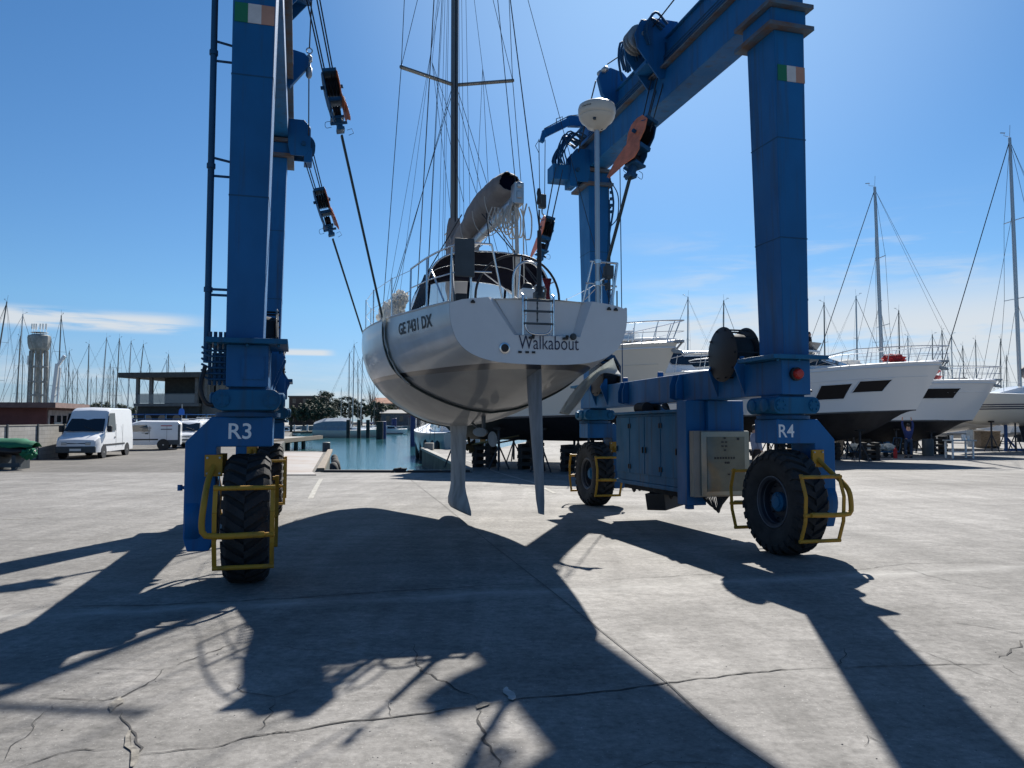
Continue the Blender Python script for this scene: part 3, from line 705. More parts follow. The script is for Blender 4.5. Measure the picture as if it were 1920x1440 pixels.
# strut cylinders and chain guides on the beams
def hoist(su, v, z, drop, kind):
    """sheave bracket on the inner side of an upper beam; cables leave from it"""
    x = su*HW-su*.24
    b_ = MB(); x1 = x-su*(.55 if kind != 'low' else .45)
    if kind == 'low':      # curved hook-shaped cheek with a round hole
        ring = [(0,0),(.30,.0),(.42,-.15),(.42,-.55),(.33,-.7),(.05,-.7),(0,-.5)]
        for dv in (-.16, .16): b_.prism(ring, (x, v+dv, z+.45), (-su,0,0), (0,0,1), (0,.03,0))
        b_.box(min(x, x1+su*.1), max(x, x1+su*.1), v-.17, v+.17, z+.02, z+.1)
        b_.box(min(x-su*.3, x1), max(x-su*.3, x1), v-.17, v+.17, z-.36, z-.08)
    else:
        ring = [(0,-.55),(.1,-.6),(.5,-.1),(.55,.12),(.45,.35),(.2,.45),(-.25,.45),(-.25,.1),(0,.05)]
        for dv in (-.22, .22): b_.prism(ring, (x, v+dv, z), (-su,0,0), (0,0,1), (0,.03,0))
        b_.box(min(x, x-su*.35), max(x, x-su*.35), v-.22, v+.22, z-.35, z-.28)
    br = b_.build('hoist_bracket', M['blue'], lift, bevel=.006)
    s_ = MB()
    for k in range(3): s_.lathe([(.20,-.025),(.22,-.02),(.185,-.005),(.185,.005),(.22,.02),(.20,.025)], (x1+su*.16, v-.1+k*.1, z-.02 if kind == 'low' else z+.15), (0,1,0), 24)
    s_.lathe([(.04,-.25),(.04,.25)], (x1+su*.16, v, z-.02 if kind == 'low' else z+.15), (0,1,0), 12)
    s_.build('sheave', M['galv'] if kind != 'low' else M['bluedark'], br, smooth=40)
    return x1+su*.16
hoist(-1, -.35, 8.45, 0, 'high'); hoist(1, -.35, 8.05, 0, 'high')
hoist(-1, 3.05, 7.05, 0, 'low'); hoist(1, 3.05, 7.05, 0, 'low')
# intermediate bracket with shackle (both beams) and the tension cable through the brackets
for su in (-1, 1):
    x = su*HW-su*.24; z = 8.0 if su < 0 else 8.2
    b_ = MB(); ring = [(0,-.45),(.05,-.48),(.34,-.10),(.36,.06),(.28,.14),(.1,.18),(0,.14)]
    if su > 0: ring = [(-.3,-.15),(.0,-.5),(.28,-.1),(.36,.2),(.28,.36),(.1,.42),(-.15,.36),(-.3,.2)]
    b_.prism(ring, (x, 1.55, z), (-su,0,0), (0,0,1), (0,.12,0)); b_.build('cable_bracket', M['blue'], lift, bevel=.01)
    c_ = MB(); xs = x-su*.36 if su < 0 else x-su*.25
    c_.lathe([(.03,-.22),(.055,-.18),(.055,-.05),(.03,-.02),(.03,.06),(.055,.08),(.055,.16),(.02,.2)], (xs, 1.55, z-.05 if su < 0 else z+.35), (0,0,1) if su < 0 else (0,1,.15), 12)
    ring = [(xs+.05*math.cos(a), 1.55, z+.22+.05*math.sin(a)) for a in [k*math.pi/6 for k in range(12)]]
    if su < 0: c_.tube(ring, .012, 6, closed=True)
    c_.build('turnbuckle', M['galv'], lift, smooth=40)
    c_ = MB()
    if su < 0: c_.tube([(xs, 1.4, z+.2), (xs+.02, .2, 8.6)], .011, 6); c_.tube([(xs, 1.6, z-.25), (-HW+.62, 2.9, 7.2)], .011, 6)
    else: c_.tube([(xs, 1.3, z+.38), (HW-.45, -.1, 8.32), (HW-.45, -3, 8.5)], .012, 6); c_.tube([(xs, 1.9, z+.32), (HW-.5, 2.9, 7.4)], .014, 6)
    c_.build('tension_cable', M['cable'], lift)
# chain / hose bunch at the right-hand hoists
mb = MB(); rr = random.Random(3)
for k in range(14):
    v = -.8+k*.09; mb.tube(spline([(HW-.3, v, 8.3), (HW-.45-rr.random()*.15, v+.05, 8.42+rr.random()*.15), (HW-.62, v+.1, 8.2+rr.random()*.15), (HW-.55, v+.12, 7.85+rr.random()*.2)], 4), .022, 6)
mb.build('hose_bunch', M['bluedark'], lift, smooth=60)
mb = MB(); rr = random.Random(4)
for k in range(16):
    v = 2.75+k*.05; mb.tube(spline([(HW-.35, v, 7.72), (HW-.5-rr.random()*.2, v+.05, 7.8+rr.random()*.12), (HW-.80-rr.random()*.1, v+.02, 7.4), (HW-.75-rr.random()*.2, v, 7.1)], 4), .016, 6)
mb.build('hose_bunch', M['bluedark'], lift, smooth=60)
mb = MB(); mb.box(HW-1.05, HW-.62, 2.9, 3.3, 6.82, 7.14); mb.build('junction_box', M['blue'], lift, bevel=.01)
# little jib crane on the far right leg
mb = MB(); pts = [(HW-.2, 3.45, 7.9), (HW-.2, 3.5, 8.35), (HW-.55, 3.5, 8.52), (HW-1.55, 3.4, 8.22)]
mb.tube([(HW-.1, 3.45, 8.2), (HW-.1, 3.45, 8.5)], .12, 16); mb.bar((HW, 3.5, 8.36), (HW-.52, 3.45, 8.30), .14, .22); mb.bar((HW-.50, 3.45, 8.30), (HW-1.10, 3.35, 7.93), .11, .16)
mb.bar((HW-1.10, 3.35, 7.97), (HW-1.16, 3.35, 7.74), .10, .09)
jc = mb.build('jib_crane', M['blue'], lift, bevel=.008)
mb = MB()
for dx in (-.07, .07): mb.tube([(HW-1.15+dx, 3.35, 7.8), (HW-1.15+dx*.8, 3.35, 6.6)], .008, 6)
mb.tube([(HW, 3.5, 8.55), (HW-.5, 3.45, 8.43), (HW-1.10, 3.35, 8.04)], .010, 6)
mb.tube([(HW-.80, 3.42, 8.15), (HW-.80, 3.42, 8.32), (HW-.66, 3.42, 8.38), (HW-.66, 3.42, 8.25)], .010, 6)
mb.tube([(HW-1.22, 3.35, 7.78), (HW-1.30, 3.35, 7.65), (HW-1.22, 3.35, 7.5), (HW-1.22, 3.35, 7.35)], .007, 6)
mb.build('jib_cable', M['cable'], jc)
mb = MB(); mb.box(HW-1.23, HW-1.07, 3.29, 3.41, 6.30, 6.60); mb.build('hook_block', M['greypanel'], jc, bevel=.02)
mb = MB(); mb.tube(spline([(HW-1.15, 3.35, 6.31), (HW-1.15, 3.35, 6.19), (HW-1.09, 3.35, 6.13), (HW-1.15, 3.35, 6.05), (HW-1.22, 3.35, 6.11)], 6), .016, 8); mb.build('hook', M['galv'], jc, smooth=60)
# hanging hoses beside the far right leg
mb = MB(); mb.tube(spline([(HW+.25, 3.0, 7.0), (HW+.34, 3.0, 6.4), (HW+.22, 3.0, 5.6), (HW+.24, 3.0, 4.2), (HW+.28, 3.0, 2.6)], 6), .022, 8)
mb.tube([(HW+.45, 2.9, 7.6), (HW+.47, 2.9, 2.6)], .010, 6); mb.tube(spline([(HW+.25, 2.95, 6.9), (HW+.42, 2.95, 6.6), (HW+.40, 2.95, 6.1), (HW+.24, 2.95, 5.9)], 6), .012, 6)
for k in range(4): mb.lathe([(.04,0),(.04,.05)], (HW+.27, 2.95, 6.2+k*.14), (0,0,1), 8)
mb.build('hanging_hose', M['bluedark'], lift, smooth=60)
# plate carrying the leg number beside the far right reel
mb = MB(); mb.prism([(0,0),(.5,0),(.5,.42),(.36,.66),(.12,.66),(0,.45)], (HW-.12, HL-.52, 2.485), (1,0,0), (0,0,1), (0,.02,0)); pl = mb.build('number_plate', M['bluedark'], lift)
vs, fs = text_fit('R2', .26, .19, .01); mb = MB(); mb.add([(HW-.02+x, HL-.5325, 2.70+y) for x, y in vs], fs); mb.build('lettering', M['textw'], pl)

# engine cabinet with four doors under the right beam
U0, U1 = 2.90, 3.72; V0, V1 = -1.22, 1.2; Z0, Z1 = .70, 1.86
mb = MB(); mb.box(U0, U1, V0, V1, Z0, Z1); cab = mb.build('engine_cabinet', M['bluegrey'], lift, bevel=.01)
mb = MB(); mb.box(U0-.05, U1+.05, V0-.02, V1+.05, Z1+.002, Z1+.05); mb.build('cabinet_roof', M['bluegrey'], cab, bevel=.012)
W = (V1-V0)/4
for k in range(4):
    mb = MB(); mb.box(U0-.018, U0-.002, V0+k*W+.012, V0+(k+1)*W-.012, Z0+.14, Z1-.05); d_ = mb.build('cabinet_door', M['bluegrey'], cab, bevel=.004)
    mb = MB(); vv = V0+(k+(.06 if k % 2 else .94))*W
    for z in (Z0+.25, Z1-.2): mb.box(U0-.034, U0-.019, vv-.012, vv+.012, z-.04, z+.04)
    mb.box(U0-.04, U0-.019, V0+(k+(.9 if k % 2 else .1))*W-.01, V0+(k+(.9 if k % 2 else .1))*W+.01, 1.2, 1.3)
    mb.build('door_hinge', M['black'], d_)
mb = MB(); mb.box(U0-.01, U1, V0-.02, V1+.02, Z0-.07, Z0-.002); mb.build('cabinet_sill', M['bluegrey'], cab, bevel=.006)
mb = MB()
for k in range(9):
    v = V0+.1+k*.24; mb.tube(spline([(U0+.1, v, Z0-.05), (U0+.2, v+.1, Z0-.14-.04*(k % 3)), (U0+.3, v+.2, Z0-.07)], 4), .02, 6)
mb.box(U0+.1, U1-.1, V0+.2, V1-.1, Z0-.16, Z0-.072); mb.build('underside_piping', M['blackmat'], cab)
# pipes and exhaust on top of the cabinet
mb = MB(); mb.tube(spline([(3.3, .35, 1.9), (3.3, .35, 2.02), (3.1, .3, 2.04)], 4), .06, 10); mb.lathe([(.1,0),(.1,.35)], (3.0, .1, 1.97), (0,1,0), 14)
mb.build('exhaust_pipe', M['blackmat'], lift, smooth=40); mb = MB(); mb.tube(spline([(3.2, -.3, 1.9), (3.15, -.32, 2.0), (3.0, -.5, 1.98), (3.0, -.7, 1.9)], 5), .03, 8); mb.build('coolant_hose', M['blackmat'], lift, smooth=40)
mb = MB(); mb.lathe([(.0,0),(.22,0),(.22,.10),(.14,.12),(.14,.30)], (3.35, .62, 1.90), (0,0,1), 20); mb.build('air_filter', M['bluedark'], lift, smooth=40)
# column and tank that carry the control panel
mb = MB(); mb.box(U0-.06, U0+.26, V0-.34, V0-.03, .46, 2.038); mb.box(U0-.03, U0+.08, V0-.30, V0-.2, .40, .458)
mb.build('cabinet_column', M['blue'], lift, bevel=.01)
mb = MB(); mb.box(U0+.262, U1+.05, V0-.42, V0-.03, .70, 2.038); mb.lathe([(.05,0),(.05,.05),(.02,.06)], (U1+.05, V0-.3, 1.85), (1,0,0), 12); mb.build('hydraulic_tank', M['blue'], lift, bevel=.012)
PV = V0-.52
mb = MB(); mb.box(U0-.04, U1+.06, PV, PV+.13, .60, 1.58); cp = mb.build('control_panel', M['cab_beige'], lift, bevel=.008)
mb = MB(); mb.box(U0+.07, U1+.055, PV-.03, PV-.002, .62, 1.57); mb.build('panel_door', M['panelmetal'], cp, bevel=.006)
mb = MB(); mb.box(U0+.16, U1-.03, PV-.038, PV-.031, .68, 1.49)
mb.build('panel_window', mat('panel_window_plastic', (.13, .135, .10), .15, spec=.5, var=.3, vscale=2), cp)
mb = MB()
for k in range(8): mb.box(U0+.28+k*.045, U0+.305+k*.045, PV-.044, PV-.039, 1.16, 1.19)
for k in range(3): mb.box(U0+.45+k*.03, U0+.47+k*.03, PV-.044, PV-.039, 1.09, 1.12)
for (x, z) in ((.4,1.34),(.46,1.34),(.4,1.40),(.46,1.40),(.44,1.28),(.5,.92),(.44,1.46)): mb.box(U0+x, U0+x+.035, PV-.044, PV-.039, z, z+.022)
mb.box(U0+.66, U0+.70, PV-.042, PV-.039, 1.44, 1.475)
mb.build('panel_gauges', M['black'], cp)
mb = MB(); rr = random.Random(9)
for k in range(12):
    x0 = U0+.12+k*.03; x1 = U0+.58-k*.02; dz = .22+.02*rr.random()-.012*abs(k-6)
    mb.tube(spline([(x0, PV+.06, .61), (x0*.7+x1*.3, PV+.03, .60-dz*.9), (x0*.4+x1*.6, PV+.05, .60-dz), (x1, PV+.06, .61)], 6), .009, 6)
mb.build('cable_loop', M['black'], cp, smooth=60)
mb = MB(); mb.M = Matrix.Translation((3.2, -.1, .42)) @ Matrix.Rotation(R(-8), 4, 'Y') @ Matrix.Rotation(R(25), 4, 'Z'); mb.box(-.25, .25, -.2, .2, -.14, .14); mb.box(-.2, -.17, -.05, .05, .14, .24)
mb.build('underslung_box', M['black'], lift, bevel=.01)

# ================================================================ slings and blocks
def frame_dir(o): return o
def block(upper, lower, t, name, label, cables=4, flip=1, yaw=0):
    """pulley block on the line upper->lower (lift coordinates) with orange cheek plates in the beam direction"""
    up = Vector(upper); lo = Vector(lower); w = (up-lo).normalized(); c_ = lo.lerp(up, t)
    vdir = Vector((0, 1, 0)); vdir = (vdir - w*vdir.dot(w)).normalized(); n = w.cross(vdir).normalized()
    if n.x < 0: n = -n
    n = -n*1.0 if flip < 0 else n; vdir = w.cross(n).normalized()
    qy = Matrix.Rotation(yaw, 3, w); n = qy @ n; vdir = qy @ vdir
    o = thing(name, label, 'pulley block', lw(*c_)); q = (LMX.to_3x3() @ Matrix((n, vdir, w)).transposed()).normalized().to_quaternion()
    o.rotation_euler = q.to_euler(); o['group'] = 'pulley blocks hanging from the blue boat hoist'
    mbx = MB(); teardrop = [(-.05,.60),(.10,.58),(.22,.48),(.25,.3),(.2,.08),(.38,-.12),(.44,-.22),(.3,-.24),(0,-.2),(-.16,.0),(-.25,.25),(-.22,.48)]
    mbx.prism([(a*.95, b_) for a, b_ in teardrop], (-.13,0,0), (0,1,0), (0,0,1), (.016,0,0))
    mbx.build('cheek_plate', M['orange'], o, bevel=.004)
    mbx = MB(); lowp = [(-.22,.02),(.02,.10),(.2,.02),(.42,-.30),(.5,-.5),(.42,-.54),(.05,-.36),(-.2,-.3),(-.28,-.15)]
    mbx.prism([(a*.95, b_) for a, b_ in lowp], (-.155,0,0), (0,1,0), (0,0,1), (.016,0,0)); mbx.build('lower_cheek_plate', M['orange'], o, bevel=.004)
    mbx = MB(); mbx.prism([(a*.8, b_*.95) for a, b_ in teardrop], (.13,0,0), (0,1,0), (0,0,1), (.016,0,0))
    mbx.box(-.125, .125, -.2, .2, .50, .56); mbx.box(-.125, .125, -.2, .16, -.04, .03); mbx.box(-.10, .14, -.18, .12, -.34, -.3)
    mbx.prism([(a*.6, b_*.9) for a, b_ in lowp], (.11,0,0), (0,1,0), (0,0,1), (.016,0,0))
    mbx.box(-.07, .07, -.1, .1, -.56, -.5); mbx.box(-.05, .05, -.07, .07, -.502, -.30); mbx.tube([(-.14, .05, -.42), (.16, .05, -.42)], .03, 8); mbx.tube([(-.2, .02, .28), (.2, .02, .28)], .035, 10)
    mbx.tube([(-.15,-.2,.44),(-.24,-.22,.36)], .01, 6); mbx.tube(spline([(.15,.0,-.35),(.24,.0,-.36),(.25,.0,-.46),(.15,.0,-.46)], 3), .006, 5)
    mbx.tube([(-.13,-.1,-.5),(-.22,-.1,-.48),(-.24,-.1,-.57),(-.14,-.1,-.6)], .006, 5)
    mbx.build('block_frame', M['bluedark'], o, bevel=.005)
    mbx = MB()
    for k in range(4): mbx.lathe([(.16,-.018),(.19,-.016),(.155,-.004),(.155,.004),(.19,.016),(.16,.018)], (-.085+k*.057, 0, .28), (1,0,0), 22)
    for k in range(2): mbx.lathe([(.09,-.03),(.11,-.03),(.09,0),(.11,.03),(.09,.03)], (-.03+k*.06, .03, -.2), (1,0,0), 18)
    mbx.build('sheave', M['black'], o, smooth=40)
    mbx = MB(); ln_ = (up-c_).length
    for k in range(cables):
        x = -.085+.17*k/(cables-1); mbx.tube([(x, -.16+.1*(k % 2)*2, .30), (x*1.4, (-.12+.12*(k % 2)*2)*1.2, ln_)], .011, 6)
    mbx.build('hoist_cable', M['cable'], o)
    return c_, w, vdir
# hull section hooks are filled in once the boat exists
# ================================================================ the hanging sailing boat
class Hull:
    def __init__(s, tab): s.tab = tab; s.flat = [(r[0],)+tuple(c for p in r[1] for c in p) for r in tab]
    def sec(s, x):
        f = crom(s.flat, x); return [(f[2*i], f[2*i+1]) for i in range(len(f)//2)]
    def fine(s, x, n=4):
        p = s.sec(x); tab = []; t_ = 0
        for i, q in enumerate(p):
            if i: t_ += math.hypot(q[0]-p[i-1][0], q[1]-p[i-1][1])+1e-6
            tab.append((t_, q[0], q[1]))
        return [crom(tab, tab[i][0]+(tab[i+1][0]-tab[i][0])*k/n) for i in range(len(p)-1) for k in range(n)]+[list(p[-1])]
    def side(s, x, z):
        p = s.fine(x)
        if z >= p[-1][1]: return p[-1][0]
        for a, b_ in zip(p[:-1], p[1:]):
            if a[1] <= z <= b_[1]: return a[0]+(b_[0]-a[0])*(z-a[1])/max(b_[1]-a[1], 1e-6)
        return p[0][0]
    def sheer(s, x): q = s.sec(x)[-1]; return q
HT = Hull([
 (-3.15, [(0,2.25),(.35,2.258),(.64,2.29),(.88,2.375),(1.03,2.51),(1.10,2.68),(1.125,2.83),(1.125,2.96)]),
 (-2.0, [(0,1.985),(.35,2.02),(.72,2.12),(1.03,2.25),(1.24,2.42),(1.34,2.62),(1.375,2.82),(1.38,3.0)]),
 (-.6, [(0,1.70),(.4,1.76),(.85,1.92),(1.22,2.12),(1.47,2.35),(1.58,2.6),(1.62,2.82),(1.62,3.05)]),
 (1.0, [(0,1.49),(.45,1.56),(.95,1.75),(1.35,2.0),(1.6,2.28),(1.72,2.56),(1.75,2.82),(1.74,3.10)]),
 (2.5, [(0,1.45),(.42,1.53),(.88,1.74),(1.25,2.0),(1.5,2.3),(1.63,2.6),(1.69,2.87),(1.69,3.16)]),
 (4.0, [(0,1.52),(.3,1.6),(.65,1.82),(.95,2.08),(1.17,2.38),(1.3,2.68),(1.38,2.96),(1.41,3.24)]),
 (5.5, [(0,1.75),(.15,1.82),(.35,2.02),(.54,2.26),(.7,2.52),(.83,2.8),(.92,3.06),(.97,3.33)]),
 (6.8, [(0,2.3),(.04,2.33),(.11,2.45),(.18,2.6),(.25,2.78),(.32,2.98),(.38,3.2),(.42,3.42)]),
 (7.6, [(0,3.3),(.003,3.31),(.006,3.33),(.01,3.36),(.014,3.39),(.018,3.42),(.02,3.45),(.022,3.49)])])
boat = thing('sailboat', 'white sailboat hanging in the slings of the blue hoist, stern towards the camera', 'sailboat', (-.49, 12.3, 0), ROT)
def bw(u, s_, z): return Matrix.Translation((-.49, 12.3, 0)) @ Matrix.Rotation(ROT, 4, 'Z') @ Vector((u, s_, z))

mh = mat('hull_gelcoat', (.70, .70, .68), .3, coat=.25)
t = mh.node_tree; b = t.nodes['Principled BSDF']; c_ = t.nodes.new('ShaderNodeTexCoord'); sp = t.nodes.new('ShaderNodeSeparateXYZ'); t.links.new(c_.outputs['Object'], sp.inputs[0])
rp = t.nodes.new('ShaderNodeValToRGB'); rp.color_ramp.interpolation = 'CONSTANT'
mr = t.nodes.new('ShaderNodeMapRange'); mr.inputs['From Min'].default_value = 2.0; mr.inputs['From Max'].default_value = 3.0; t.links.new(sp.outputs[2], mr.inputs['Value']); t.links.new(mr.outputs[0], rp.inputs[0])
e = rp.color_ramp.elements; e[0].position = 0; e[0].color = (.33, .34, .34, 1); e[1].position = .205; e[1].color = (.006, .007, .02, 1); q = e.new(.262); q.color = (.70, .70, .68, 1)
nz = t.nodes.new('ShaderNodeTexNoise'); nz.inputs['Scale'].default_value = 2.5; nz.inputs['Detail'].default_value = 6; t.links.new(c_.outputs['Object'], nz.inputs['Vector'])
mm = t.nodes.new('ShaderNodeMixRGB'); mm.blend_type = 'MULTIPLY'; mm.inputs[0].default_value = .42
t.links.new(rp.outputs[0], mm.inputs[1]); t.links.new(nz.outputs['Fac'], mm.inputs[2]); t.links.new(mm.outputs[0], b.inputs['Base Color'])
r2 = t.nodes.new('ShaderNodeValToRGB'); r2.color_ramp.interpolation = 'CONSTANT'; t.links.new(mr.outputs[0], r2.inputs[0])
e = r2.color_ramp.elements; e[0].position = 0; e[0].color = (.6,)*3+(1,); e[1].position = .205; e[1].color = (.30,)*3+(1,); t.links.new(r2.outputs[0], b.inputs['Roughness'])
n3 = t.nodes.new('ShaderNodeTexNoise'); n3.inputs['Scale'].default_value = 1.3; t.links.new(c_.outputs['Object'], n3.inputs['Vector'])
bp = t.nodes.new('ShaderNodeBump'); bp.inputs['Strength'].default_value = .15; bp.inputs['Distance'].default_value = .02; t.links.new(n3.outputs['Fac'], bp.inputs['Height']); t.links.new(bp.outputs[0], b.inputs['Normal'])

mb = MB(); rows = []; n = 56
for i in range(n+1):
    x = -3.15+10.75*i/n; f = HT.fine(x, 5)
    rows.append([(-p[0], x, p[1]) for p in f[::-1]]+[(p[0], x, p[1]) for p in f[1:]])
mb.grid(rows); hull = mb.build('hull', mh, boat, smooth=60)
# deck with camber and toe rail
def decku(x, k):
    w, z = HT.sheer(x); return (w*k, x, z+.10*(1-k*k)*min(1, w))
mb = MB(); ks = [-1+i/5 for i in range(11)]
mb.grid([[decku(-3.1+10.68*i/40, k) for k in ks] for i in range(41)]); mb.build('deck', M['gelmat'], boat, smooth=50)
mb = MB()
for sd in (-1, 1):
    mb.tube([(sd*(HT.sheer(-3.14+10.7*i/40)[0]-.01), -3.14+10.7*i/40, HT.sheer(-3.14+10.7*i/40)[1]+.012) for i in range(41)], .018, 6)
mb.build('toe_rail', M['alu'], boat, smooth=50)
# transom with shallow recess
TS = -3.16
f = HT.fine(-3.15, 6); side_r = [(p[0], p[1]) for p in f[::-1]]; side_l = [(-p[0], p[1]) for p in f[1:]]
top = [(-.98,3.005),(-.8,3.03),(-.66,3.045)]; notch = [(-.66,3.045),(-.34,2.60),(.50,2.60),(.66,3.045)]
outline = [(-1.125,2.96)] + top[:2] + notch + [(.8,3.03),(.98,3.005)] + side_r + side_l[:-1]
tri = tessellate_polygon([[Vector((a, b_, 0)) for a, b_ in outline]])
mb = MB(); mb.add([(a, TS, b_) for a, b_ in outline], [tuple(x) for x in tri])
DP = .11
back = [(-.56,3.05),(-.28,2.63),(.44,2.63),(.56,3.05)]
mb.add([(a, TS+DP*(1 if b_ < 3 else .9), b_) for a, b_ in back], [(0, 1, 2, 3)])
for i in range(3):
    a, c2 = notch[i], notch[i+1]; a2, c3 = back[i], back[i+1]
    mb.add([(a[0], TS, a[1]), (c2[0], TS, c2[1]), (c3[0], TS+DP, c3[1]), (a2[0], TS+DP, a2[1])], [(0, 1, 2, 3)])
for i, (x0, x1) in enumerate(((-1.125, -.66), (.66, 1.125), (-.66, .66))):   # rounded top edge back to the deck
    zz = lambda u_: 2.96+.09*(1-(u_/1.125)**2)
    seg = [x0+(x1-x0)*k/6 for k in range(7)]; y0 = TS if i < 2 else TS+DP*.9
    mb.grid([[(u_, y0, zz(u_)+(.006 if i < 2 else 0)) for u_ in seg], [(u_, TS+.30, zz(u_)+.012) for u_ in seg]])
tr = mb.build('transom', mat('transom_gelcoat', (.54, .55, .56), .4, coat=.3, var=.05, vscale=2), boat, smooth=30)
vs, fs = text_fit('Walkabout', .765, .165, -.004)
mb = MB(); mb.add([(-.285+x, TS-.006, 2.435+y) for x, y in vs], fs); mb.build('name_lettering', M['text'], tr)
mb = MB(); mb.lathe([(.062,0),(.066,.012),(.048,.016),(.046,-.0)], (-.46, TS-.002, 2.44), (0,-1,0), 24); mb.build('exhaust_ring', M['steel'], tr, smooth=40)
mb = MB(); mb.lathe([(.046,0),(.046,.004),(.001,.004)], (-.46, TS-.004, 2.44), (0,-1,0), 24)
for x in (-.27, -.18, -.10): mb.box(x-.02, x+.02, TS-.016, TS-.001, 2.385, 2.41)
for (x, z) in ((-.85, 2.99), (.88, 2.97), (.97, 2.965)): mb.box(x-.025, x+.025, TS-.02, TS-.001, z-.025, z-.003); mb.box(x-.012, x+.012, TS-.022, TS-.001, z, z+.012)
for x in (-.13, .30): mb.box(x-.03, x+.03, TS-.05, TS-.001, 2.56, 2.585); mb.lathe([(.018,0),(.018,.03)], (x, TS-.045, 2.595), (1,0,0), 8)
mb.build('through_hull_fitting', M['black'], tr)
mb = MB(); mb.lathe([(.04,0),(.042,.02),(.03,.04),(.0,.045)], (.405, TS-.002, 2.60), (0,-1,0), 18); mb.build('stern_light', M['greypanel'], tr, smooth=40)
# bathing ladder
mb = MB(); ly = TS-.05
for x in (-.245, .14):
    mb.tube([(x, ly+.05, 3.10), (x, ly, 3.08), (x, ly, 2.86), (x, ly, 2.60)], .014, 8)
    mb.tube([(x+(.035 if x < 0 else -.035), ly-.01, 3.06), (x+(.035 if x < 0 else -.035), ly-.01, 2.85)], .012, 8)
mb.tube(spline([(-.21, ly-.01, 2.84), (-.21, ly-.01, 2.68), (-.15, ly-.01, 2.62), (.05, ly-.01, 2.62), (.105, ly-.01, 2.68), (.105, ly-.01, 2.84)], 4), .011, 8)
lad = mb.build('bathing_ladder', M['steel'], boat, smooth=50)
mb = MB()
for z in (3.02, 2.89, 2.74): mb.box(-.235, .13, ly-.03, ly+.01, z-.014, z+.010)
mb.build('ladder_rung', M['greypanel'], lad, bevel=.004)
mb = MB(); mb.tube([(-.06, ly+.02, 3.06), (-.06, ly+.02, 2.76)], .008, 6); 
for z in (2.98, 2.92, 2.86, 2.78): mb.lathe([(.012,0),(.012,.02)], (-.06, ly+.015, z), (0,0,1), 8)
mb.build('ladder_chain', M['greypanel'], lad)

# registration number wrapped onto the port topside
def wrap(txt, s0, s1, z0, z1, h, name, m, bold):
    vs, fs = text_fit(txt, 1, 1, bold); mb = MB(); out_ = []
    for x, y in vs:
        s_ = s0+(s1-s0)*x; z = z0+(z1-z0)*x+h*y; out_.append((-(HT.side(s_, z)+.006), s_, z))
    mb.add(out_, fs); return mb.build(name, m, hull)
wrap('GE 7431 DX', -1.38, -2.62, 2.745, 2.735, .165, 'registration_lettering', M['textb'], .028)

def foil(name, m, secs, u0, parent, n=18):
    """secs: (z, s_lead, s_trail, thickness)"""
    mb = MB(); rows = []
    for z, sl, st, th in secs:
        ch = sl-st; r_ = []
        for k in range(n):
            a = 2*math.pi*k/n; x = .5-.5*math.cos(a); yt = th/2*(1.05*(2.969*math.sqrt(max(x,0))-1.26*x-3.516*x*x+2.843*x**3-1.036*x**4))
            r_.append((u0+(yt if a < math.pi else -yt), sl-ch*x, z))
        rows.append(r_)
    mb.loft(rows); return mb.build(name, m, parent, smooth=50)
M['rudderpaint'] = mat('rudder_paint', (.24, .26, .28), .5, var=.3, vscale=3, stretch=(2, 2, .6), bump=.1, bscale=9)
foil('rudder', M['rudderpaint'], [(2.30, -2.45, -3.0, .12), (1.9, -2.5, -3.02, .11), (1.2, -2.68, -3.07, .085), (.60, -2.82, -3.12, .06), (.44, -2.90, -3.11, .045)], .05, boat)
foil('keel', M['antifoul'], [(1.62, 2.45, .85, .34), (1.5, 2.35, 1.05, .22), (1.3, 2.32, 1.15, .18), (.8, 2.3, 1.2, .17), (.42, 2.3, 1.22, .17), (.30, 2.34, 1.12, .20), (.15, 2.42, .9, .26), (.04, 2.44, .74, .26), (-.02, 2.38, .72, .20), (-.045, 2.25, .78, .1)], 0, boat, 24)
# shaft bracket and folding propeller
mb = MB(); mb.prism([(-.09,1.78),(.09,1.78),(.05,1.40),(-.05,1.40)], (0, -.15, 0), (0,1,0), (0,0,1), (.035,0,0)); mb.tube([(0, 1.0, 1.58), (0, -.2, 1.37)], .018, 8); mb.lathe([(.03,-.14),(.045,-.1),(.045,.1),(.03,.14)], (0, -.17, 1.37), (0,1,-.18), 14)
mb.build('propeller_bracket', M['greypanel'], boat, smooth=40)
mb = MB()
for sg, dz, w_, h_ in ((-1, .03, .11, .07), (1, -.08, .075, .12)):
    ring = [(sg*.10+w_*math.cos(a), dz+h_*math.sin(a)) for a in [k*math.pi/10 for k in range(20)]]
    mb.prism(ring, (0, -.32, 1.36), (1,0,0), (0,.25,1), (0,.018,0))
mb.build('propeller', M['antifoul'], boat, bevel=.004)

# mast, spreaders, boom, cover
MU, MS, MT = -.10, 1.8, 17.6
mb = MB(); rows = []
for z, r_ in ((3.15, 1), (9, 1), (14, .85), (MT, .6)):
    rows.append([(MU+.07*r_*math.cos(a), MS+.10*r_*math.sin(a), z) for a in [2*math.pi*k/16 for k in range(16)]])
mb.loft(rows); mast = mb.build('mast', M['mast'], boat, smooth=50)
mb = MB(); mb.box(MU-.012, MU+.012, MS-.118, MS-.10, 4.8, 16.8); mb.build('luff_track', M['black'], mast)
for z0, l_, sw in ((7.80, 1.03, .32), (12.3, .85, .26)):
    for sd in (-1, 1):
        mb = MB(); mb.bar((MU+sd*.05, MS, z0), (MU+sd*l_, MS-sw, z0+.06), .09, .035); mb.lathe([(.03,0),(.035,.02),(.03,.05)], (MU+sd*l_, MS-sw, z0+.04), (0,0,1), 8)
        mb.build('spreader', M['mast'], mast, bevel=.006)
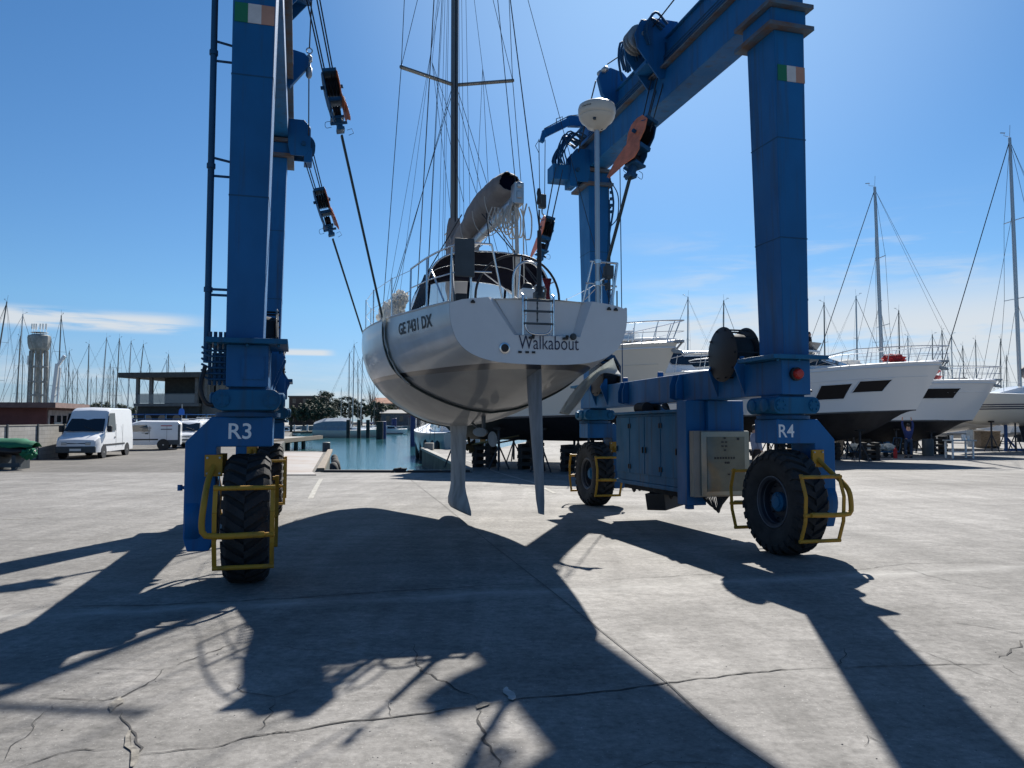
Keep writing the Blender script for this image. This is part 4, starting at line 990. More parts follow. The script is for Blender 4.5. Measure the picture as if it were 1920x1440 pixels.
def wires(name, segs, r_, m, parent, n=5):
    mb = MB()
    for s_ in segs: mb.tube(s_, r_, n)
    return mb.build(name, m, parent)
tipl, tipr = (MU-1.03, MS-.32, 7.87), (MU+1.03, MS-.32, 7.87); t2l, t2r = (MU-.85, MS-.26, 12.37), (MU+.85, MS-.26, 12.37); mtp = (MU, MS-.05, 17.4)
wires('shroud', [[(-1.42, 1.75, 3.12), tipl, t2l, mtp]], .0065, M['cable'], boat)
wires('shroud', [[(1.42, 1.75, 3.12), tipr, t2r, mtp]], .0065, M['cable'], boat)
wires('shroud', [[(-1.40, 1.6, 3.12), (MU-.06, MS, 7.7)], [(1.40, 1.6, 3.12), (MU+.06, MS, 7.7)], [tipl, (MU-.05, MS, 12.2)], [tipr, (MU+.05, MS, 12.2)], [(-1.38, 2.5, 3.15), (MU-.05, MS+.05, 7.6)], [(1.38, 2.5, 3.15), (MU+.05, MS+.05, 7.6)]], .0055, M['cable'], boat)
wires('forestay', [[(0, 7.45, 3.55), (MU, MS+.1, 16.8)]], .012, M['cable'], boat)
wires('backstay', [[(.02, -3.02, 3.95), (MU, MS-.1, 17.5)]], .008, M['cable'], boat)
mb = MB(); mb.tube([(.0, -3.04, 3.10), (.02, -3.03, 3.22)], .05, 10); mb.tube([(.015, -3.035, 3.2), (.02, -3.02, 3.92)], [.032, .026], 10); mb.tube([(.02, -3.02, 3.92), (.02, -3.02, 4.18)], .011, 8)
mb.lathe([(.022,0),(.03,.03),(.022,.1),(.03,.14),(.018,.2)], (.02, -3.01, 4.25), (0,0,1), 10)
mb.build('backstay_tensioner', M['black'], boat, smooth=40)
wires('running_backstay', [[(-1.25, -2.2, 3.05), (MU, MS, 14.6)], [(1.2, -2.5, 3.05), (MU, MS, 14.6)]], .005, M['cable'], boat)
BE = (MU*.2, -2.05, 4.62)
wires('topping_lift', [[(BE[0], BE[1]-.05, BE[2]+.12), (MU, MS-.1, 17.45)]], .006, M['cable'], boat)
hal = []
for (a, b_, z0) in ((.06, .05, 4.9), (.10, -.0, 5.0), (.16, -.08, 5.0), (-.12, .12, 4.0), (-.16, .0, 3.9), (-.2, .1, 3.6)):
    hal.append([(MU+a*1.6, MS-.1+b_-.3*abs(a), z0), (MU+a*.25, MS-.06, 16.5+a)])
for s_, z in ((.9, 5.05), (-.1, 5.05), (-1.0, 4.95)):
    hal.append([(MU+.2, s_, z), (MU+.5, MS-.15, 8.1)]); hal.append([(MU-.22, s_, z), (MU-.45, MS-.15, 8.1)])
hal.append([(MU+.5, MS-.15, 8.1), (MU+.05, MS, 12)]); hal.append([(MU-.45, MS-.15, 8.1), (MU-.05, MS, 12)])
hal.append([(-.1, 5.2, 3.35), (MU, MS+.1, 13.5)]); hal.append([(-.9, 4.2, 3.3), (MU, MS+.1, 12.0)]); hal.append([(-1.3, 3.0, 3.2), (MU, MS+.1, 11.0)])
wires('halyard', hal, .0045, M['cable'], boat, 4)
mb = MB(); rows = [[(MU*.5+.055*math.cos(a), y, 4.52+.10*math.sin(a)) for a in [2*math.pi*k/14 for k in range(14)]] for y in (1.66, -2.05)]; mb.loft(rows)
boom = mb.build('boom', M['alu'], boat, smooth=40)
mb = MB(); mb.box(-.075, .055, -2.24, -2.04, 4.47, 4.76); mb.lathe([(.06,-.03),(.06,.03)], (-.01, -2.2, 4.72), (1,0,0), 14); mb.box(-.045, .025, -2.262, -2.241, 4.54, 4.64)
mb.build('boom_end_fitting', M['alu'], boom, bevel=.012)
rows = []; rr = random.Random(2)
for s_, z0, z1, hw in ((2.12, 3.8, 4.85, .10), (1.98, 3.62, 4.98, .19), (1.6, 3.78, 4.96, .24), (1.25, 4.1, 4.92, .25), (.9, 4.40, 4.95, .22), (.4, 4.60, 5.03, .20), (-.2, 4.66, 5.08, .21), (-.8, 4.68, 5.10, .22), (-1.3, 4.69, 5.09, .22), (-1.72, 4.71, 5.03, .19), (-1.90, 4.76, 4.98, .14)):
    r_ = []
    for k in range(28):
        a = 2*math.pi*k/28; x = hw*math.copysign(abs(math.cos(a))**.75, math.cos(a)); z = (z0+z1)/2+(z1-z0)/2*math.copysign(abs(math.sin(a))**.9, math.sin(a))
        if s_ < 1.4 and z > z0+.3: x *= 1-.45*(z-z0-.3)/(z1-z0-.3)
        x += .05*noise.noise(Vector((s_*3, a*2.5, z*3))); r_.append((MU*.5+x, s_+.03*noise.noise(Vector((z*4, a*3, 0))), z+.05*noise.noise(Vector((s_*4, z*4, a*1.5)))))
    rows.append(r_)
fr = []
for a, b_ in zip(rows[:-1], rows[1:]):
    for k in range(4): fr.append([Vector(p).lerp(Vector(q), k/4)+Vector((.028*noise.noise(Vector(p)*7+Vector((k*.3, 0, 0))), 0, .028*noise.noise(Vector(p)*6))) for p, q in zip(a, b_)])
fr.append([Vector(p) for p in rows[-1]])
mb = MB(); mb.grid(fr, True); cover = mb.build('sail_cover', M['greycanvas'], boat, smooth=70, solid=.008)
mb = MB(); mb.lathe([(.17,4.7),(.15,4.95),(.13,5.15),(.10,5.28)], (MU, MS, 0), (0,0,1), 16, cap=False); mb.build('mast_collar', M['greycanvas'], cover, smooth=60)
mb = MB(); mb.loft([[(p[0]*.94+.0, -1.84, p[2]) for p in rows[-1]], [(p[0]*.9, -1.80, p[2]) for p in rows[-1]]]); mb.build('cover_end_shade', M['navy'], cover)  # dark plate standing in for the shade inside the cover's open end
mb = MB(); mb.tube(spline([(MU-.15, 1.95, 5.0), (MU, 1.68, 5.12), (MU+.16, 1.85, 5.05), (MU, 2.1, 5.3), (MU-.1, 1.95, 4.6), (MU-.3, 1.8, 4.2)], 5), .011, 6)
for s_ in (1.2, .3, -.6, -1.4): mb.tube([(MU*.5+.24*math.cos(a), s_, 4.78+.37*math.sin(a)) for a in [math.pi*(1+k/10) for k in range(11)]], .007, 5)
mb.build('cover_lashing', M['rope'], cover)
# coils of rope, mainsheet tackle below the boom end
mb = MB(); rr = random.Random(12)
for k in range(9):
    x = .02+rr.uniform(-.14, .12); y = -2.05+rr.uniform(-.12, .12); l_ = rr.uniform(.2, .55)
    mb.tube(spline([(x, y, 4.5), (x-.05, y, 4.5-l_*.5), (x-.02, y, 4.5-l_), (x+.05, y, 4.5-l_*.98), (x+.07, y, 4.5-l_*.4), (x+.03, y, 4.46)], 4), .011, 6)
for k in range(5):
    x = -.25+.05*k; mb.tube(spline([(x, -1.7, 4.55), (x-.06, -1.7, 4.35), (x, -1.72, 4.2), (x+.06, -1.7, 4.36), (x+.03, -1.7, 4.55)], 4), .009, 5)
mb.tube([(-.02, -2.1, 4.5), (.0, -2.15, 3.2)], .028, 8); mb.tube([(.08, -2.1, 4.5), (.1, -2.1, 3.2)], .009, 5); mb.tube([(-.09, -2.1, 4.5), (-.03, -2.1, 3.2)], .008, 5)
mb.build('rope_coils', M['rope'], boat, smooth=70)
wires('sheet_rope', [[(-.6, -1.3, 4.52), (-1.05, .2, 3.6)], [(-.35, -1.5, 4.5), (.4, -2.2, 3.3)], [(-.3, -1.55, 4.5), (-.28, -1.7, 4.0)], [(-.1, -1.2, 4.5), (.9, -.9, 3.3)]], .009, M['cable'], boat)

# spray hood
def hood(t_, a):                                     # t 0 front .. 1 back ; a 0..1 port to starboard over the arch
    s_ = .95-1.5*t_; H = .60*(1-t_)**2 + 2*t_*(1-t_)*.80+.80*t_*t_; th = math.pi*(1-a)
    u_ = .98*math.copysign(abs(math.cos(th))**.7, math.cos(th)); z = 3.38+H*abs(math.sin(th))**.62; return (u_, s_+.15*abs(math.cos(th))*(1-t_), z)
nv, ntot = 12, 40; nav = MB(); clr = MB()
grid_ = [[hood(i/nv, k/ntot) for k in range(ntot+1)] for i in range(nv+1)]
idx = [k for k in range(ntot+1)]
nav.grid([[Vector(p) for p in r_[5:ntot-4]] for r_ in grid_]); canopy = nav.build('spray_hood', M['navy'], boat, smooth=60, solid=.012)
for a, b_ in ((0, 6), (ntot-5, ntot+1)):
    cl = MB(); cl.grid([[Vector(p) for p in r_[a:b_]] for r_ in grid_]); cl.build('hood_window', M['winclear'], canopy, smooth=60)
fr = [Vector(p) for p in grid_[0]]
mb = MB(); mb.grid([[p for p in fr], [Vector((p.x*1.02, p.y+.28, 3.22)) for p in fr]]); mb.build('hood_window', M['winclear'], canopy, smooth=60)
mb = MB()
for t_ in (0, .5, 1.0): mb.tube([hood(t_, k/24) for k in range(25)], .013, 8)
mb.build('hood_frame', M['steel'], canopy, smooth=60)
mb = MB()
for a0 in (.3, .5, .7): p = Vector(hood(0, a0)); mb.tube([p, Vector((p.x*1.02, p.y+.29, 3.22))], .022, 6)
mb.build('window_seam', M['navy'], canopy)
# coach roof
mb = MB(); rows = []
for s_, w_, z in ((-.2, .9, 3.30), (.9, .95, 3.40), (2.4, .85, 3.47), (3.8, .55, 3.42), (4.6, .3, 3.30)):
    rows.append([(-w_, s_, 3.1), (-w_*.88, s_, z-.05), (-w_*.6, s_, z), (0, s_, z+.03), (w_*.6, s_, z), (w_*.88, s_, z-.05), (w_, s_, 3.1)])
mb.loft(rows); mb.build('coach_roof', M['gel'], boat, smooth=40)
# steering wheel, pedestal, arch
wc = Vector((-.02, -2.2, 3.20)); mb = MB(); mb.tube([wc+Vector((.58*math.cos(a), 0, .58*math.sin(a))) for a in [2*math.pi*k/48 for k in range(48)]], .017, 8, closed=True)
sw = mb.build('steering_wheel', M['black'], boat, smooth=60)
mb = MB()
for k in range(6): a = math.pi*k/3+.45; mb.tube([wc, wc+Vector((.57*math.cos(a), 0, .57*math.sin(a)))], .009, 6)
mb.build('spoke', M['steel'], sw)
mb = MB(); mb.hexa([(-.17,-2.85,2.98),(.06,-2.85,2.98),(.06,-2.65,2.98),(-.17,-2.65,2.98)], [(-.14,-2.82,3.24),(.03,-2.82,3.24),(.03,-2.68,3.24),(-.14,-2.68,3.24)]); ped = mb.build('steering_pedestal', M['gelmat'], boat, bevel=.02)
mb = MB(); mb.lathe([(.07,0),(.07,.03),(.05,.06),(.0,.075)], (-.055, -2.75, 3.242), (0,0,1), 16); mb.box(.0, .02, -2.856, -2.851, 3.1, 3.12); mb.box(-.04, -.02, -2.856, -2.851, 3.05, 3.07); mb.build('compass', M['black'], ped, smooth=40)
mb = MB(); mb.tube(spline([(-.22, -2.7, 3.0), (-.22, -2.72, 3.42), (-.13, -2.74, 3.56), (0, -2.74, 3.58), (.10, -2.74, 3.5), (.14, -2.74, 3.3), (.15, -2.72, 3.0)], 6), .017, 8); mb.build('pedestal_arch', M['steel'], boat, smooth=60)
# pushpit, stanchions, lifelines
def SH(s_, in_=.06): w_, z = HT.sheer(s_); return w_-in_, z+.01
mb = MB(); rail = []
pl = [(-SH(-1.7)[0], -1.7, 3.62), (-SH(-2.4)[0], -2.4, 3.66), (-1.03, -2.95, 3.69), (-.85, -3.06, 3.70), (-.60, -3.08, 3.70)]
mb.tube(spline(pl, 5), .0125, 8); mb.tube([(p[0], p[1], 3.36) for p in pl], .009, 6)
for a, b_ in (((-.60, -3.08, 3.70), (-.46, -3.05, 3.06)), ((-.86, -3.06, 3.70), (-.84, -3.04, 3.03)), ((-1.05, -2.9, 3.69), (-1.07, -2.9, 3.0)), ((-SH(-2.3)[0], -2.3, 3.66), (-SH(-2.3)[0]-.01, -2.35, 3.0)), ((-SH(-1.7)[0], -1.7, 3.62), (-SH(-1.7)[0]-.02, -1.75, 3.02)), ((-1.05, -2.9, 3.55), (-.9, -2.3, 3.02)), ((-1.2, -2.3, 3.5), (-1.15, -2.9, 3.02))): mb.tube([a, b_], .013, 8)
mb.build('pushpit', M['steel'], boat, smooth=60); mb = MB()
mb.tube([(SH(-1.7)[0], -1.7, 3.60), (SH(-2.4)[0], -2.4, 3.55), (1.05, -2.9, 3.5)], .011, 6)
for p in ((SH(-1.7)[0], -1.7, 3.60), (1.05, -2.9, 3.5)): mb.tube([p, (p[0], p[1], 3.0)], .011, 8)
mb.build('pushpit', M['steel'], boat, smooth=60)
mb = MB()
for sd in (-1, 1):
    for s_ in (-.8, .6, 2.1, 3.6, 5.0): w_, z = SH(s_); mb.tube([(sd*w_, s_, z), (sd*w_, s_, z+.60)], .011, 6)
    for h_ in (.58, .30):
        mb.tube([(sd*SH(x)[0], x, SH(x)[1]+h_) for x in (-1.7, -.8, .6, 2.1, 3.6, 5.0, 6.4)], .0045, 5)
mb.build('lifelines', M['steel'], boat); mb = MB()
mb.tube(spline([(-.5, 6.3, 4.0), (-.3, 7.1, 4.1), (0, 7.4, 4.12), (.3, 7.1, 4.1), (.5, 6.3, 4.0)], 5), .0125, 6)
for x in (-.5, .5): mb.tube([(x, 6.3, 4.0), (x, 6.3, 3.4)], .0125, 6)
mb.tube([(0, 7.4, 4.12), (0, 7.3, 3.5)], .0125, 6)
mb.build('pulpit', M['steel'], boat)
mb = MB()
for k in range(8): x = -1.30-.01*k; mb.tube([(x, -2.35+.09*k, 3.04), (x+.12+.02*k, -1.9+.1*k, 3.5+.02*k)], .012, 6)
mb.build('tackle', M['black'], boat, smooth=40); mb = MB(); mb.box(-1.0, -.86, -2.9, -2.75, 3.02, 3.12); mb.build('outboard_pad', M['black'], boat, bevel=.01); mb = MB(); mb.lathe([(.06,0),(.075,.03),(.05,.05),(.05,.1),(.06,.14),(.0,.15)], (-.86, -2.5, 3.03), (0,0,1), 16)
mb.build('winch', M['black'], boat, smooth=40)
mb = MB(); mb.box(-1.06, -.82, -3.135, -3.105, 3.28, 3.74); mb.build('horseshoe_cover', M['greypanel'], boat, bevel=.012)
# crumpled white sail bag on the side deck
def lump(name, m, c_, sx, sy, sz, parent, seed=0, amp=.3, fr_=3.2, n=24):
    mb = MB(); rows = []
    for i in range(n+1):
        ph = math.pi*i/n; r_ = []
        for k in range(n*2):
            a = math.pi*k/n; d = Vector((math.sin(ph)*math.cos(a), math.sin(ph)*math.sin(a), math.cos(ph)))
            q = 1+amp*noise.noise(d*fr_+Vector((seed, 0, 0)))+amp*.5*noise.noise(d*fr_*2.3+Vector((seed, 5, 0)))-amp*.45*abs(noise.noise(d*fr_*1.7+Vector((0, seed, 3))))
            r_.append((c_[0]+d.x*sx*q, c_[1]+d.y*sy*q, c_[2]+d.z*sz*q))
        rows.append(r_)
    mb.grid(rows, True); return mb.build(name, m, parent, smooth=75)
M['whitecloth'] = cloth('white_cloth', (.74, .74, .72), .5)
lump('sail_bag', M['whitecloth'], (-1.38, .45, 3.24), .21, .30, .25, boat, 3, .5, 3.6)
lump('sail_bag', M['whitecloth'], (-1.27, .30, 3.52), .12, .2, .13, boat, 9, .6, 3.0)
mb = MB(); rr = random.Random(8)
for k in range(9): x = .20+k*.022; mb.tube(spline([(x, -2.4, 3.45), (x+rr.uniform(-.05,.05), -2.45, 3.25), (x+rr.uniform(-.04,.04), -2.5, 3.05)], 3), .012, 5)
mb.build('hanging_rope', M['redrope'], boat)
mb = MB(); mb.tube(spline([(.08,-2.95,3.1),(.02,-3.0,3.16),(.0,-3.02,3.2),(.1,-3.0,3.2),(.12,-2.9,3.1)],4), .016, 6); mb.box(-.05,.07,-3.08,-2.98,3.08,3.15); mb.build('deck_block', M['greypanel'], boat)

# radar mast on the starboard quarter
RX, RY = .83, -2.92
mb = MB(); mb.tube([(RX, RY, 3.0), (RX, RY, 5.34)], .031, 14); rp_ = mb.build('radar_pole', M['alu'], boat, smooth=50)
mb = MB(); mb.lathe([(.05,5.30),(.12,5.33),(.15,5.37),(.20,5.41),(.224,5.45),(.230,5.47),(.222,5.478),(.230,5.486),(.24,5.51),(.24,5.575),(.228,5.615),(.19,5.64),(.10,5.655),(.0,5.66)], (RX, RY, 0), (0,0,1), 48); dome = mb.build('radar_dome', M['radome'], rp_, smooth=40)
vs, fs = text_fit('marine', .13, .022, .01); mb = MB(); o_ = []
for x, y in vs: a = math.radians(-160)+(x)/.238; o_.append((RX+.2425*math.cos(a), RY+.2425*math.sin(a), 5.545+y))
mb.add(o_, fs); mb.build('lettering', M['textb'], dome)
mb = MB(); mb.tube([(RX-.09, RY-.15, 5.38), (RX-.10, RY-.17, 5.39)], .02, 10); mb.tube(spline([(RX+.05,RY-.03,5.3),(RX+.07,RY-.05,5.36),(RX+.03,RY-.04,5.42)],3), .012, 6); mb.build('dome_fitting', M['greypanel'], dome)
mb = MB()
mb.tube([(RX-.10, RY, 3.60), (RX+.30, RY+.05, 3.60)], .014, 8); mb.tube([(RX-.16, RY, 3.32), (RX+.28, RY+.05, 3.30)], .013, 8)
mb.tube([(RX-.07, RY, 3.60), (RX-.20, RY+.05, 3.02)], .013, 8); mb.tube([(RX+.29, RY+.05, 3.60), (RX+.20, RY+.05, 2.99)], .02, 8); mb.tube([(RX+.24, RY+.06, 3.30), (RX+.17, RY+.05, 2.99)], .011, 8)
for z in (3.32, 3.60): mb.lathe([(.045,0),(.045,.05)], (RX, RY, z-.03), (0,0,1), 14)
mb.tube([(RX-.18, RY, 3.1), (RX+.02, RY, 3.3)], .006, 5)
mb.build('radar_brace', M['steel'], rp_, smooth=50)
mb = MB(); mb.box(RX+.10, RX+.20, RY-.06, RY+.06, 3.42, 3.55); mb.hexa([(RX+.12, RY-.05, 3.38), (RX+.18, RY-.05, 3.38), (RX+.18, RY+.05, 3.38), (RX+.12, RY+.05, 3.38)], [(RX+.10, RY-.06, 3.419), (RX+.20, RY-.06, 3.419), (RX+.20, RY+.06, 3.419), (RX+.10, RY+.06, 3.419)]); mb.tube([(RX+.15, RY, 3.38), (RX+.15, RY, 3.31)], .008, 6); mb.box(RX+.11, RX+.16, RY-.04, RY+.03, 3.24, 3.33)
mb.build('stern_lamp', M['greypanel'], rp_, bevel=.006)
mb = MB(); mb.tube([(1.06, -3.0, 2.98), (1.06, -3.0, 3.22)], .009, 6); mb.tube([(.99, -2.9, 2.98), (.99, -2.9, 3.35)], .006, 6); mb.lathe([(.06,0),(.05,.02),(.0,.025)], (1.0, -3.0, 2.985), (0,0,1), 12); mb.build('antenna', M['black'], boat)

# ================================================================ slings under the hull
def l2b(p): return (Matrix.Rotation(-ROT, 4, 'Z') @ Matrix.Translation((.49, -12.3, 0)) @ LMX) @ Vector(p)
def sling(v, hz, name, label, tL, tR, tag_):
    up = {}; low = {}
    for su, t_, side_ in ((-1, tL, 'left'), (1, tR, 'right')):
        w_, z_ = HT.sheer(v); u_ = Vector(({('n',-1):-2.72,('n',1):3.12,('f',-1):-2.72,('f',1):2.42}[(tag_,su)], v+(.25 if hz > 7.5 else -.05), hz+(.5 if (tag_,su) == ('n',-1) else 0))); l_ = Vector((su*(w_+.02), v, z_+.17))
        lab = {('n', -1): 'dark pulley block edge-on above the port side, nearer the camera', ('n', 1): 'large orange-cheeked pulley block beside the radar dome',
               ('f', -1): 'farther dark pulley block hanging by the left rear leg', ('f', 1): 'small orange and black pulley block left of the far right leg'}[(tag_, su)]
        c_, w, vd = block(u_, l_, t_, 'pulley_block', lab, 4, su, R(16) if (tag_,su) == ('n',1) else 0); low[su] = l2b(c_-w*.52)
        o = [x for x in bpy.data.objects if x.get('label') == lab][0]; sc = .95 if (tag_,su) == ('n',1) else .82; o.scale = (sc,)*3
        for ch in [x for x in bpy.data.objects if x.parent == o and x.name.startswith('hoist_cable')]: ch.scale = (1/sc,)*3
    pts = []
    f = HT.fine(v, 4)
    pts.append(low[-1]); pts += [Vector((-(p[0]), v, p[1])) for p in f[::-1]]; pts += [Vector((p[0], v, p[1])) for p in f[1:]]; pts.append(low[1])
    rows = []; wd = .047; n = len(pts)
    for i, p in enumerate(pts):
        a = pts[max(i-1, 0)]; b_ = pts[min(i+1, n-1)]; tg = (b_-a).normalized(); nr = Vector((tg.z, 0, -tg.x)).normalized()
        if nr.dot(Vector((p.x, 0, p.z-2.7))) < 0: nr = -nr
        o0, o1 = .004, .024
        if i in (0, n-1): o0, o1 = -.015, .015
        sv = Vector((0, 1, 0)); q = [p+nr*o0-sv*wd, p+nr*o1-sv*wd, p+nr*o1+sv*wd, p+nr*o0+sv*wd]; rows.append(q)
    mb = MB(); B = Matrix.Translation((-.49, 12.3, 0)) @ Matrix.Rotation(ROT, 4, 'Z'); mb.M = B; mb.loft(rows)
    base = B @ Vector((0, v, HT.fine(v)[0][1]))
    o = mb.build(name, M['strap'], None, loc=base); tag(o, label, 'lifting sling', 'lifting slings passing under the hanging sailboat')
    return o, B, base
near, B, base = sling(-.6, 7.85, 'lifting_sling', 'dark webbing sling under the hull nearer the stern, with white sleeves', .64, .66, 'n')
far, _, _ = sling(3.1, 7.03, 'lifting_sling', 'dark webbing sling farther forward, vanishing behind the port bow', .66, .60, 'f')
# white sleeves on the near sling
def sleeve(side_, pts, w0, w1, off, amp=.03, name='sling_sleeve'):
    mb = MB(); rows = []; n = len(pts)*5
    sp_ = spline(pts, 6)
    for i, p in enumerate(sp_):
        k = i/(len(sp_)-1); wd = w0+(w1-w0)*k; r_ = []
        for j in range(13):
            y = -wd/2+wd*j/12; q = amp*noise.noise(Vector((y*7, i*.35, side_*3)))
            r_.append(B @ Vector((p[0]+side_*q+side_*off, p[1]+y, p[2]+q*.4)) - base)
        rows.append(r_)
    mb.grid(rows); return mb.build(name, M['whitesheet'], near, smooth=80, solid=.006)
sleeve(-1, [(-1.62,-.74,3.22),(-1.60,-.74,3.0),(-1.59,-.73,2.78),(-1.53,-.72,2.52),(-1.40,-.70,2.28),(-1.22,-.67,2.10)], .20, .13, .03, .03)
# white sheet folded up between the starboard bilge and the sling
L_ = [(1150,671,12.0),(1126,688,12.05),(1100,708,12.1),(1080,728,12.2),(1062,752,12.3),(1048,775,12.4)]
R_ = [(1166,706,11.8),(1132,699,11.85),(1114,714,11.9),(1100,732,12.0),(1086,754,12.1),(1066,778,12.2)]
A_ = spline([P(*p) for p in L_], 5); B_ = spline([P(*p) for p in R_], 5); mb = MB(); rows = []
for i, (a, b_) in enumerate(zip(A_, B_)):
    rows.append([a.lerp(b_, j/8)+Vector((0, .05*noise.noise(Vector((i*.3, j*.5, 1)))+.10*math.sin(j/8*math.pi), 0))-base for j in range(9)])
mb.grid(rows); mb.build('sling_sleeve', M['whitesheet'], near, smooth=50, solid=.006)
# ================================================================ background: motor yachts ashore
M['hullwhite'] = mat('yacht_white', (.70, .70, .69), .2, coat=.5)
M['hullcream'] = mat('yacht_cream', (.62, .58, .50), .25, coat=.4)
M['hullglass'] = mat('hull_window_glass', (.006, .007, .010), .25, spec=.15)
M['boot'] = mat('boot_stripe_paint', (.01, .01, .02), .3)
M['deckgrey'] = mat('deck_pale', (.66, .67, .68), .4, var=.05)
M['smoke'] = mat('smoked_perspex', (.06, .06, .07), .1, alpha=.8)
def yacht(label, bow, hd, L_, B, zs0, zs1, zc0, zc1, zk, hullm, cat='motor yacht', house=True, hx=(.34, .80), hh=1.35, fly=True, wins=(), bottom='blackhull', rake=.8, rail=True, slope=1.5):
    """bow = world xy of the stem head, hd = heading angle; zs sheer, zc chine, zk keel (world z, bow / stern)"""
    o = thing('motor_yacht', label, cat, (bow[0], bow[1], zc), hd)
    g = lambda z: z-zc                                            # zc here is the ground level
    def ht(t_, q):                                               # q 0 chine .. 1 sheer ; returns x, half breadth, z
        zs = zs0+(zs1-zs0)*min(1, t_*1.3)**1.3; z0 = zc0+(zc1-zc0)*t_; z = z0+(zs-z0)*q
        xo = -rake*(zs0-z)*max(0, 1-t_*2.2)**1.2
        bt = B/2*(1-(1-min(t_/.52, 1))**2.4)**.85*(1-.08*max(0, t_-.6)/.4)
        bq = .86+.14*q**1.4 if t_ > .3 else (.86+.14*q**1.4)*(1-(1-t_/.3)*(1-q)*.55)
        return (-L_*t_+xo, bt*bq, g(z))
    N_ = 26; ts = [(i/N_)**1.35 for i in range(N_+1)]; top = MB()
    for sd in (-1, 1):
        top.grid([[(p[0], sd*p[1], p[2]) for p in (ht(t_, q/8) for q in range(9))] for t_ in ts])
    e = [ht(1, q/8) for q in range(9)]; top.grid([[(p[0], -p[1], p[2]) for p in e], [(p[0], p[1], p[2]) for p in e]])
    top.build('hull', hullm, o, smooth=40)
    bt = MB(); st = MB()
    for sd in (-1, 1):
        rows = []
        for t_ in ts:
            p = ht(t_, 0); kz = g(zk)+(p[2]-g(zk))*max(0, 1-t_/.42)**2.2; r_ = []
            for k in range(5): u_ = k/4; r_.append((p[0]-(.5*(1-u_)*max(0, 1-t_*3)), sd*p[1]*u_*.985, kz+(p[2]-.02-kz)*u_**1.15))
            rows.append(r_)
        bt.grid(rows)
        st.grid([[(p[0], sd*(p[1]+.012), p[2]+dz) for dz in (-.02, .05)] for p in (ht(t_, 0) for t_ in ts)])
    p = ht(1, 0); bt.add([(p[0], -p[1], p[2]-.02), (p[0], p[1], p[2]-.02), (p[0], 0, g(zk))], [(0, 1, 2)])
    bt.build('bottom', M[bottom], o, smooth=50); st.build('boot_stripe', M['boot'], o)
    dk = MB(); dk.grid([[(ht(t_, 1)[0], ht(t_, 1)[1]*k/3*.995, ht(t_, 1)[2]+.10*(1-(k/3)**2)) for k in range(-3, 4)] for t_ in ts]); dk.build('deck', M['deckgrey'], o, smooth=40)
    rb = MB()
    for sd in (-1, 1): rb.tube([(ht(t_, .93)[0], sd*(ht(t_, .93)[1]+.01), ht(t_, .93)[2]) for t_ in ts], .035, 6)
    rb.build('rubbing_strake', M['hullwhite'], o, smooth=50)
    wl = MB()
    for sd in (-1, 1): wl.grid([[(p[0], sd*(p[1]+.016), p[2]+dz) for dz in (.055, .085)] for p in (ht(t_, 0) for t_ in ts)])
    wl.build('stripe_edge', M['alu'], o)
    kn = MB()
    for sd in (-1, 1): kn.tube([(ht(t_, .70)[0], sd*(ht(t_, .70)[1]+.004), ht(t_, .70)[2]) for t_ in ts[2:]], .018, 6)
    kn.build('hull_knuckle', hullm, o, smooth=50)
    for t_ in (.10, .2, .32, .45):
        cl_ = MB(); p = ht(t_, 1); cl_.tube([(p[0]-.12, -p[1]*.93, p[2]+.07), (p[0]+.12, -p[1]*.93, p[2]+.07)], .02, 6); cl_.tube([(p[0], -p[1]*.93, p[2]), (p[0], -p[1]*.93, p[2]+.07)], .02, 6); cl_.build('cleat', M['steel'], o)
    ht_ = MB(); p = ht(.16, 1); ht_.box(p[0]-.35, p[0]+.35, -.35, .35, p[2]+.06, p[2]+.16); ht_.build('deck_hatch', M['smoke'], o, bevel=.03)
    for (t0, t1, q0, q1, sl) in wins:
        for sd in (-1,):
            w_ = MB(); rows = []
            for j in range(5):
                qq = q0+(q1-q0)*j/4; r_ = []
                for i in range(9):
                    tt = t0+(t1-t0)*i/8+sl*j/4; p = ht(tt, qq); r_.append((p[0], sd*(p[1]+.022), p[2]))
                rows.append(r_)
            fr_ = MB(); fr_.tube([rows[0][i] for i in range(9)]+[rows[j][8] for j in range(1, 5)]+[rows[4][i] for i in range(7, -1, -1)]+[rows[j][0] for j in range(3, 0, -1)], .022, 5, closed=True); fr_.build('window_frame', M['hullwhite'], o)
            w_.grid(rows); w_.build('hull_window', M['hullglass'], o, smooth=60)
    if rail:
        rl = MB(); h0 = .75
        def rp(t_, sd, h_): p = ht(t_, 1); return (p[0]+.25*max(0, 1-t_*8), sd*p[1]*.95, p[2]+h_)
        tr_ = [.46, .38, .3, .22, .15, .09, .04, .012, .0]
        path = [rp(t_, -1, h0*min(1, .35+(.46-t_)*5)) for t_ in tr_]+[rp(t_, 1, h0*min(1, .35+(.46-t_)*5)) for t_ in tr_[::-1]]
        rl.tube(path, .022, 6)
        for sd in (-1, 1):
            for t_ in (.42, .34, .26, .19, .12, .06, .02): p = ht(t_, 1); rl.tube([(p[0]-.12, sd*p[1]*.94, p[2]), rp(t_, sd, h0*min(1, .35+(.46-t_)*5))], .016, 5)
            rl.tube([rp(t_, sd, h0*.5) for t_ in tr_[2:]], .010, 5)
        rl.build('bow_rail', M['steel'], o, smooth=50)
        an = MB(); p = ht(0, 1); an.box(p[0]-.5, p[0]+.22, -.10, .10, p[2]-.02, p[2]+.08); an.tube([(p[0]+.2, 0, p[2]+.02), (p[0]-.12, 0, p[2]-.32)], .04, 6)
        an.prism([(0,0),(.34,-.10),(.40,-.22),(.1,-.2),(-.05,-.08)], (p[0]-.2, 0, p[2]-.18), (1,0,0), (0,0,1), (0,.18,0)); an.build('anchor', M['galv'], o, bevel=.01)
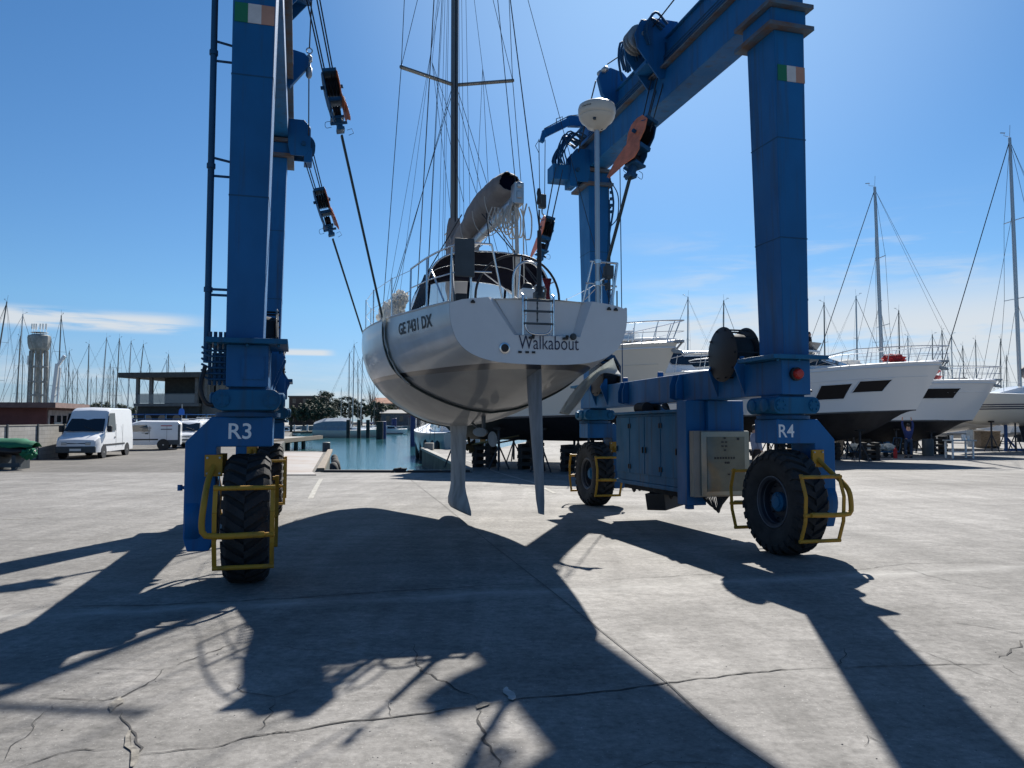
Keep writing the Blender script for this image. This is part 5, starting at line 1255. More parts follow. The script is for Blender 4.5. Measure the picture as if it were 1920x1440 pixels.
    if house:
        zd = ht(.5, 1)[2]; x0, x1 = -L_*hx[0], -L_*hx[1]; w_ = B*.36
        bp_ = [(x0, -w_*.45), (x0-.9, -w_), (x1, -w_), (x1, w_), (x0-.9, w_), (x0, w_*.45)]
        tp = [(x0-slope, -w_*.42), (x0-slope-.7, -w_*.84), (x1+.2, -w_*.84), (x1+.2, w_*.84), (x0-slope-.7, w_*.84), (x0-slope, w_*.42)]
        hs = MB(); n_ = 6; hs.loft([[(a, b_, zd-.05) for a, b_ in bp_], [(a, b_, zd+hh) for a, b_ in tp]]); hb = hs.build('deck_house', M['hullwhite'], o, bevel=.05)
        gl = MB(); cx = (x0+x1)/2
        def lv(f_): return [((a+(c2-a)*f_-cx)*1.012+cx, (b_+(d2-b_)*f_)*1.03, zd-.05+(hh+.05)*f_) for (a, b_), (c2, d2) in zip(bp_, tp)]
        lo_, hi_ = lv(.34), lv(.86)
        for i in range(5):
            if i == 2: continue
            a, b_, c2, d2 = [Vector(v) for v in (lo_[i], lo_[i+1], hi_[i+1], hi_[i])]
            e0, e1 = .03, .97; gl.add([a.lerp(b_, e0), a.lerp(b_, e1), d2.lerp(c2, e1), d2.lerp(c2, e0)], [(0, 1, 2, 3)])
        a, b_, c2, d2 = [Vector(v) for v in (lo_[5], lo_[0], hi_[0], hi_[5])]; gl.add([a.lerp(b_, .03), a.lerp(b_, .97), d2.lerp(c2, .97), d2.lerp(c2, .03)], [(0, 1, 2, 3)])
        gl.build('windscreen', M['glassdark'], hb)
        rf = MB(); rf.loft([[(a+.35*(1 if a > cx else -1), b_*1.1, zd+hh+dz) for a, b_ in tp] for dz in (.002, .12)]); rf.build('roof', M['hullwhite'], hb, bevel=.03)
        if fly:
            sc_ = MB(); xf = x0-slope+.2; pts = [(xf, -w_*.35), (xf-.7, -w_*.8), (xf-2.6, -w_*.85), (xf-2.6, w_*.85), (xf-.7, w_*.8), (xf, w_*.35)]
            sc_.loft([[(a, b_, zd+hh+.122) for a, b_ in pts], [(a+.25, b_*1.06, zd+hh+.50) for a, b_ in pts]]); sc_.build('flybridge_screen', M['smoke'], o)
    return o, ht, g
zc = -.38
Y = []
Y.append(yacht('white motor yacht with pale cream topsides, bow rail and anchor, directly behind the hanging sailboat', (5.75, 26.6), R(-36), 9.8, 3.5, 4.25, 3.7, 1.75, 1.55, .75, M['hullcream'], house=True, hx=(.52, .95), hh=.9, fly=False, rake=.45))
Y.append(yacht('white motor yacht with hardtop, partly hidden behind the right lower beam of the hoist', (11.6, 32.8), R(-17), 12.5, 4.0, 3.75, 3.2, 1.75, 1.5, .6, M['hullwhite'], hx=(.26, .8), hh=1.55, fly=False))
Y.append(yacht('large white flybridge yacht with two black hull windows and a red cover on its foredeck', (20.5, 36.4), R(-10), 14.5, 4.4, 4.30, 3.45, 2.0, 1.55, .45, M['hullwhite'], hx=(.23, .88), hh=.92, fly=True, slope=2.7, wins=((.185, .30, .42, .66, -.022), (.325, .43, .30, .62, -.022)), rake=.55))
Y.append(yacht('white yacht with one small black hull window, rightmost of the three big motor yachts', (26.9, 42.5), R(-9), 12.5, 4.1, 3.72, 3.55, 1.5, 1.4, .3, M['hullwhite'], house=False, wins=((.20, .36, .55, .80, -.02),), rake=.6))
# things on the flybridge yacht: red cover; canvas cover on the last yacht
def red(o, loc, s_, nm, m): return lump(nm, m, loc, s_[0], s_[1], s_[2], o, 4, .35, 3)
o, ht, g = Y[2]; red(o, (-2.3, -.3, ht(.12, 1)[2]+.20), (.5, .35, .24), 'foredeck_cover', M['redcloth'])
o, ht, g = Y[3]; red(o, (-5.0, .2, ht(.4, 1)[2]+.4), (1.9, 1.2, .6), 'foredeck_cover', mat('pink_red_cover', (.55, .12, .12), .8, var=.3))
red(o, (-9.0, .0, ht(.6, 1)[2]+.5), (2.6, 1.4, .8), 'cockpit_cover', M['whitecloth'])
o, ht, g = Y[1]; mb = MB(); mb.box(-7.4, -6.2, -.9, .9, ht(.6, 1)[2]+1.5, ht(.6, 1)[2]+2.15); mb.tube([(-6.3, -.5, ht(.6, 1)[2]+1.3), (-6.3, -.5, ht(.6, 1)[2]+2.3)], .03, 6); mb.build('radar_arch', M['hullwhite'], o, bevel=.08)
mb = MB(); mb.grid([[(-.02-.02*k, -.06*(j-2)*(1-.02*k), ht(0, 1)[2]-.1-.1*k) for j in range(5)] for k in range(3)]); 
# twin propellers and rudders under the cream yacht, steps beside it
o, ht, g = Y[0]; mb = MB()
for y in (-.75, .75):
    mb.tube([(-6.2, y, g(.95)), (-8.6, y, g(.55))], .035, 8)
    for k in range(4): a = k*math.pi/2+.4; mb.prism([(.0,-.08),(.30,-.13),(.36,0),(.30,.13),(0,.08)], (-8.65, y, g(.54)), (0, math.cos(a), math.sin(a)), (.35, -math.sin(a), math.cos(a)), (.03, 0, 0))
    mb.prism([(0,0),(.35,0),(.3,-.55),(.05,-.55)], (-9.35, y, g(1.1)), (1,0,0), (0,0,1), (0,.05,0))
mb.build('propeller', mat('bronze', (.2, .14, .07), .4, metal=.8), o)

# sailing boats afloat and ashore -----------------------------------------------------------
HS = Hull([
 (-5.2, [(0,-.02),(.5,.0),(.9,.15),(1.2,.5),(1.28,.95),(1.3,1.15)]), (-2.5, [(0,-.35),(.8,-.25),(1.3,.0),(1.55,.4),(1.65,.9),(1.66,1.1)]),
 (0, [(0,-.5),(.9,-.35),(1.45,-.05),(1.75,.4),(1.82,.9),(1.82,1.12)]), (2.5, [(0,-.4),(.6,-.3),(1.05,-.0),(1.35,.4),(1.5,.9),(1.52,1.2)]),
 (4.6, [(0,-.1),(.15,0),(.3,.2),(.5,.6),(.68,1.0),(.75,1.32)]), (5.9, [(0,1.1),(.005,1.15),(.01,1.2),(.02,1.3),(.03,1.35),(.03,1.45)])])
def small_sailer(label, hullm, coverm, group=None, stripe=None, name='moored_sailboat', detail=True, keel=False, mastm='mast', mh_=15.0, mr_=.085, furl=True, wr=.010):
    o = thing(name, label, 'sailboat', (0, 0, 0), 0, group)
    mb = MB(); rows = []
    for i in range(21):
        x = -5.2+11.1*i/20; f = HS.fine(x, 2); rows.append([(x, -p[0], p[1]) for p in f[::-1]]+[(x, p[0], p[1]) for p in f[1:]])
    mb.grid(rows); r0 = rows[0]; mb.add(r0, [tuple(range(len(r0)))]); h = mb.build('hull', hullm, o, smooth=60)
    mb = MB(); mb.grid([[(-5.2+11.1*i/20, k*HS.sheer(-5.2+11.1*i/20)[0], HS.sheer(-5.2+11.1*i/20)[1]+.08*(1-k*k)) for k in (-1, -.5, 0, .5, 1)] for i in range(21)]); mb.build('deck', M['deckgrey'], o, smooth=40)
    mb = MB(); mb.loft([[(x, -w_, 1.1), (x, -w_*.85, z), (x, 0, z+.06), (x, w_*.85, z), (x, w_, 1.1)] for x, w_, z in ((-2.2, .95, 1.6), (-.5, 1.0, 1.66), (1.5, .8, 1.55), (2.6, .4, 1.25))]); c_ = mb.build('cabin', M['hullwhite'], o, smooth=30)
    mb = MB()
    for sd in (-1, 1): mb.add([(-1.9, sd*.94, 1.30), (1.0, sd*.9, 1.30), (.8, sd*.84, 1.48), (-1.8, sd*.90, 1.50)], [(0, 1, 2, 3)])
    mb.build('cabin_window', M['glassdark'], c_)
    if stripe:
        mb = MB()
        for z0, z1 in stripe:
            for sd in (-1, 1): mb.grid([[(x, sd*(HS.side(x, z)+.012), z) for z in (z0, z1)] for x in [-5.1+10.2*i/24 for i in range(25)]])
        mb.build('hull_stripe', M['text'], h)
    mb = MB(); mb.tube([(.9, 0, 1.4), (.9, 0, mh_*.6), (.9, 0, mh_)], [mr_, mr_, mr_*.75], 8); m_ = mb.build('mast', M[mastm], o, smooth=50)
    mb = MB()
    for z, w_ in ((mh_*.42, 1.0), (mh_*.70, .8)): mb.bar((.9-.15, -w_, z+.03), (.9, 0, z), .06, .03); mb.bar((.9, 0, z), (.9-.15, w_, z+.03), .06, .03)
    mb.tube([(.9, 0, mh_), (.85, .0, mh_+.7)], .012, 4); mb.tube([(.9, 0, mh_+.05), (1.25, 0, mh_+.1), (1.25, .1, mh_+.25)], .014, 4); mb.box(1.2, 1.45, -.01, .01, mh_+.22, mh_+.27)
    mb.build('spreader', M[mastm], m_)
    mb = MB(); t_ = (.9, 0, mh_-.15)
    for sd in (-1, 1): mb.tube([(.8, sd*1.7, 1.15), (.75, sd*1.0, mh_*.42), (.75, sd*.8, mh_*.70), t_], wr, 4); mb.tube([(.6, sd*1.65, 1.15), (.9, 0, mh_*.41)], wr, 4)
    mb.tube([(5.8, 0, 1.5), t_], wr*(2.4 if furl else 1), 5); mb.tube([(-5.15, 0, 1.2), t_], wr, 4); mb.tube([(-4.2, 0, 2.3), t_], wr*.8, 4); mb.tube([(3.3, 0, 1.4), (.95, 0, mh_*.72)], wr, 4)
    mb.build('rigging', M['cable'], o)
    mb = MB(); mb.loft([[(x, r_*math.cos(a), 2.35+.06*r_+r_*1.3*math.sin(a)) for a in [k*math.pi/5 for k in range(10)]] for x, r_ in ((.85, .10), (.6, .26), (-1.5, .22), (-4.1, .12))]); mb.build('boom_cover', coverm, o, smooth=60)
    mb = MB()
    for sd in (-1, 1):
        for x in (-4.8, -3, -1, 1, 3, 4.6): w_, z = HS.sheer(x); mb.tube([(x, sd*w_*.96, z), (x, sd*w_*.96, z+.6)], .014, 4)
        mb.tube([(x, sd*HS.sheer(x)[0]*.96, HS.sheer(x)[1]+.58) for x in (-4.8, -3, -1, 1, 3, 4.6, 5.7)], .010, 4)
    mb.build('guard_rail', M['steel'], o)
    if keel:
        mb = MB(); mb.loft([[(c2+l_*math.cos(a)*.5, th*math.sin(a)*.5, z) for a in [k*math.pi/6 for k in range(12)]] for z, c2, l_, th in ((-.4, 0, 2.2, .22), (-1.4, -.1, 1.8, .2), (-1.8, -.2, 1.9, .3))]); mb.build('keel', M['blackhull'], o, smooth=50)
    return o
protoA = small_sailer('x', M['hullwhite'], mat('blue_boom_cover', (.02, .04, .12), .8))
protoB = small_sailer('x', M['hullcream'], M['greycanvas'], mastm='alu')
protoC = small_sailer('x', mat('dark_blue_hull', (.01, .02, .06), .2), M['whitecloth'])
PR = [protoA, protoB, protoC]; used = set()
rr = random.Random(21)
def placed(proto, px, py, d, label, group, lean=0, rz=None, zbase=-1.4, mh_=15.0):
    top = P(px, py, d); sc = (top.z-zbase)/mh_
    if proto.name in used: o = copy_tree(proto)
    else: o = proto; used.add(proto.name)
    o.scale = (sc*1.0, sc*1.0, sc); rz = rr.uniform(-.6, .6)+(0 if rr.random() < .5 else math.pi) if rz is None else rz
    h = top.z-zbase; q = Matrix.Rotation(lean, 3, 'Y') @ Matrix.Rotation(rz, 3, 'Z'); o.rotation_euler = q.to_euler()
    off = q @ Vector((.9*sc, 0, mh_*sc)); o.location = (top.x-off.x, top.y-off.y, zbase)
    tag(o, label, 'sailboat', group); return o
GL = 'sailing boats berthed beyond the yard on the left'
LEFT = [(13,565,.13,'reddish leaning mast cut by the left edge of the photo'), (43,588,.05,'tall mast left of the water tower with a long dark stay'), (38,630,.02,'second mast left of the water tower, shorter and thin'), (43,666,0,'short mast touching the left side of the water tower'),
 (96,635,.03,'mast just right of the water tower tank'), (115,591,.02,'tall dark mast between the water tower and the small white crane'), (130,658,.01,'thin mast just right of the small white crane arm'), (124,688,0,'low mast below the crane arm tip, left one of two'),
 (137,693,0,'low mast right of the crane arm, right one of two'), (146,694,.01,'low bare mast midway between the crane arm and the van'), (167,645,.01,'mast rising straight above the left side of the high-roof van'), (171,708,0,'low mast just right of the one above the van roof edge'),
 (181,704,0,'short mast above the roof of the high-roof van'), (200,632,.05,'tallest slanting mast above the high-roof van'), (207,682,0,'thin mast right beside the slanting tall mast above the van'), (213,691,0,'low thin mast above the rear half of the van roof'),
 (217,713,0,'lowest mast above the rear end of the van roof'), (203,703,0,'dark low mast behind the slanting tall mast'), (224,634,.03,'mast above the rear corner of the high-roof van, with a fine forestay'), (246,639,.03,'leaning mast touching the left end of the clubhouse roof'),
 (269,644,.08,'leaning mast rising behind the clubhouse roof, leftmost above it'), (281,683,0,'short mast above the clubhouse roof left half'), (313,675,0,'thin mast above the clubhouse roof middle, left of a pair'), (316,664,0,'taller mast above the clubhouse roof middle, right of a pair'), (346,683,0,'mast tip above the right half of the clubhouse roof')]
for i, (px, py, ln_, lab) in enumerate(LEFT): placed(PR[i % 3 if i % 5 else 0], px, py, 118+(i*37 % 60), 'sailboat with a '+lab if not lab[0] in 'aeiou' else 'sailboat with an '+lab, GL, ln_)
GC = 'sailing boats moored together in the middle of the basin'
placed(PR[1], 664, 645, 124, 'pale grey boat with wide canvas cover lying beside the dark piles', GC, .01, R(4))
placed(PR[0], 655, 662, 132, 'sailboat behind the pale grey covered one, with the leftmost mast of the cluster', GC, 0, R(20))
placed(PR[1], 680, 668, 128, 'sailboat with the rightmost mast of the cluster beside the piles', GC, .02, R(-15))
placed(PR[2], 671, 676, 140, 'dark-hulled sailboat in the middle of the moored cluster', GC, -.01, R(30))
placed(PR[0], 702, 712, 185, 'small far sailboat just left of the hanging hull, by the bare tree', GC, 0, R(60))
placed(PR[1], 640, 728, 190, 'small far sailboat moored in front of the dark pines', GC, 0, R(80))
GR = 'sailing boats with bare masts beyond the white yachts'
RIGHT = [(1290,557,'thin mast above the anchor of the cream yacht'), (1357,563,'mast above the black hose reel'), (1545,567,'mast just right of the blue hoist leg'), (1605,555,'mast left of the tall thick mast'), (1649,567,'mast immediately right of the tall thick mast'),
 (1685,582,'mast rising above the red foredeck cover'), (1702,630,'short mast right of the red foredeck cover'), (1748,627,'mast crossing the bow rail of the large yacht, left one'), (1766,619,'mast at the very bow rail tip of the large yacht'), (1784,627,'mast just right of the large yacht bow'), (1805,648,'shorter mast above the pink cover'),
 (1829,637,'mast above the foredeck of the yacht with the single window'), (1777,664,'lowest mast behind the bow of the large yacht'), (1876,635,'mast left of the tallest mast at the right edge'), (1887,666,'low mast close beside the tallest mast at the right edge')]
for i, (px, py, lab) in enumerate(RIGHT): placed(PR[(i*2+1) % 3], px, py, 104+(i*29 % 40), 'sailboat with a '+lab, GR, rr.uniform(-.01, .02))
cz_ = [x for x in bpy.data.objects if x.get('label', '').startswith('pale grey boat')][0]
mb = MB(); mb.loft([[(x, -w_, 1.1), (x, -w_*.9, 1.9*f_+.6), (x, 0, 2.5*f_+.5), (x, w_*.9, 1.9*f_+.6), (x, w_, 1.1)] for x, w_, f_ in ((-5.1, 1.2, .75), (-3.5, 1.45, 1), (-.5, 1.5, 1.05), (.6, 1.4, 1))]); mb.build('canvas_tent', mat('grey_blue_canvas', (.22, .27, .33), .85, var=.15), cz_)
# two large sailing boats ashore on the right
big1 = small_sailer('sailboat with a tall thick grey mast standing behind the large flybridge yacht', M['hullwhite'], M['greycanvas'], name='sailboat_ashore', keel=True, mastm='alu', mh_=15, mr_=.115, wr=.010)
placed(big1, 1640, 350, 52, big1['label'], 'sailing boats ashore on the right', -.02, R(175), zbase=.95)
big2 = small_sailer('white sailboat with dark hull stripes ashore at the right edge, tallest mast', M['hullcream'], M['greycanvas'], name='sailboat_ashore', stripe=((.42, .47), (.53, .58), (.64, .69)), keel=True, mastm='alu', mh_=15, mr_=.10, wr=.010)
placed(big2, 1893, 258, 47, big2['label'], 'sailing boats ashore on the right', -.012, R(188), zbase=1.7)
# pale blue boat berthed beyond the right pier, with fenders
pb = small_sailer('pale blue-grey sailboat berthed at the end of the right pier with dark fenders', mat('pale_blue_hull', (.22, .33, .38), .25, coat=.4), M['greycanvas'], name='moored_sailboat', mh_=4.5)
pb.location = (-4.85, 58.6, -1.35); pb.rotation_euler = (0, 0, R(105.5)); pb.scale = (1.45, 1.35, 1.75)
mb = MB()
for x in (-4.6, -3.4, -2.2, -1, .4): mb.lathe([(.03,.5),(.12,.42),(.14,.2),(.14,-.2),(.12,-.35),(.03,-.42)], (x, 1.66 if x > -3 else 1.5, .35), (0,0,1), 10); mb.tube([(x, 1.66, .85), (x, 1.6, 1.4)], .012, 4)
mb.build('fender', M['black'], pb, smooth=50)

# ---------------------------------------------------------------- people
def skinned(name, m, joints, edges, parent, root=0, subdiv=2):
    me = bpy.data.meshes.new(name); me.from_pydata([j[0] for j in joints], edges, []); me.materials.append(m)
    bm = bmesh.new(); bm.from_mesh(me); sk = bm.verts.layers.skin.verify(); bm.verts.ensure_lookup_table()
    for i, v in enumerate(bm.verts):
        r_ = joints[i][1]; v[sk].radius = r_ if isinstance(r_, tuple) else (r_, r_); v[sk].use_root = (i == root)
    bm.to_mesh(me); bm.free(); o = bpy.data.objects.new(name, me); put(o); o.parent = parent
    md = o.modifiers.new('skin', 'SKIN'); md.use_smooth_shade = True; s_ = o.modifiers.new('sub', 'SUBSURF'); s_.levels = 1; s_.render_levels = subdiv
    return o
def person(label, loc, rz, arms, shirt, trouser, hair, height=1.76, scale=1, legs=((.10, .0, 0), (-.10, .0, 0)), lean=0):
    o = thing('person', label, 'person', loc, rz, scale=scale*height/1.76)
    J = []; E = []
    def j(p, r_): J.append((p, r_)); return len(J)-1
    def chain(a, ids):
        for b_ in ids: E.append((a, b_)); a = b_
        return a
    pel = j((0, 0, .95), (.15, .11)); wa = j((0, -lean*.3, 1.10), (.135, .10)); ch = j((0, -lean*.7, 1.32), (.17, .115)); nk = j((0, -lean, 1.47), (.065, .065)); hd = j((0, -lean*1.1-.01, 1.60), (.072, .09)); tp = j((0, -lean*1.1, 1.70), (.07, .085))
    chain(pel, [wa, ch, nk, hd, tp]); nose = j((0, -lean*1.1-.115, 1.60), .014); E.append((hd, nose))
    for sd in (-1, 1): E.append((hd, j((sd*.082, -lean*1.1, 1.60), .016)))
    leg_ids = []; arm_ids = []
    for k, sd in enumerate((1, -1)):
        fx, fy, fk = legs[k]; h = j((sd*.09, 0, .88), .092); kn = j((sd*.10+fx*.4, fy*.5-.03, .50), .062); an = j((sd*.10+fx*.2, fy, .09), .042); to = j((sd*.12+fx*.2, fy-.17, .03), .034)
        chain(pel, [h, kn, an, to]); leg_ids.append((h, kn, an))
        sh = j((sd*.19, -lean*.8, 1.40), .062); el_, wr_ = arms[k]; e_ = j((sd*el_[0], el_[1]-lean, el_[2]), .043); w_ = j((sd*wr_[0], wr_[1]-lean, wr_[2]), .030)
        d = (Vector(J[w_][0])-Vector(J[e_][0])).normalized(); pl = j(tuple(Vector(J[w_][0])+d*.06), (.035, .02)); chain(ch, [sh, e_, w_, pl]); sx = d.orthogonal().normalized()
        for q in range(4): b_ = j(tuple(Vector(J[pl][0])+d*(.055+.012*(1.5-abs(q-1.5)))+sx*.018*(q-1.5)), .009); E.append((pl, b_))
        th = j(tuple(Vector(J[w_][0])+d*.03+sx*.05), .010); E.append((w_, th)); arm_ids.append((sh, e_, w_))
    skinned('body', M['skin'], J, E, o)
    # clothing as its own shells
    g_ = lambda i, k: (J[i][0], tuple(x*k for x in (J[i][1] if isinstance(J[i][1], tuple) else (J[i][1],)*2)))
    S_ = [((0, 0, .86), (.165, .13)), g_(wa, 1.32), g_(ch, 1.38), ((0, -lean, 1.47), (.115, .105))]; SE = [(0, 1), (1, 2), (2, 3)]
    for sh, e_, w_ in arm_ids: n_ = len(S_); S_ += [g_(sh, 1.35), g_(e_, 1.4), (tuple(Vector(J[e_][0]).lerp(Vector(J[w_][0]), .8)), .042)]; SE += [(2, n_), (n_, n_+1), (n_+1, n_+2)]
    skinned('jacket', shirt, S_, SE, o)
    T_ = [((0, 0, .93), (.155, .12))]; TE = []
    for h, kn, an in leg_ids: n_ = len(T_); T_ += [g_(h, 1.15), g_(kn, 1.25), (tuple(Vector(J[kn][0]).lerp(Vector(J[an][0]), .9)), .062)]; TE += [(0, n_), (n_, n_+1), (n_+1, n_+2)]
    skinned('trousers', trouser, T_, TE, o)
    hm = MB(); hm.lathe([(.001,.125),(.05,.118),(.082,.085),(.096,.04),(.094,-.01),(.08,-.05)], (0, -lean*1.1+.012, 1.625), (0,.25,1), 14, cap=False); hm.build('hair', hair, o, smooth=60)
    sh_ = MB()
    for k, sd in enumerate((1, -1)): p = J[leg_ids[k][2]][0]; sh_.hexa([(p[0]-.05, p[1]-.20, 0), (p[0]+.05, p[1]-.20, 0), (p[0]+.05, p[1]+.07, 0), (p[0]-.05, p[1]+.07, 0)], [(p[0]-.04, p[1]-.18, .05), (p[0]+.04, p[1]-.18, .05), (p[0]+.045, p[1]+.06, .11), (p[0]-.045, p[1]+.06, .11)])
    sh_.build('shoes', M['black'], o, bevel=.02); return o
cl = {k: mat('cloth_'+k, c_, .85, var=.15, vscale=9) for k, c_ in {'blue': (.01, .025, .12), 'lightblue': (.20, .24, .34), 'denim': (.02, .04, .08), 'dark': (.012, .012, .016), 'grey': (.12, .13, .14)}.items()}
hr = mat('dark_hair', (.015, .012, .01), .6)
q = P(1678, 857, 40.2); person('worker in dark blue clothes reaching up to the hull bottom of the large yacht', (q.x, 38.8, zc), R(175), (((.26, -.05, 1.68), (.22, -.12, 1.95)), ((.26, -.05, 1.68), (.22, -.12, 1.95))), cl['blue'], cl['denim'], hr)
q = P(1421, 850, 24); person('man in pale shirt and dark trousers behind the right front wheel', (q.x, 24.2, gz(24.2)), R(100), (((.25, -.12, 1.16), (.16, -.36, 1.22)), ((.27, .0, 1.13), (.26, -.08, .88))), cl['lightblue'], cl['dark'], hr)
q = P(1526, 640, 38); person('man in a dark jacket on the flybridge of the large yacht', (q.x, 38.6, P(1514, 622, 38.6).z-1.74), R(60), (((.27, -.05, 1.14), (.20, -.25, 1.12)), ((.27, -.05, 1.14), (.20, -.25, 1.12))), cl['dark'], cl['dark'], hr)

# ---------------------------------------------------------------- stands, timber, work things under the yachts
M['standsteel'] = mat('stand_steel', (.02, .025, .035), .6, var=.4)
def stand(h, label, cat='boat stand'):
    o = thing('boat_stand', label, cat); mb = MB(); mb.tube([(0, 0, .1), (0, 0, h-.15)], .05, 8); mb.build('post', M['standsteel'], o)
    mb = MB()
    for k in range(3): a = k*2.094; mb.tube([(0, 0, h*.55), (.45*math.cos(a), .45*math.sin(a), .02)], .03, 6)
    mb.build('leg', M['standsteel'], o); mb = MB(); mb.box(-.16, .16, -.16, .16, h-.15, h-.08); mb.build('pad', M['darkwood'], o); return o
def crib(h, label):
    o = thing('timber_stack', label, 'timber stack'); mb = MB(); z = 0; k = 0
    while z < h:
        for s_ in (-.28, .28):
            if k % 2: mb.box(-.42, .42, s_-.09, s_+.09, z, z+.145)
            else: mb.box(s_-.09, s_+.09, -.42, .42, z, z+.145)
        z += .15; k += 1
    mb.build('timber', M['darkwood'], o); return o
st0 = stand(1.5, 's'); cr0 = crib(1.05, 'c'); us = [0, 0]
def put_copy(src, loc, rz, label, group, idx, sc=1):
    o = src if us[idx] == 0 else copy_tree(src); us[idx] += 1
    o.location = loc; o.rotation_euler = (0, 0, rz); o.scale = (1, 1, sc); tag(o, label, src['category'], group); return o
names = ['cream yacht', 'hardtop yacht', 'flybridge yacht', 'single-window yacht']
pos = {0: [(-2.2, 0), (-4.2, 0), (-6.2, 0), (-8.5, 0)], 1: [(-2.8, 0), (-5.2, 0), (-8, 0), (-11, 0)], 2: [(-3.4, 0), (-5.2, 0), (-7.2, 0), (-9.6, 0), (-12.5, 0)], 3: [(-3.2, 0), (-5.0, 0), (-7.2, 0), (-10, 0)]}
ordn = ['nearest the bow', 'second from the bow', 'third from the bow', 'fourth from the bow', 'nearest the stern']
for yi, (o, ht, g) in enumerate(Y):
    for k, (x, y) in enumerate(pos[yi]):
        w_ = Matrix.Rotation(o.rotation_euler.z, 4, 'Z') @ Vector((x, y, 0))+o.location
        put_copy(cr0, (w_.x, w_.y, zc), o.rotation_euler.z+.1*k, 'stacked dark timbers under the %s, %s' % (names[yi], ordn[k]), 'timber stacks carrying the yachts', 1, .95 if yi != 2 else .8)
        for sd in (-1, 1):
            w_ = Matrix.Rotation(o.rotation_euler.z, 4, 'Z') @ Vector((x-.7, sd*1.15, 0))+o.location
            put_copy(st0, (w_.x, w_.y, zc), k*1.3, 'steel boat stand under the %s, %s, %s side' % (names[yi], ordn[k], 'near' if sd < 0 else 'far'), 'steel stands propping the yachts', 0, (1.15 if yi < 3 else 1.0)*(1 if k else .9))
for i, (px, d) in enumerate(((1745, 55), (1860, 46), (1885, 49), (1905, 46))):
    q = P(px, 850, d); put_copy(st0, (q.x, d, zc), i, ['tall steel prop far behind the white work table', 'steel prop under the striped sailboat, left one', 'steel prop under the striped sailboat, middle one', 'steel prop at the right edge under the striped sailboat'][i], 'steel stands propping the yachts', 0, 1.3)
# blue steel frame at the right, wheeled table, drums and sacks
q = P(1885, 850, 48); t_ = thing('steel_frame', 'blue steel cradle under the striped sailboat at the right edge', 'cradle', (q.x, 46.5, zc)); mb = MB()
for x in (-.9, 1.0): mb.bar((x, 0, 0), (x, 0, 2.6), .14, .14, (0,1,0)); mb.bar((x, 0, .9), (x+.8, .2, .1), .08, .08)
mb.bar((-1, 0, .1), (1.6, 0, .1), .16, .16); mb.build('frame', mat('frame_blue', (.02, .07, .2), .6), t_)
q = P(1800, 857, 38.5); t_ = thing('work_table', 'white wheeled work table standing in the sun before the yachts', 'table', (q.x, 38.5, zc), R(4)); mb = MB(); mb.box(-.66, .66, -.35, .35, .86, .92); mb.build('table_top', M['whitesheet'], t_)
for x in (-.56, .50):
    for y in (-.28, .28):
        mb = MB(); mb.box(x-.035, x+.035, y-.035, y+.035, .08, .858); mb.lathe([(.05,-.02),(.05,.02)], (x, y, .05), (0,1,0), 10); mb.build('leg', M['gelmat'], t_)
mb = MB(); mb.box(-.56, .54, -.3, .3, .30, .33); mb.build('shelf', M['gelmat'], t_)
for i, (x, r_, h) in enumerate(((-.4, .09, .22), (.2, .11, .26), (.42, .08, .2))):
    mb = MB(); mb.lathe([(r_*.85, 0), (r_, h), (r_*.9, h)], (q.x+x, 38.5, zc+.924), (0,0,1), 14); tag(mb.build('paint_tin', M['gelmat'], None, loc=(q.x+x, 38.5, zc+.924), smooth=40), ['small white tin at the left end of the white work table', 'larger white tub near the middle of the white work table', 'small white tub at the right end of the white work table'][i], 'tub', 'tubs on the white work table')
for i, (px, d, w_, h, mm) in enumerate(((1740, 41, .35, .9, 'greypanel'), (1852, 52, 1.3, 1.1, 'wood'), (1560, 41, .9, 1.05, 'wood'), (1830, 54, .8, 1.2, 'galv'), (1628, 45, 1.2, 1.1, 'blue'), (1655, 46, .5, 1.2, 'blue'))):
    q = P(px, 850, d); mb = MB()
    if mm in ('greypanel',): mb.lathe([(.28,0),(.29,.3),(.28,.32),(.29,.6),(.28,.88),(.26,.9)], (q.x, d, zc), (0,0,1), 18)
    else:
        mb.box(q.x-w_/2, q.x+w_/2, d-.4, d+.4, zc+.12, zc+h)
        for a in (-1, 0, 1): mb.box(q.x+a*w_*.4-.05, q.x+a*w_*.4+.05, d-.42, d+.42, zc, zc+.118)
        mb.box(q.x-w_/2-.03, q.x+w_/2+.03, d-.43, d+.43, zc+h+.002, zc+h+.05)
    tag(mb.build('drum' if mm == 'greypanel' else 'crate', M[mm], None, loc=(q.x, d, zc), bevel=.02), ['dark drum under the yacht with the single window', 'low brown crate right of the white work table', 'brown wooden crate under the left part of the large yacht', 'grey metal bin left of the low brown crate', 'wide blue container in the shade under the large yacht', 'narrow blue box beside the wide blue container'][i], 'drum' if mm == 'greypanel' else 'crate')
q = P(1635, 852, 39.5)
t_ = thing('hand_trolley', 'low trolley loaded with crumpled pale sacks beside the worker in blue', 'trolley', (q.x, 39.3, zc)); mb = MB(); mb.box(-1.3, 1.1, -.45, .45, .28, .34); mb.tube([(1.1, .4, .3), (1.25, .4, 1.0), (1.25, -.4, 1.0), (1.1, -.4, .3)], .02, 6); mb.build('platform', M['bluedark'], t_)
for x in (-1.0, .8):
    for y in (-.38, .38): mb = MB(); mb.lathe([(.13,-.03),(.14,0),(.13,.03)], (x, y, .14), (0,1,0), 14); mb.build('wheel', M['black'], t_)
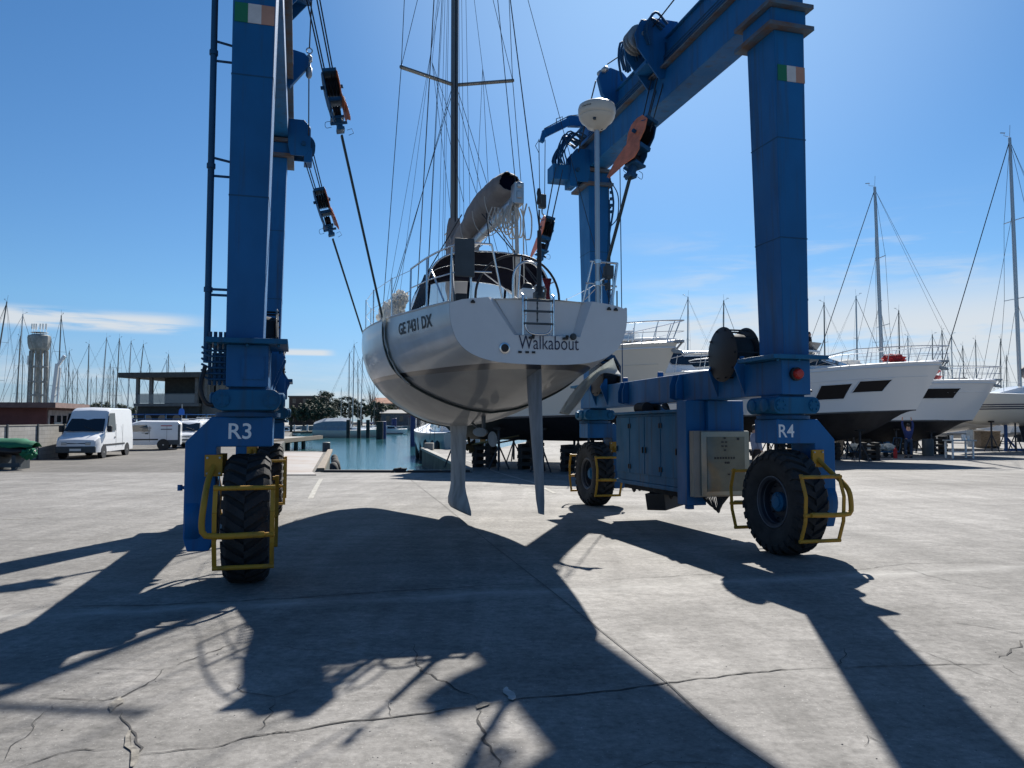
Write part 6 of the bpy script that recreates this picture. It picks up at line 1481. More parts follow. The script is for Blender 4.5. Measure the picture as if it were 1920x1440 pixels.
for i in range(4): lump_ = lump('sack', M['whitesheet'], (q.x-.95+i*.55, 39.3, zc+.52), .34, .36, .19, None, 20+i, .4, 3.5, 14); tag(lump_, ['crumpled pale sack at the left end of the low trolley', 'second pale sack from the left on the trolley', 'third pale sack from the left on the trolley', 'crumpled pale sack at the handle end of the trolley'][i], 'sack', 'sacks on the trolley')
q = P(1675, 850, 38.2); mb = MB(); mb.lathe([(.09,0),(.09,.42),(.05,.48),(.03,.5),(.03,.56)], (q.x+.0, 38.0, zc+.02), (0,0,1), 14); tag(mb.build('gas_bottle', M['redcloth'], None, loc=(q.x, 38.0, zc), smooth=40), 'small red bottle standing at the feet of the worker in blue', 'bottle')
# boarding steps beside the right pier
q = P(893, 842, 46); t_ = thing('boarding_steps', 'metal boarding steps on the right pier seen behind the keel', 'steps', (q.x-.6, 45, zc), R(20)); mb = MB()
mb.bar((-.3, 0, 0), (1.1, 0, 1.5), .05, .12, (0,1,0)); mb.bar((-.3, .6, 0), (1.1, .6, 1.5), .05, .12, (0,1,0)); mb.build('side_rail', M['galv'], t_); mb = MB()
for k in range(6): mb.box(-.3+.22*k, -.02+.22*k, .03, .57, .18+.235*k, .21+.235*k)
mb.build('tread', M['galv'], t_); mb = MB(); mb.tube([(-.3, 0, .1), (-.3, 0, .95), (1.0, 0, 2.4)], .02, 6); mb.tube([(1.1, 0, 1.5), (1.0, 0, 2.4)], .02, 6); mb.build('handrail', M['steel'], t_)

# small motor boats far right
def cuddy(label, loc, rz, group=None):
    o = thing('motorboat', label, 'motorboat', loc, rz, group); mb = MB(); rows = []
    for i in range(15):
        t_ = i/14; b_ = 1.1*(1-(1-min(t_/.5, 1))**2.2)**.8; rows.append([(-6*t_, -b_, 1.35-.2*t_), (-6*t_-.3*(1-t_), -b_*.86, .55), (-6*t_-.5*(1-t_), 0, .1+.5*max(0, 1-t_*2.5)**2), (-6*t_-.3*(1-t_), b_*.86, .55), (-6*t_, b_, 1.35-.2*t_)])
    mb.grid(rows); mb.add(rows[-1], [(0, 1, 2, 3, 4)]); mb.build('hull', M['hullwhite'], o, smooth=40)
    mb = MB(); mb.grid([[(r_[0][0], k*abs(r_[0][1])*.98, r_[0][2]+.08*(1-k*k)) for k in (-1, -.4, .4, 1)] for r_ in rows]); mb.build('deck', M['deckgrey'], o)
    mb = MB(); mb.hexa([(-1.8,-.8,1.3),(-1.8,.8,1.3),(-4.2,.85,1.2),(-4.2,-.85,1.2)], [(-2.7,-.6,1.95),(-2.7,.6,1.95),(-4.2,.7,2.0),(-4.2,-.7,2.0)]); c_ = mb.build('cabin', M['hullwhite'], o, bevel=.06)
    mb = MB(); mb.hexa([(-1.92,-.74,1.42),(-1.92,.74,1.42),(-4.0,.87,1.4),(-4.0,-.87,1.4)], [(-2.55,-.64,1.82),(-2.55,.64,1.82),(-4.0,.76,1.84),(-4.0,-.76,1.84)]); mb.build('windscreen', M['glassdark'], c_)
    mb = MB(); mb.tube([(-3.2, -.95, 1.8), (-1.2, -.7, 1.85), (-.1, 0, 1.95), (-1.2, .7, 1.85), (-3.2, .95, 1.8)], .02, 5)
    for p in ((-1.2, -.7), (-2.2, -.9), (-.1, 0), (-1.2, .7)): mb.tube([(p[0], p[1], 1.85), (p[0], p[1], 1.3)], .015, 4)
    mb.build('bow_rail', M['steel'], o); mb = MB()
    for x in (-1.6, -4.6): mb.box(x-.15, x+.15, -.9, .9, -.25, .35)
    mb.build('cradle', M['darkwood'], o); return o
c0 = cuddy('white motorboat ashore beyond the work table, left one of the small boats', (0, 0, 0), 0, 'small white motorboats ashore far right')
c0.location = (40.5, 62, zc+.25); c0.rotation_euler = (0, 0, R(-25))
for lab, x, y, a in (('white motorboat with open bow at the right edge among the small boats', 45.5, 66, -40), ('second small white motorboat from the left, half hidden by steel props', 38.5, 70, -30), ('farthest small white motorboat behind the others on the right', 44, 78, -15)):
    c_ = copy_tree(c0); c_.location = (x, y, zc+.25); c_.rotation_euler = (0, 0, R(a)); c_['label'] = lab

# ---------------------------------------------------------------- vans
M['vanwhite'] = mat('van_white_paint', (.72, .73, .74), .3, coat=.4, var=.04)
def van(name, label, loc, rz, L_, W, H, prof, screen, plate=True, rear_dark=False, stripe=False, cat='van', side_glass=True, rack=False):
    o = thing(name, label, cat, loc, rz); hw = W/2; mb = MB(); rows = []
    def roof(x): return crom([(a, b_) for a, b_ in prof], x)[0] if False else [b0+(b1-b0)*(x-a0)/(a1-a0) for (a0, b0), (a1, b1) in zip(prof[:-1], prof[1:]) if a0 <= x <= a1][0]
    xs = sorted(set([a for a, b_ in prof]+[L_*k/14 for k in range(15)])); xs = [x for x in xs if x <= prof[-1][0]]
    for x in xs:
        z = roof(x); w_ = hw*(.86+.14*min(1, (x+.05)/.5)**.5); zz = min(z, 1.05); tw = w_*(1-.12*max(0, z-1.05)/1.5)
        rows.append([(x, -w_, .32), (x, -w_*1.0, zz*.72), (x, -(w_ if z > 1.1 else w_*.97), zz), (x, -tw if z > 1.1 else -w_*.94, z-.06), (x, -tw*.86, z), (x, 0, z+.03), (x, tw*.86, z), (x, tw if z > 1.1 else w_*.94, z-.06), (x, (w_ if z > 1.1 else w_*.97), zz), (x, w_, zz*.72), (x, w_, .32)])
    mb.loft(rows); body = mb.build('body', M['vanwhite'], o, smooth=32)
    (xa, za), (xb, zb_) = screen; gl = MB(); e_ = .012; w0, w1 = hw*.93, hw*.80
    nx, nz_ = Vector((-(zb_-za), 0, (xb-xa))).normalized().x, Vector((-(zb_-za), 0, (xb-xa))).normalized().z
    gl.add([(xa+nx*.04, -w0, za+nz_*.04+.05), (xa+nx*.04, w0, za+nz_*.04+.05), (xb+nx*.04, w1, zb_+nz_*.04-.05), (xb+nx*.04, -w1, zb_+nz_*.04-.05)], [(0, 1, 2, 3)]); gl.build('windscreen', M['glassdark'], o, solid=.01)
    if side_glass:
        gl = MB(); zt = H-.16
        for sd in (-1, 1): gl.add([(xa+.35, sd*(hw+.012), za+.08), (xb+.95, sd*(hw+.012), za+.08), (xb+.85, sd*(hw*.965), zt-.1), (xb+.05, sd*(hw*.975), zt-.12)], [(0, 1, 2, 3)])
        gl.build('side_window', M['glassdark'], o, solid=.012)
    bp_ = MB(); bp_.box(-.07, .16, -hw*.92, hw*.92, .30, .62); bp_.box(.0, .1, -hw*.45, hw*.45, .70, .80); bp_.build('bumper', M['greypanel'], o, bevel=.04)
    for sd in (-1, 1):
        hl_ = MB(); hl_.box(-.02, .16, sd*hw*.55-.13*1, sd*hw*.55+.13, .68, .84); hl_.build('headlight', mat_lamp, o, bevel=.03)
        mr_ = MB(); mr_.box(xa+.15, xa+.33, sd*(hw+.16)-.09, sd*(hw+.16)+.09, za+.02, za+.34); mr_.box(xa+.2, xa+.28, min(sd*hw, sd*(hw+.1)), max(sd*hw, sd*(hw+.1)), za+.08, za+.14); mr_.build('wing_mirror', M['black'], o, bevel=.03)
    if plate: pl = MB(); pl.box(-.085, -.072, -.26, .26, .40, .51); pl.build('number_plate', M['gelmat'], o)
    tr_ = MB()
    for sd in (-1, 1): tr_.box(.75, L_-1.35 if L_ > 4.4 else L_-1.25, sd*(hw+.006)-.012, sd*(hw+.006)+.012, .62, .70)
    tr_.build('side_trim', M['black'], o)
    sm = MB()
    for sd in (-1, 1):
        for x in (xb+1.0, xb+2.0): sm.box(x-.006, x+.006, sd*(hw+.002)-.004, sd*(hw+.002)+.004, .5, min(H-.3, 1.7))
    sm.build('door_seam', M['black'], o)
    for sd in (-1, 1): dh = MB(); dh.box(xb+.75, xb+.93, sd*(hw+.02)-.012, sd*(hw+.02)+.012, 1.0, 1.05); dh.build('door_handle', M['black'], o, bevel=.006)
    wp_ = MB(); wp_.bar((xa+nx*.06+.05, -hw*.5, za+nz_*.06+.10), (xa+nx*.06+.22, hw*.05, za+nz_*.06+.26), .02, .02); wp_.build('wiper', M['black'], o)
    for x in (.85, L_-.95):
        for sd in (-1, 1):
            w_ = bpy.data.objects.new('wheel', None); put(w_); w_.parent = o; w_.location = (x, sd*(hw-.10), .31)
            a = MB(); a.lathe([(.20,-.10),(.30,-.10),(.315,-.06),(.315,.06),(.30,.10),(.20,.10)], (0,0,0), (0,1,0), 24); a.build('tyre', M['tyre'], w_, smooth=40)
            a = MB(); a.lathe([(.20,.095),(.19,.11),(.05,.115),(.0,.12)], (0,0,0), (0,sd,0), 18); a.build('rim', M['galv'], w_, smooth=40)
            ar = MB(); ar.lathe([(.36,-.02),(.36,.02)], (x, sd*(hw-.005), .33), (0,1,0), 24); ar.build('wheel_arch', M['black'], o)
    if rear_dark: r_ = MB(); r_.box(L_-.75, L_+.02, -hw*1.012, hw*1.012, .32, .62); r_.box(L_-.10, L_+.015, -hw*1.01, hw*1.01, .62, H-.25); r_.build('rear_bumper', M['greypanel'], o)
    if rack: r_ = MB(); [r_.bar((1.9, y, H+.10), (L_-.5, y, H+.10), .05, .05) for y in (-.6, .6)]; [r_.bar((x, -.7, H+.12), (x, .7, H+.12), .05, .04) for x in (2.2, 3.2)]; r_.build('roof_rack', M['gelmat'], o)
    return o
mat_lamp = mat('lamp_glass', (.4, .42, .42), .1, spec=.8)
HP = [(0,.72),(.05,.92),(.35,1.08),(.95,1.28),(1.55,2.0),(1.78,2.38),(2.1,2.53),(5.1,2.53),(5.2,2.45)]
q = P(160, 856, 39.0); van('panel_van', 'white high-roof panel van with dark windscreen and grey bumper, parked by the block wall', (q.x+.3, 37.6, zc), R(99), 5.2, 1.98, 2.53, HP, ((.95, 1.28), (1.55, 2.0)))
SP = [(0,.70),(.08,.88),(.75,1.08),(1.45,1.70),(1.9,1.84),(4.1,1.82),(4.25,1.7)]
q = P(279, 843, 49.0); v2 = van('small_van', 'small white van with lettering on its side and black rear corner, seen side-on', (q.x-2.4, 48.6, zc), R(20), 4.2, 1.72, 1.84, SP, ((.75, 1.08), (1.45, 1.70)), rear_dark=True)
mb = MB(); rr2 = random.Random(6)
for k in range(5): mb.box(2.0+.05*(k % 2), 2.45+.12*rr2.random(), -.872, -.866, 1.42-.09*k, 1.455-.09*k)
mb.build('side_lettering', M['greypanel'], v2)
mb = MB(); mb.box(3.1, 3.75, -.872, -.866, 1.50, 1.55); mb.build('side_lettering', M['redcloth'], v2)
mb = MB(); mb.box(3.1, 3.75, -.872, -.866, 1.28, 1.33); mb.build('side_lettering', M['text'], v2)
q = P(345, 838, 52); v3 = van('small_van', 'white van facing the camera right of the lettered van, with a pale roof rack', (q.x+.2, 51.5, zc), R(100), 4.3, 1.76, 1.84, SP, ((.75, 1.08), (1.45, 1.70)), rack=True)
q = P(378, 835, 55); v4 = van('small_van', 'white van with dark rear window, half hidden behind the left front arm of the hoist', (q.x-.3, 56.5, zc), R(112), 4.5, 1.8, 1.95, SP[:-2]+[(4.3,1.92),(4.5,1.8)], ((.75, 1.08), (1.45, 1.70)), rack=True)
# ---------------------------------------------------------------- buildings and walls on the left
def brick(name, c1, c2, mortar, scale=3, bw_=.4, rh=.2):
    m_ = bpy.data.materials.new(name); m_.use_nodes = True; t_ = m_.node_tree; b_ = t_.nodes['Principled BSDF']; b_.inputs['Roughness'].default_value = .9
    c_ = t_.nodes.new('ShaderNodeTexCoord'); mp_ = t_.nodes.new('ShaderNodeMapping'); mp_.inputs['Rotation'].default_value = (R(90), 0, 0)
    sp_ = t_.nodes.new('ShaderNodeSeparateXYZ'); cb = t_.nodes.new('ShaderNodeCombineXYZ'); ad = t_.nodes.new('ShaderNodeMath'); t_.links.new(c_.outputs['Object'], sp_.inputs[0]); t_.links.new(sp_.outputs[0], ad.inputs[0]); t_.links.new(sp_.outputs[1], ad.inputs[1]); t_.links.new(ad.outputs[0], cb.inputs[0]); t_.links.new(sp_.outputs[2], cb.inputs[1])
    br = t_.nodes.new('ShaderNodeTexBrick'); br.inputs['Color1'].default_value = (*c1, 1); br.inputs['Color2'].default_value = (*c2, 1); br.inputs['Mortar'].default_value = (*mortar, 1); br.inputs['Scale'].default_value = 1; br.inputs['Brick Width'].default_value = bw_; br.inputs['Row Height'].default_value = rh; br.inputs['Mortar Size'].default_value = .012
    t_.links.new(cb.outputs[0], br.inputs['Vector']); nz_ = t_.nodes.new('ShaderNodeTexNoise'); nz_.inputs['Scale'].default_value = 1.5; nz_.inputs['Detail'].default_value = 6; t_.links.new(c_.outputs['Object'], nz_.inputs['Vector'])
    mx_ = t_.nodes.new('ShaderNodeMixRGB'); mx_.blend_type = 'MULTIPLY'; mx_.inputs[0].default_value = .5; t_.links.new(br.outputs[0], mx_.inputs[1]); t_.links.new(nz_.outputs['Fac'], mx_.inputs[2]); t_.links.new(mx_.outputs[0], b_.inputs['Base Color']); return m_
M['blockwall'] = brick('concrete_block_wall', (.42, .41, .39), (.36, .35, .33), (.27, .26, .25), 1, .5, .2)
M['redbrick'] = brick('red_brick', (.2, .075, .05), (.15, .06, .045), (.16, .13, .11), 1, .3, .09)
pts = [(-21.9, 28.6), (-22.4, 31.5), (-22.75, 34.5), (-23.1, 37.3), (-23.45, 40.1), (-23.8, 42.9), (-24.2, 46), (-24.6, 49)]
t_ = thing('block_wall', 'grey concrete block wall with thin posts behind the high-roof van', 'wall', (pts[0][0], pts[0][1], zc)); wp = Vector(pts[0]); mb = MB()
for a, b_ in zip(pts[:-1], pts[1:]): a = Vector(a)-wp; b_ = Vector(b_)-wp; mb.bar((a.x, a.y, .82), (b_.x, b_.y, .82), .18, 1.64, (0,0,1))
mb.build('panel', M['blockwall'], t_)
for a in pts: mb = MB(); a = Vector(a)-wp; mb.box(a.x+.085, a.x+.15, a.y-.04, a.y+.04, 0, 1.72); mb.build('post', M['greypanel'], t_)
mb = MB()
for a, b_ in zip(pts[:-1], pts[1:]): a = Vector(a)-wp; b_ = Vector(b_)-wp; mb.bar((a.x, a.y, 1.665), (b_.x, b_.y, 1.665), .22, .05, (0,0,1))
mb.build('coping', M['conc'], t_)
# brown flat-roofed kiosk
t_ = thing('kiosk', 'low dark red building with a flat overhanging roof behind the block wall', 'building', (-33.3, 55, zc), R(15)); mb = MB(); mb.box(-14, 0, 0, 7.2, 0, 2.75); mb.build('wall', mat('dark_red_cladding', (.13, .045, .04), .7, var=.2, vscale=1), t_)
mb = MB(); mb.box(-14.5, .8, -.9, 8.0, 2.755, 3.12); mb.build('roof', mat('roof_fascia', (.16, .10, .09), .8, var=.2), t_)
mb = MB(); mb.box(.004, .05, .2, 7.0, .0, 2.6); mb.build('side_wall', mat('pale_cladding', (.3, .26, .24), .8, var=.3, vscale=2), t_)
for y in (.6, 2.2, 3.6, 5.2): mb = MB(); mb.box(.055, .08, y, y+.9, .9, 2.2); mb.build('window', M['glassdark'], t_)
mb = MB(); [mb.box(.09, .12, 1.5+.33*k, 1.75+.33*k, 1.0+.1*(k % 2), 1.7) for k in range(5)]; mb.build('poster', M['whitesheet'], t_)
mb = MB(); mb.box(-13.8, -12.6, -.1, .6, 3.12, 4.0); mb.build('roof_unit', M['galv'], t_)
# clubhouse with flat roof and terrace
M['clubdark'] = mat('dark_render', (.05, .055, .05), .8, var=.2); M['clubgrey'] = mat('grey_render', (.17, .17, .155), .85, var=.2)
t_ = thing('clubhouse', 'two-storey clubhouse with a wide flat dark roof, terrace columns and arched ground floor windows', 'building', (-40.9, 84, zc), R(-8)); mb = MB(); mb.box(0, 7.2, 0, 6, 0, 3.6); mb.box(2.1, 7.2, 1.6, 6, 3.6, 6.4); mb.build('wall', M['clubdark'], t_)
mb = MB(); mb.box(-1.6, 10.6, -1.2, 7.2, 6.41, 6.95); mb.hexa([(6.9, 1, 6.952), (10.2, 1, 6.952), (10.2, 5, 6.952), (6.9, 5, 6.952)], [(8.6, 1, 8.1), (9.4, 1, 8.1), (9.4, 5, 8.1), (8.6, 5, 8.1)]); mb.build('roof', mat('dark_roof_slab', (.07, .072, .065), .7, var=.2), t_)
mb = MB(); mb.box(-.2, 7.4, -.5, 0, 3.3, 3.62); mb.box(7.22, 10, .5, 6, 0, 6.38); mb.build('side_wing', M['clubgrey'], t_)
for x in (0, 1.6, 6.9, 8.0): mb = MB(); mb.box(x, x+.32, -.45, -.15, 3.63, 6.4); mb.build('column', M['clubgrey'], t_)
mb = MB(); mb.box(.3, 6.9, -.47, -.43, 3.65, 4.6); mb.tube([(0, -.5, 4.65), (7.3, -.5, 4.65)], .04, 6); mb.build('balcony_rail', mat('balcony_glass', (.25, .28, .28), .15, alpha=.6), t_)
for x in (.6, 2.3, 4.0): mb = MB(); mb.prism([(-.5,0),(.5,0),(.5,.7)]+[(.5*math.cos(a), .7+.5*math.sin(a)) for a in [math.pi*k/8 for k in range(1, 8)]]+[(-.5,.7)], (x+.6, -.02, 1.2), (1,0,0), (0,0,1), (0,.04,0)); mb.build('window', M['glassdark'], t_)
for z in (1.0, 4.2):
    for x in (7.6, 8.6, 9.3): mb = MB(); mb.box(x, x+.55, .46, .495, z, z+1.5); mb.build('window', M['glassdark'], t_)
mb = MB(); mb.box(.2, 7.0, -1.6, -.55, 2.35, 2.5); mb.build('awning', mat('blue_awning', (.02, .05, .2), .7), t_)
mb = MB(); mb.tube([(7.2, 3, 6.95), (7.2, 3, 11.5)], .025, 4); mb.tube([(7.9, 3, 6.95), (7.9, 3, 10.0)], .02, 4); mb.lathe([(.18,0),(.2,.1),(.05,.2)], (7.4, 3, 9.0), (0,0,1), 10); mb.build('roof_antenna', M['galv'], t_)
# lattice-legged water tower with aerials
t_ = thing('water_tower', 'concrete water tower on a ring of tall columns with telecom aerials on top', 'water tower', (P(72, 700, 250).x, 250, -1)); hh = lambda py: P(72, py, 250).z+1
mb = MB(); mb.lathe([(1.9, hh(662)), (3.0, hh(654)), (3.35, hh(645)), (3.45, hh(634)), (3.3, hh(630)), (2.0, hh(627)), (0, hh(626))], (0,0,0), (0,0,1), 12); M['towerconc'] = mat('old_tower_concrete', (.3, .31, .30), .9, var=.35, vscale=.6); mb.build('tank', M['towerconc'], t_, smooth=20)
for k in range(12): a = k*math.pi/6+.2; mb = MB(); mb.bar((3.0*math.cos(a), 3.0*math.sin(a), 0), (2.55*math.cos(a), 2.55*math.sin(a), hh(658)), .42, .42); mb.build('column', M['towerconc'], t_)
mb = MB()
for z in (hh(689), hh(717), hh(742)): mb.lathe([(2.9,z),(2.9,z+.45),(2.3,z+.45),(2.3,z)], (0,0,0), (0,0,1), 16, cap=False)
mb.lathe([(.7,0),(.7,hh(660))], (0,0,0), (0,0,1), 10); mb.build('ring_beam', M['towerconc'], t_)
mb = MB()
for x in (-2.4, -1.7, -1.0, .3, 1.2, 2.2): mb.tube([(x, 0, hh(627)), (x, 0, hh(608))], .08, 5); mb.box(x-.22, x+.22, -.25, .05, hh(618)+.3*(x % 1), hh(607))
mb.box(-3.4, -2.7, -.6, .4, hh(684), hh(667)); mb.lathe([(2.6, hh(624)), (2.6, hh(623.4))], (0,0,0), (0,0,1), 12); mb.build('aerial', M['gelmat'], t_)
# small white mobile crane arm, boat yard fence, blue sign
q = P(97, 750, 110); t_ = thing('yard_crane', 'small white crane arm sticking up behind the dark red building', 'crane', (q.x, 110, zc)); mb = MB(); z = lambda py: P(97, py, 110).z-zc
mb.bar((-.3, 0, 0), (.7, 0, z(682)), .35, .5); mb.bar((.5, 0, z(690)), (1.7, 0, z(667)), .3, .4); mb.bar((.6, 0, 0), (1.1, 0, z(690)), .2, .2)
for k in range(5): mb.bar((-.1+.15*k, 0, 1.5+1.2*k), (.65+.08*k, 0, 1.9+1.2*k), .12, .12)
mb.build('boom', M['hullwhite'], t_); mb = MB(); mb.tube([(1.7, 0, z(667)), (1.75, 0, z(700))], .03, 4); mb.build('cable', M['cable'], t_)
t_ = thing('blue_railing', 'blue metal railing along the road behind the parked vans', 'railing', (P(232, 800, 60).x, 60, zc)); mb = MB()
for z in (1.5, 1.95, 2.3): mb.bar((0, 0, z), (10.5, 2, z), .05, .06)
mb.build('rail', mat('railing_blue', (.03, .12, .3), .5), t_)
for k in range(8): mb = MB(); mb.box(k*1.5-.04, k*1.5+.04, k*.285-.04, k*.285+.04, 0, 2.35); mb.build('post', M['bluedark'], t_)
q = P(341, 772, 57); t_ = thing('road_sign', 'round blue road sign on a thin post above the vans', 'road sign', (q.x, 57, zc)); mb = MB(); mb.tube([(0, 0, 0), (0, 0, P(341, 758, 57).z-zc)], .035, 6); mb.build('post', M['galv'], t_); mb = MB(); mb.lathe([(.2,-.01),(.21,0),(.2,.01)], (0, -.05, P(341, 771, 57).z-zc), (0,1,0), 20); mb.box(-.21, .21, -.07, -.05, P(341, 771, 57).z-zc-.28, P(341, 771, 57).z-zc-.02); mb.build('disc', mat('sign_blue', (.01, .12, .5), .4), t_)
# green-covered dinghy on a trolley at the left edge
q = P(20, 878, 30.0); t_ = thing('covered_boat', 'small dark boat under a green tarpaulin on stands at the left edge', 'boat', (q.x-.3, 30.2, zc), R(0))
lump('hull', M['black'], (-.2, .2, .75), 1.25, .7, .28, t_, 2, .15, 2, 18)
tp_ = MB(); rows = []
for i in range(15):
    x = -1.5+2.55*i/14; e_ = 1 if i < 12 else .75-.12*(i-12)
    rows.append([(x+.03*noise.noise(Vector((x*4, k, 1))), -.62*e_+1.24*e_*k/12+.2, .86+.34*e_*math.sin(math.pi*k/12)**.6+.03*noise.noise(Vector((x*5, k*.7, 0)))) for k in range(13)])
tp_.grid(rows); tp_.build('tarpaulin', cloth('green_tarpaulin', (.015, .17, .09), .25), t_, smooth=60, solid=.01)
lump('tarpaulin', bpy.data.materials['green_tarpaulin'], (.85, .0, .62), .3, .3, .22, t_, 7, .5, 3.5, 14)
mb = MB(); [mb.box(x, x+.16, -.25, .65, 0, .55) for x in (-1.3, -.3, .35)]; mb.box(-1.3, .7, -.3, -.22, .1, .25); mb.build('stand', M['greypanel'], t_)

# ---------------------------------------------------------------- basin edges
def fbox(name, label, cat, c_, d, w_, h, m_, z): pass
mb = MB(); a, b_ = (-6.95, 28.52), (-4.35, 28.42); mb.bar((a[0], a[1], zc+.02), (b_[0], b_[1], zc+.02), .22, .14)
o = mb.build('quay_kerb', M['black'], None, loc=(a[0], a[1], zc), bevel=.03); tag(o, 'black rubber kerb along the near quay edge, left length', 'kerb')
mb = MB(); a, b_ = (-3.85, 28.4), (-1.55, 28.5); mb.bar((a[0], a[1], zc+.02), (b_[0], b_[1], zc+.02), .22, .14)
o = mb.build('quay_kerb', M['black'], None, loc=(a[0], a[1], zc), bevel=.03); tag(o, 'black rubber kerb along the near quay edge, right length behind the keel', 'kerb')
mb = MB(); rr = random.Random(31)
for k in range(7): mb.tube(spline([(-4.4+.07*k, 28.2, zc+.02), (-4.3+.07*k, 28.35, zc+.14+.05*rr.random()), (-4.25+.05*k, 28.5, zc+.05), (-4.1+.04*k, 28.3, zc+.03)], 4), .03, 6)
mb.box(-4.25, -4.0, 28.35, 28.6, zc, zc+.1); o = mb.build('mooring_cleat', M['blackmat'], None, loc=(-4.1, 28.4, zc), smooth=60); tag(o, 'dark cleat wrapped with rope in the gap of the quay kerb', 'cleat')
# steel ramp plate and timber edges of the left pier
mb = MB(); mb.hexa([(-11.2, 26.6, gz(26.6)+.004), (-6.75, 26.6, gz(26.6)+.004), (-7.35, 28.35, gz(28.35)+.01), (-11.6, 28.35, gz(28.35)+.01)], [(-11.2, 26.6, gz(26.6)+.035), (-6.75, 26.6, gz(26.6)+.035), (-7.35, 28.35, gz(28.35)+.04), (-11.6, 28.35, gz(28.35)+.04)])
mb.hexa([(-11.6, 28.37, zc+.004), (-7.35, 28.37, zc+.004), (-10.9, 44.5, zc+.004), (-15.0, 44.5, zc+.004)], [(-11.6, 28.37, zc+.04), (-7.35, 28.37, zc+.04), (-10.9, 44.5, zc+.04), (-15.0, 44.5, zc+.04)])
o = mb.build('pier_plate', mat('rusty_steel_plate', (.24, .225, .21), .55, var=.4, vscale=.4, var2=(.20, .14, .10), bump=.2), None, loc=(-9, 28, zc)); tag(o, 'worn rusty steel plate covering the left pier', 'plate')
def beam_(label, a, b_, z, w_, h, m_='conc', name='pier_edge_beam', cat='edge beam'):
    mb = MB(); mb.bar((a[0], a[1], z), (b_[0], b_[1], z), w_, h); o = mb.build(name, M[m_], None, loc=(a[0], a[1], z), bevel=.02); return tag(o, label, cat)
beam_('pale timber edge beam along the water side of the left pier', (-7.15, 28.8), (-11.0, 46.6), zc+.06, .28, .16, 'wood')
beam_('concrete edge beam along the water side of the right pier', (-1.6, 29.0), (-5.7, 49.3), zc+.05, .30, .14)
def torus(c_, r0, r1, ax):
    mb = MB(); ax = Vector(ax).normalized(); a = ax.orthogonal().normalized(); b_ = ax.cross(a); mb.tube([Vector(c_)+(a*math.cos(t_)+b_*math.sin(t_))*r0 for t_ in [2*math.pi*k/24 for k in range(24)]], r1, 10, closed=True); return mb
for i, (x, y, z, lab) in enumerate(((-6.75, 29.4, -.55, 'old black tyre fender hanging at the near corner of the left pier, nearest'), (-6.95, 30.6, -.5, 'second black tyre fender on the left pier edge'), (-7.3, 32.0, -.48, 'third black tyre fender on the left pier edge'), (-7.9, 34.5, -.5, 'fourth black tyre fender farther along the left pier'))):
    o = torus((x, y, z), .36, .15, (1, .3, .15)).build('tyre_fender', M['tyre'], None, loc=(x, y, z), smooth=60); tag(o, lab, 'tyre fender', 'tyre fenders on the left pier')
def post(label, px, d, z0, ytop, r_, m_, name='mooring_pile', group=None, cat='pile'):
    q = P(px, ytop, d); mb = MB(); mb.lathe([(r_, z0), (r_*1.02, (z0+q.z)/2), (r_, q.z-.03), (r_*.8, q.z)], (q.x, d, 0), (0, 0, 1), 12)
    o = mb.build(name, m_, None, loc=(q.x, d, z0), smooth=40); return tag(o, label, cat, group)
M['pileblue'] = mat('pile_blue', (.015, .03, .13), .5, var=.3); M['piledark'] = mat('pile_dark', (.03, .035, .035), .8, var=.4)
post('thick grey pile at the end of the left pier', 612, 46.4, -2, 829, .23, M['greypanel'])
post('thin blue pile standing alone in the basin', 775, 83, -3, 778, .32, M['pileblue'])
GP = 'piles beside the moored boats'
for px, yt, d, lab in ((653, 787, 118, 'dark pile in front of the canvas cover of the grey sailboat'), (673, 787, 118, 'second dark pile from the left before the moored boats'), (690, 787, 118, 'third dark pile from the left before the moored boats'), (712, 790, 112, 'stout dark pile right of the moored boats'), (718, 790, 114, 'blue pile right beside the stout dark one'), (737, 785, 150, 'far blue pile left of a pair before the awnings'), (741, 784, 150, 'far blue pile right of a pair before the awnings')):
    post(lab, px, d, -3, yt, .28 if 'stout' not in lab else .5, M['pileblue'] if 'blue' in lab else M['piledark'], group=GP)
# concrete block bollard on the right pier end
q = P(804, 843, 48.6); mb = MB(); mb.box(q.x-.25, q.x+.3, 48.2, 48.9, zc, zc+.45); o = mb.build('bollard', M['conc'], None, loc=(q.x, 48.5, zc), bevel=.03); tag(o, 'square concrete bollard at the far end of the right pier', 'bollard')
# second jetty with pale edge, seen left of the left pier
t_ = thing('jetty', 'concrete jetty with a pale worn edge beyond the left pier', 'jetty', (-20.5, 62, -1.4)); mb = MB(); mb.box(-6, 0, 0, 20, .75, 1.1); mb.build('deck', M['conc'], t_)
mb = MB(); mb.box(.01, .35, -.3, 20, .85, 1.22); mb.build('edge_beam', M['wood'], t_)
for k in range(6): mb = MB(); mb.lathe([(.2,-1.5),(.2,.84)], (.1, .3+k*2.6, 0), (0,0,1), 8); mb.build('pile', M['piledark'], t_)
t_ = thing('jetty', 'long low wooden jetty with white service posts far behind the left rear wheel', 'jetty', (-52, 118, -1.4)); mb = MB(); mb.bar((0, 0, .8), (26, 10, .8), 3.2, .35); mb.build('deck', M['wood'], t_)
for k in range(14): mb = MB(); mb.box(k*1.9-.13, k*1.9+.13, k*.73-.1-1.2, k*.73+.1-1.2, .98, 2.0); mb.build('service_post', M['gelmat'], t_)
for k in range(7): mb = MB(); mb.lathe([(.22,-1.5),(.22,2.0)], (k*4.2, k*1.6-1.8, 0), (0,0,1), 8); mb.build('pile', M['piledark'], t_)

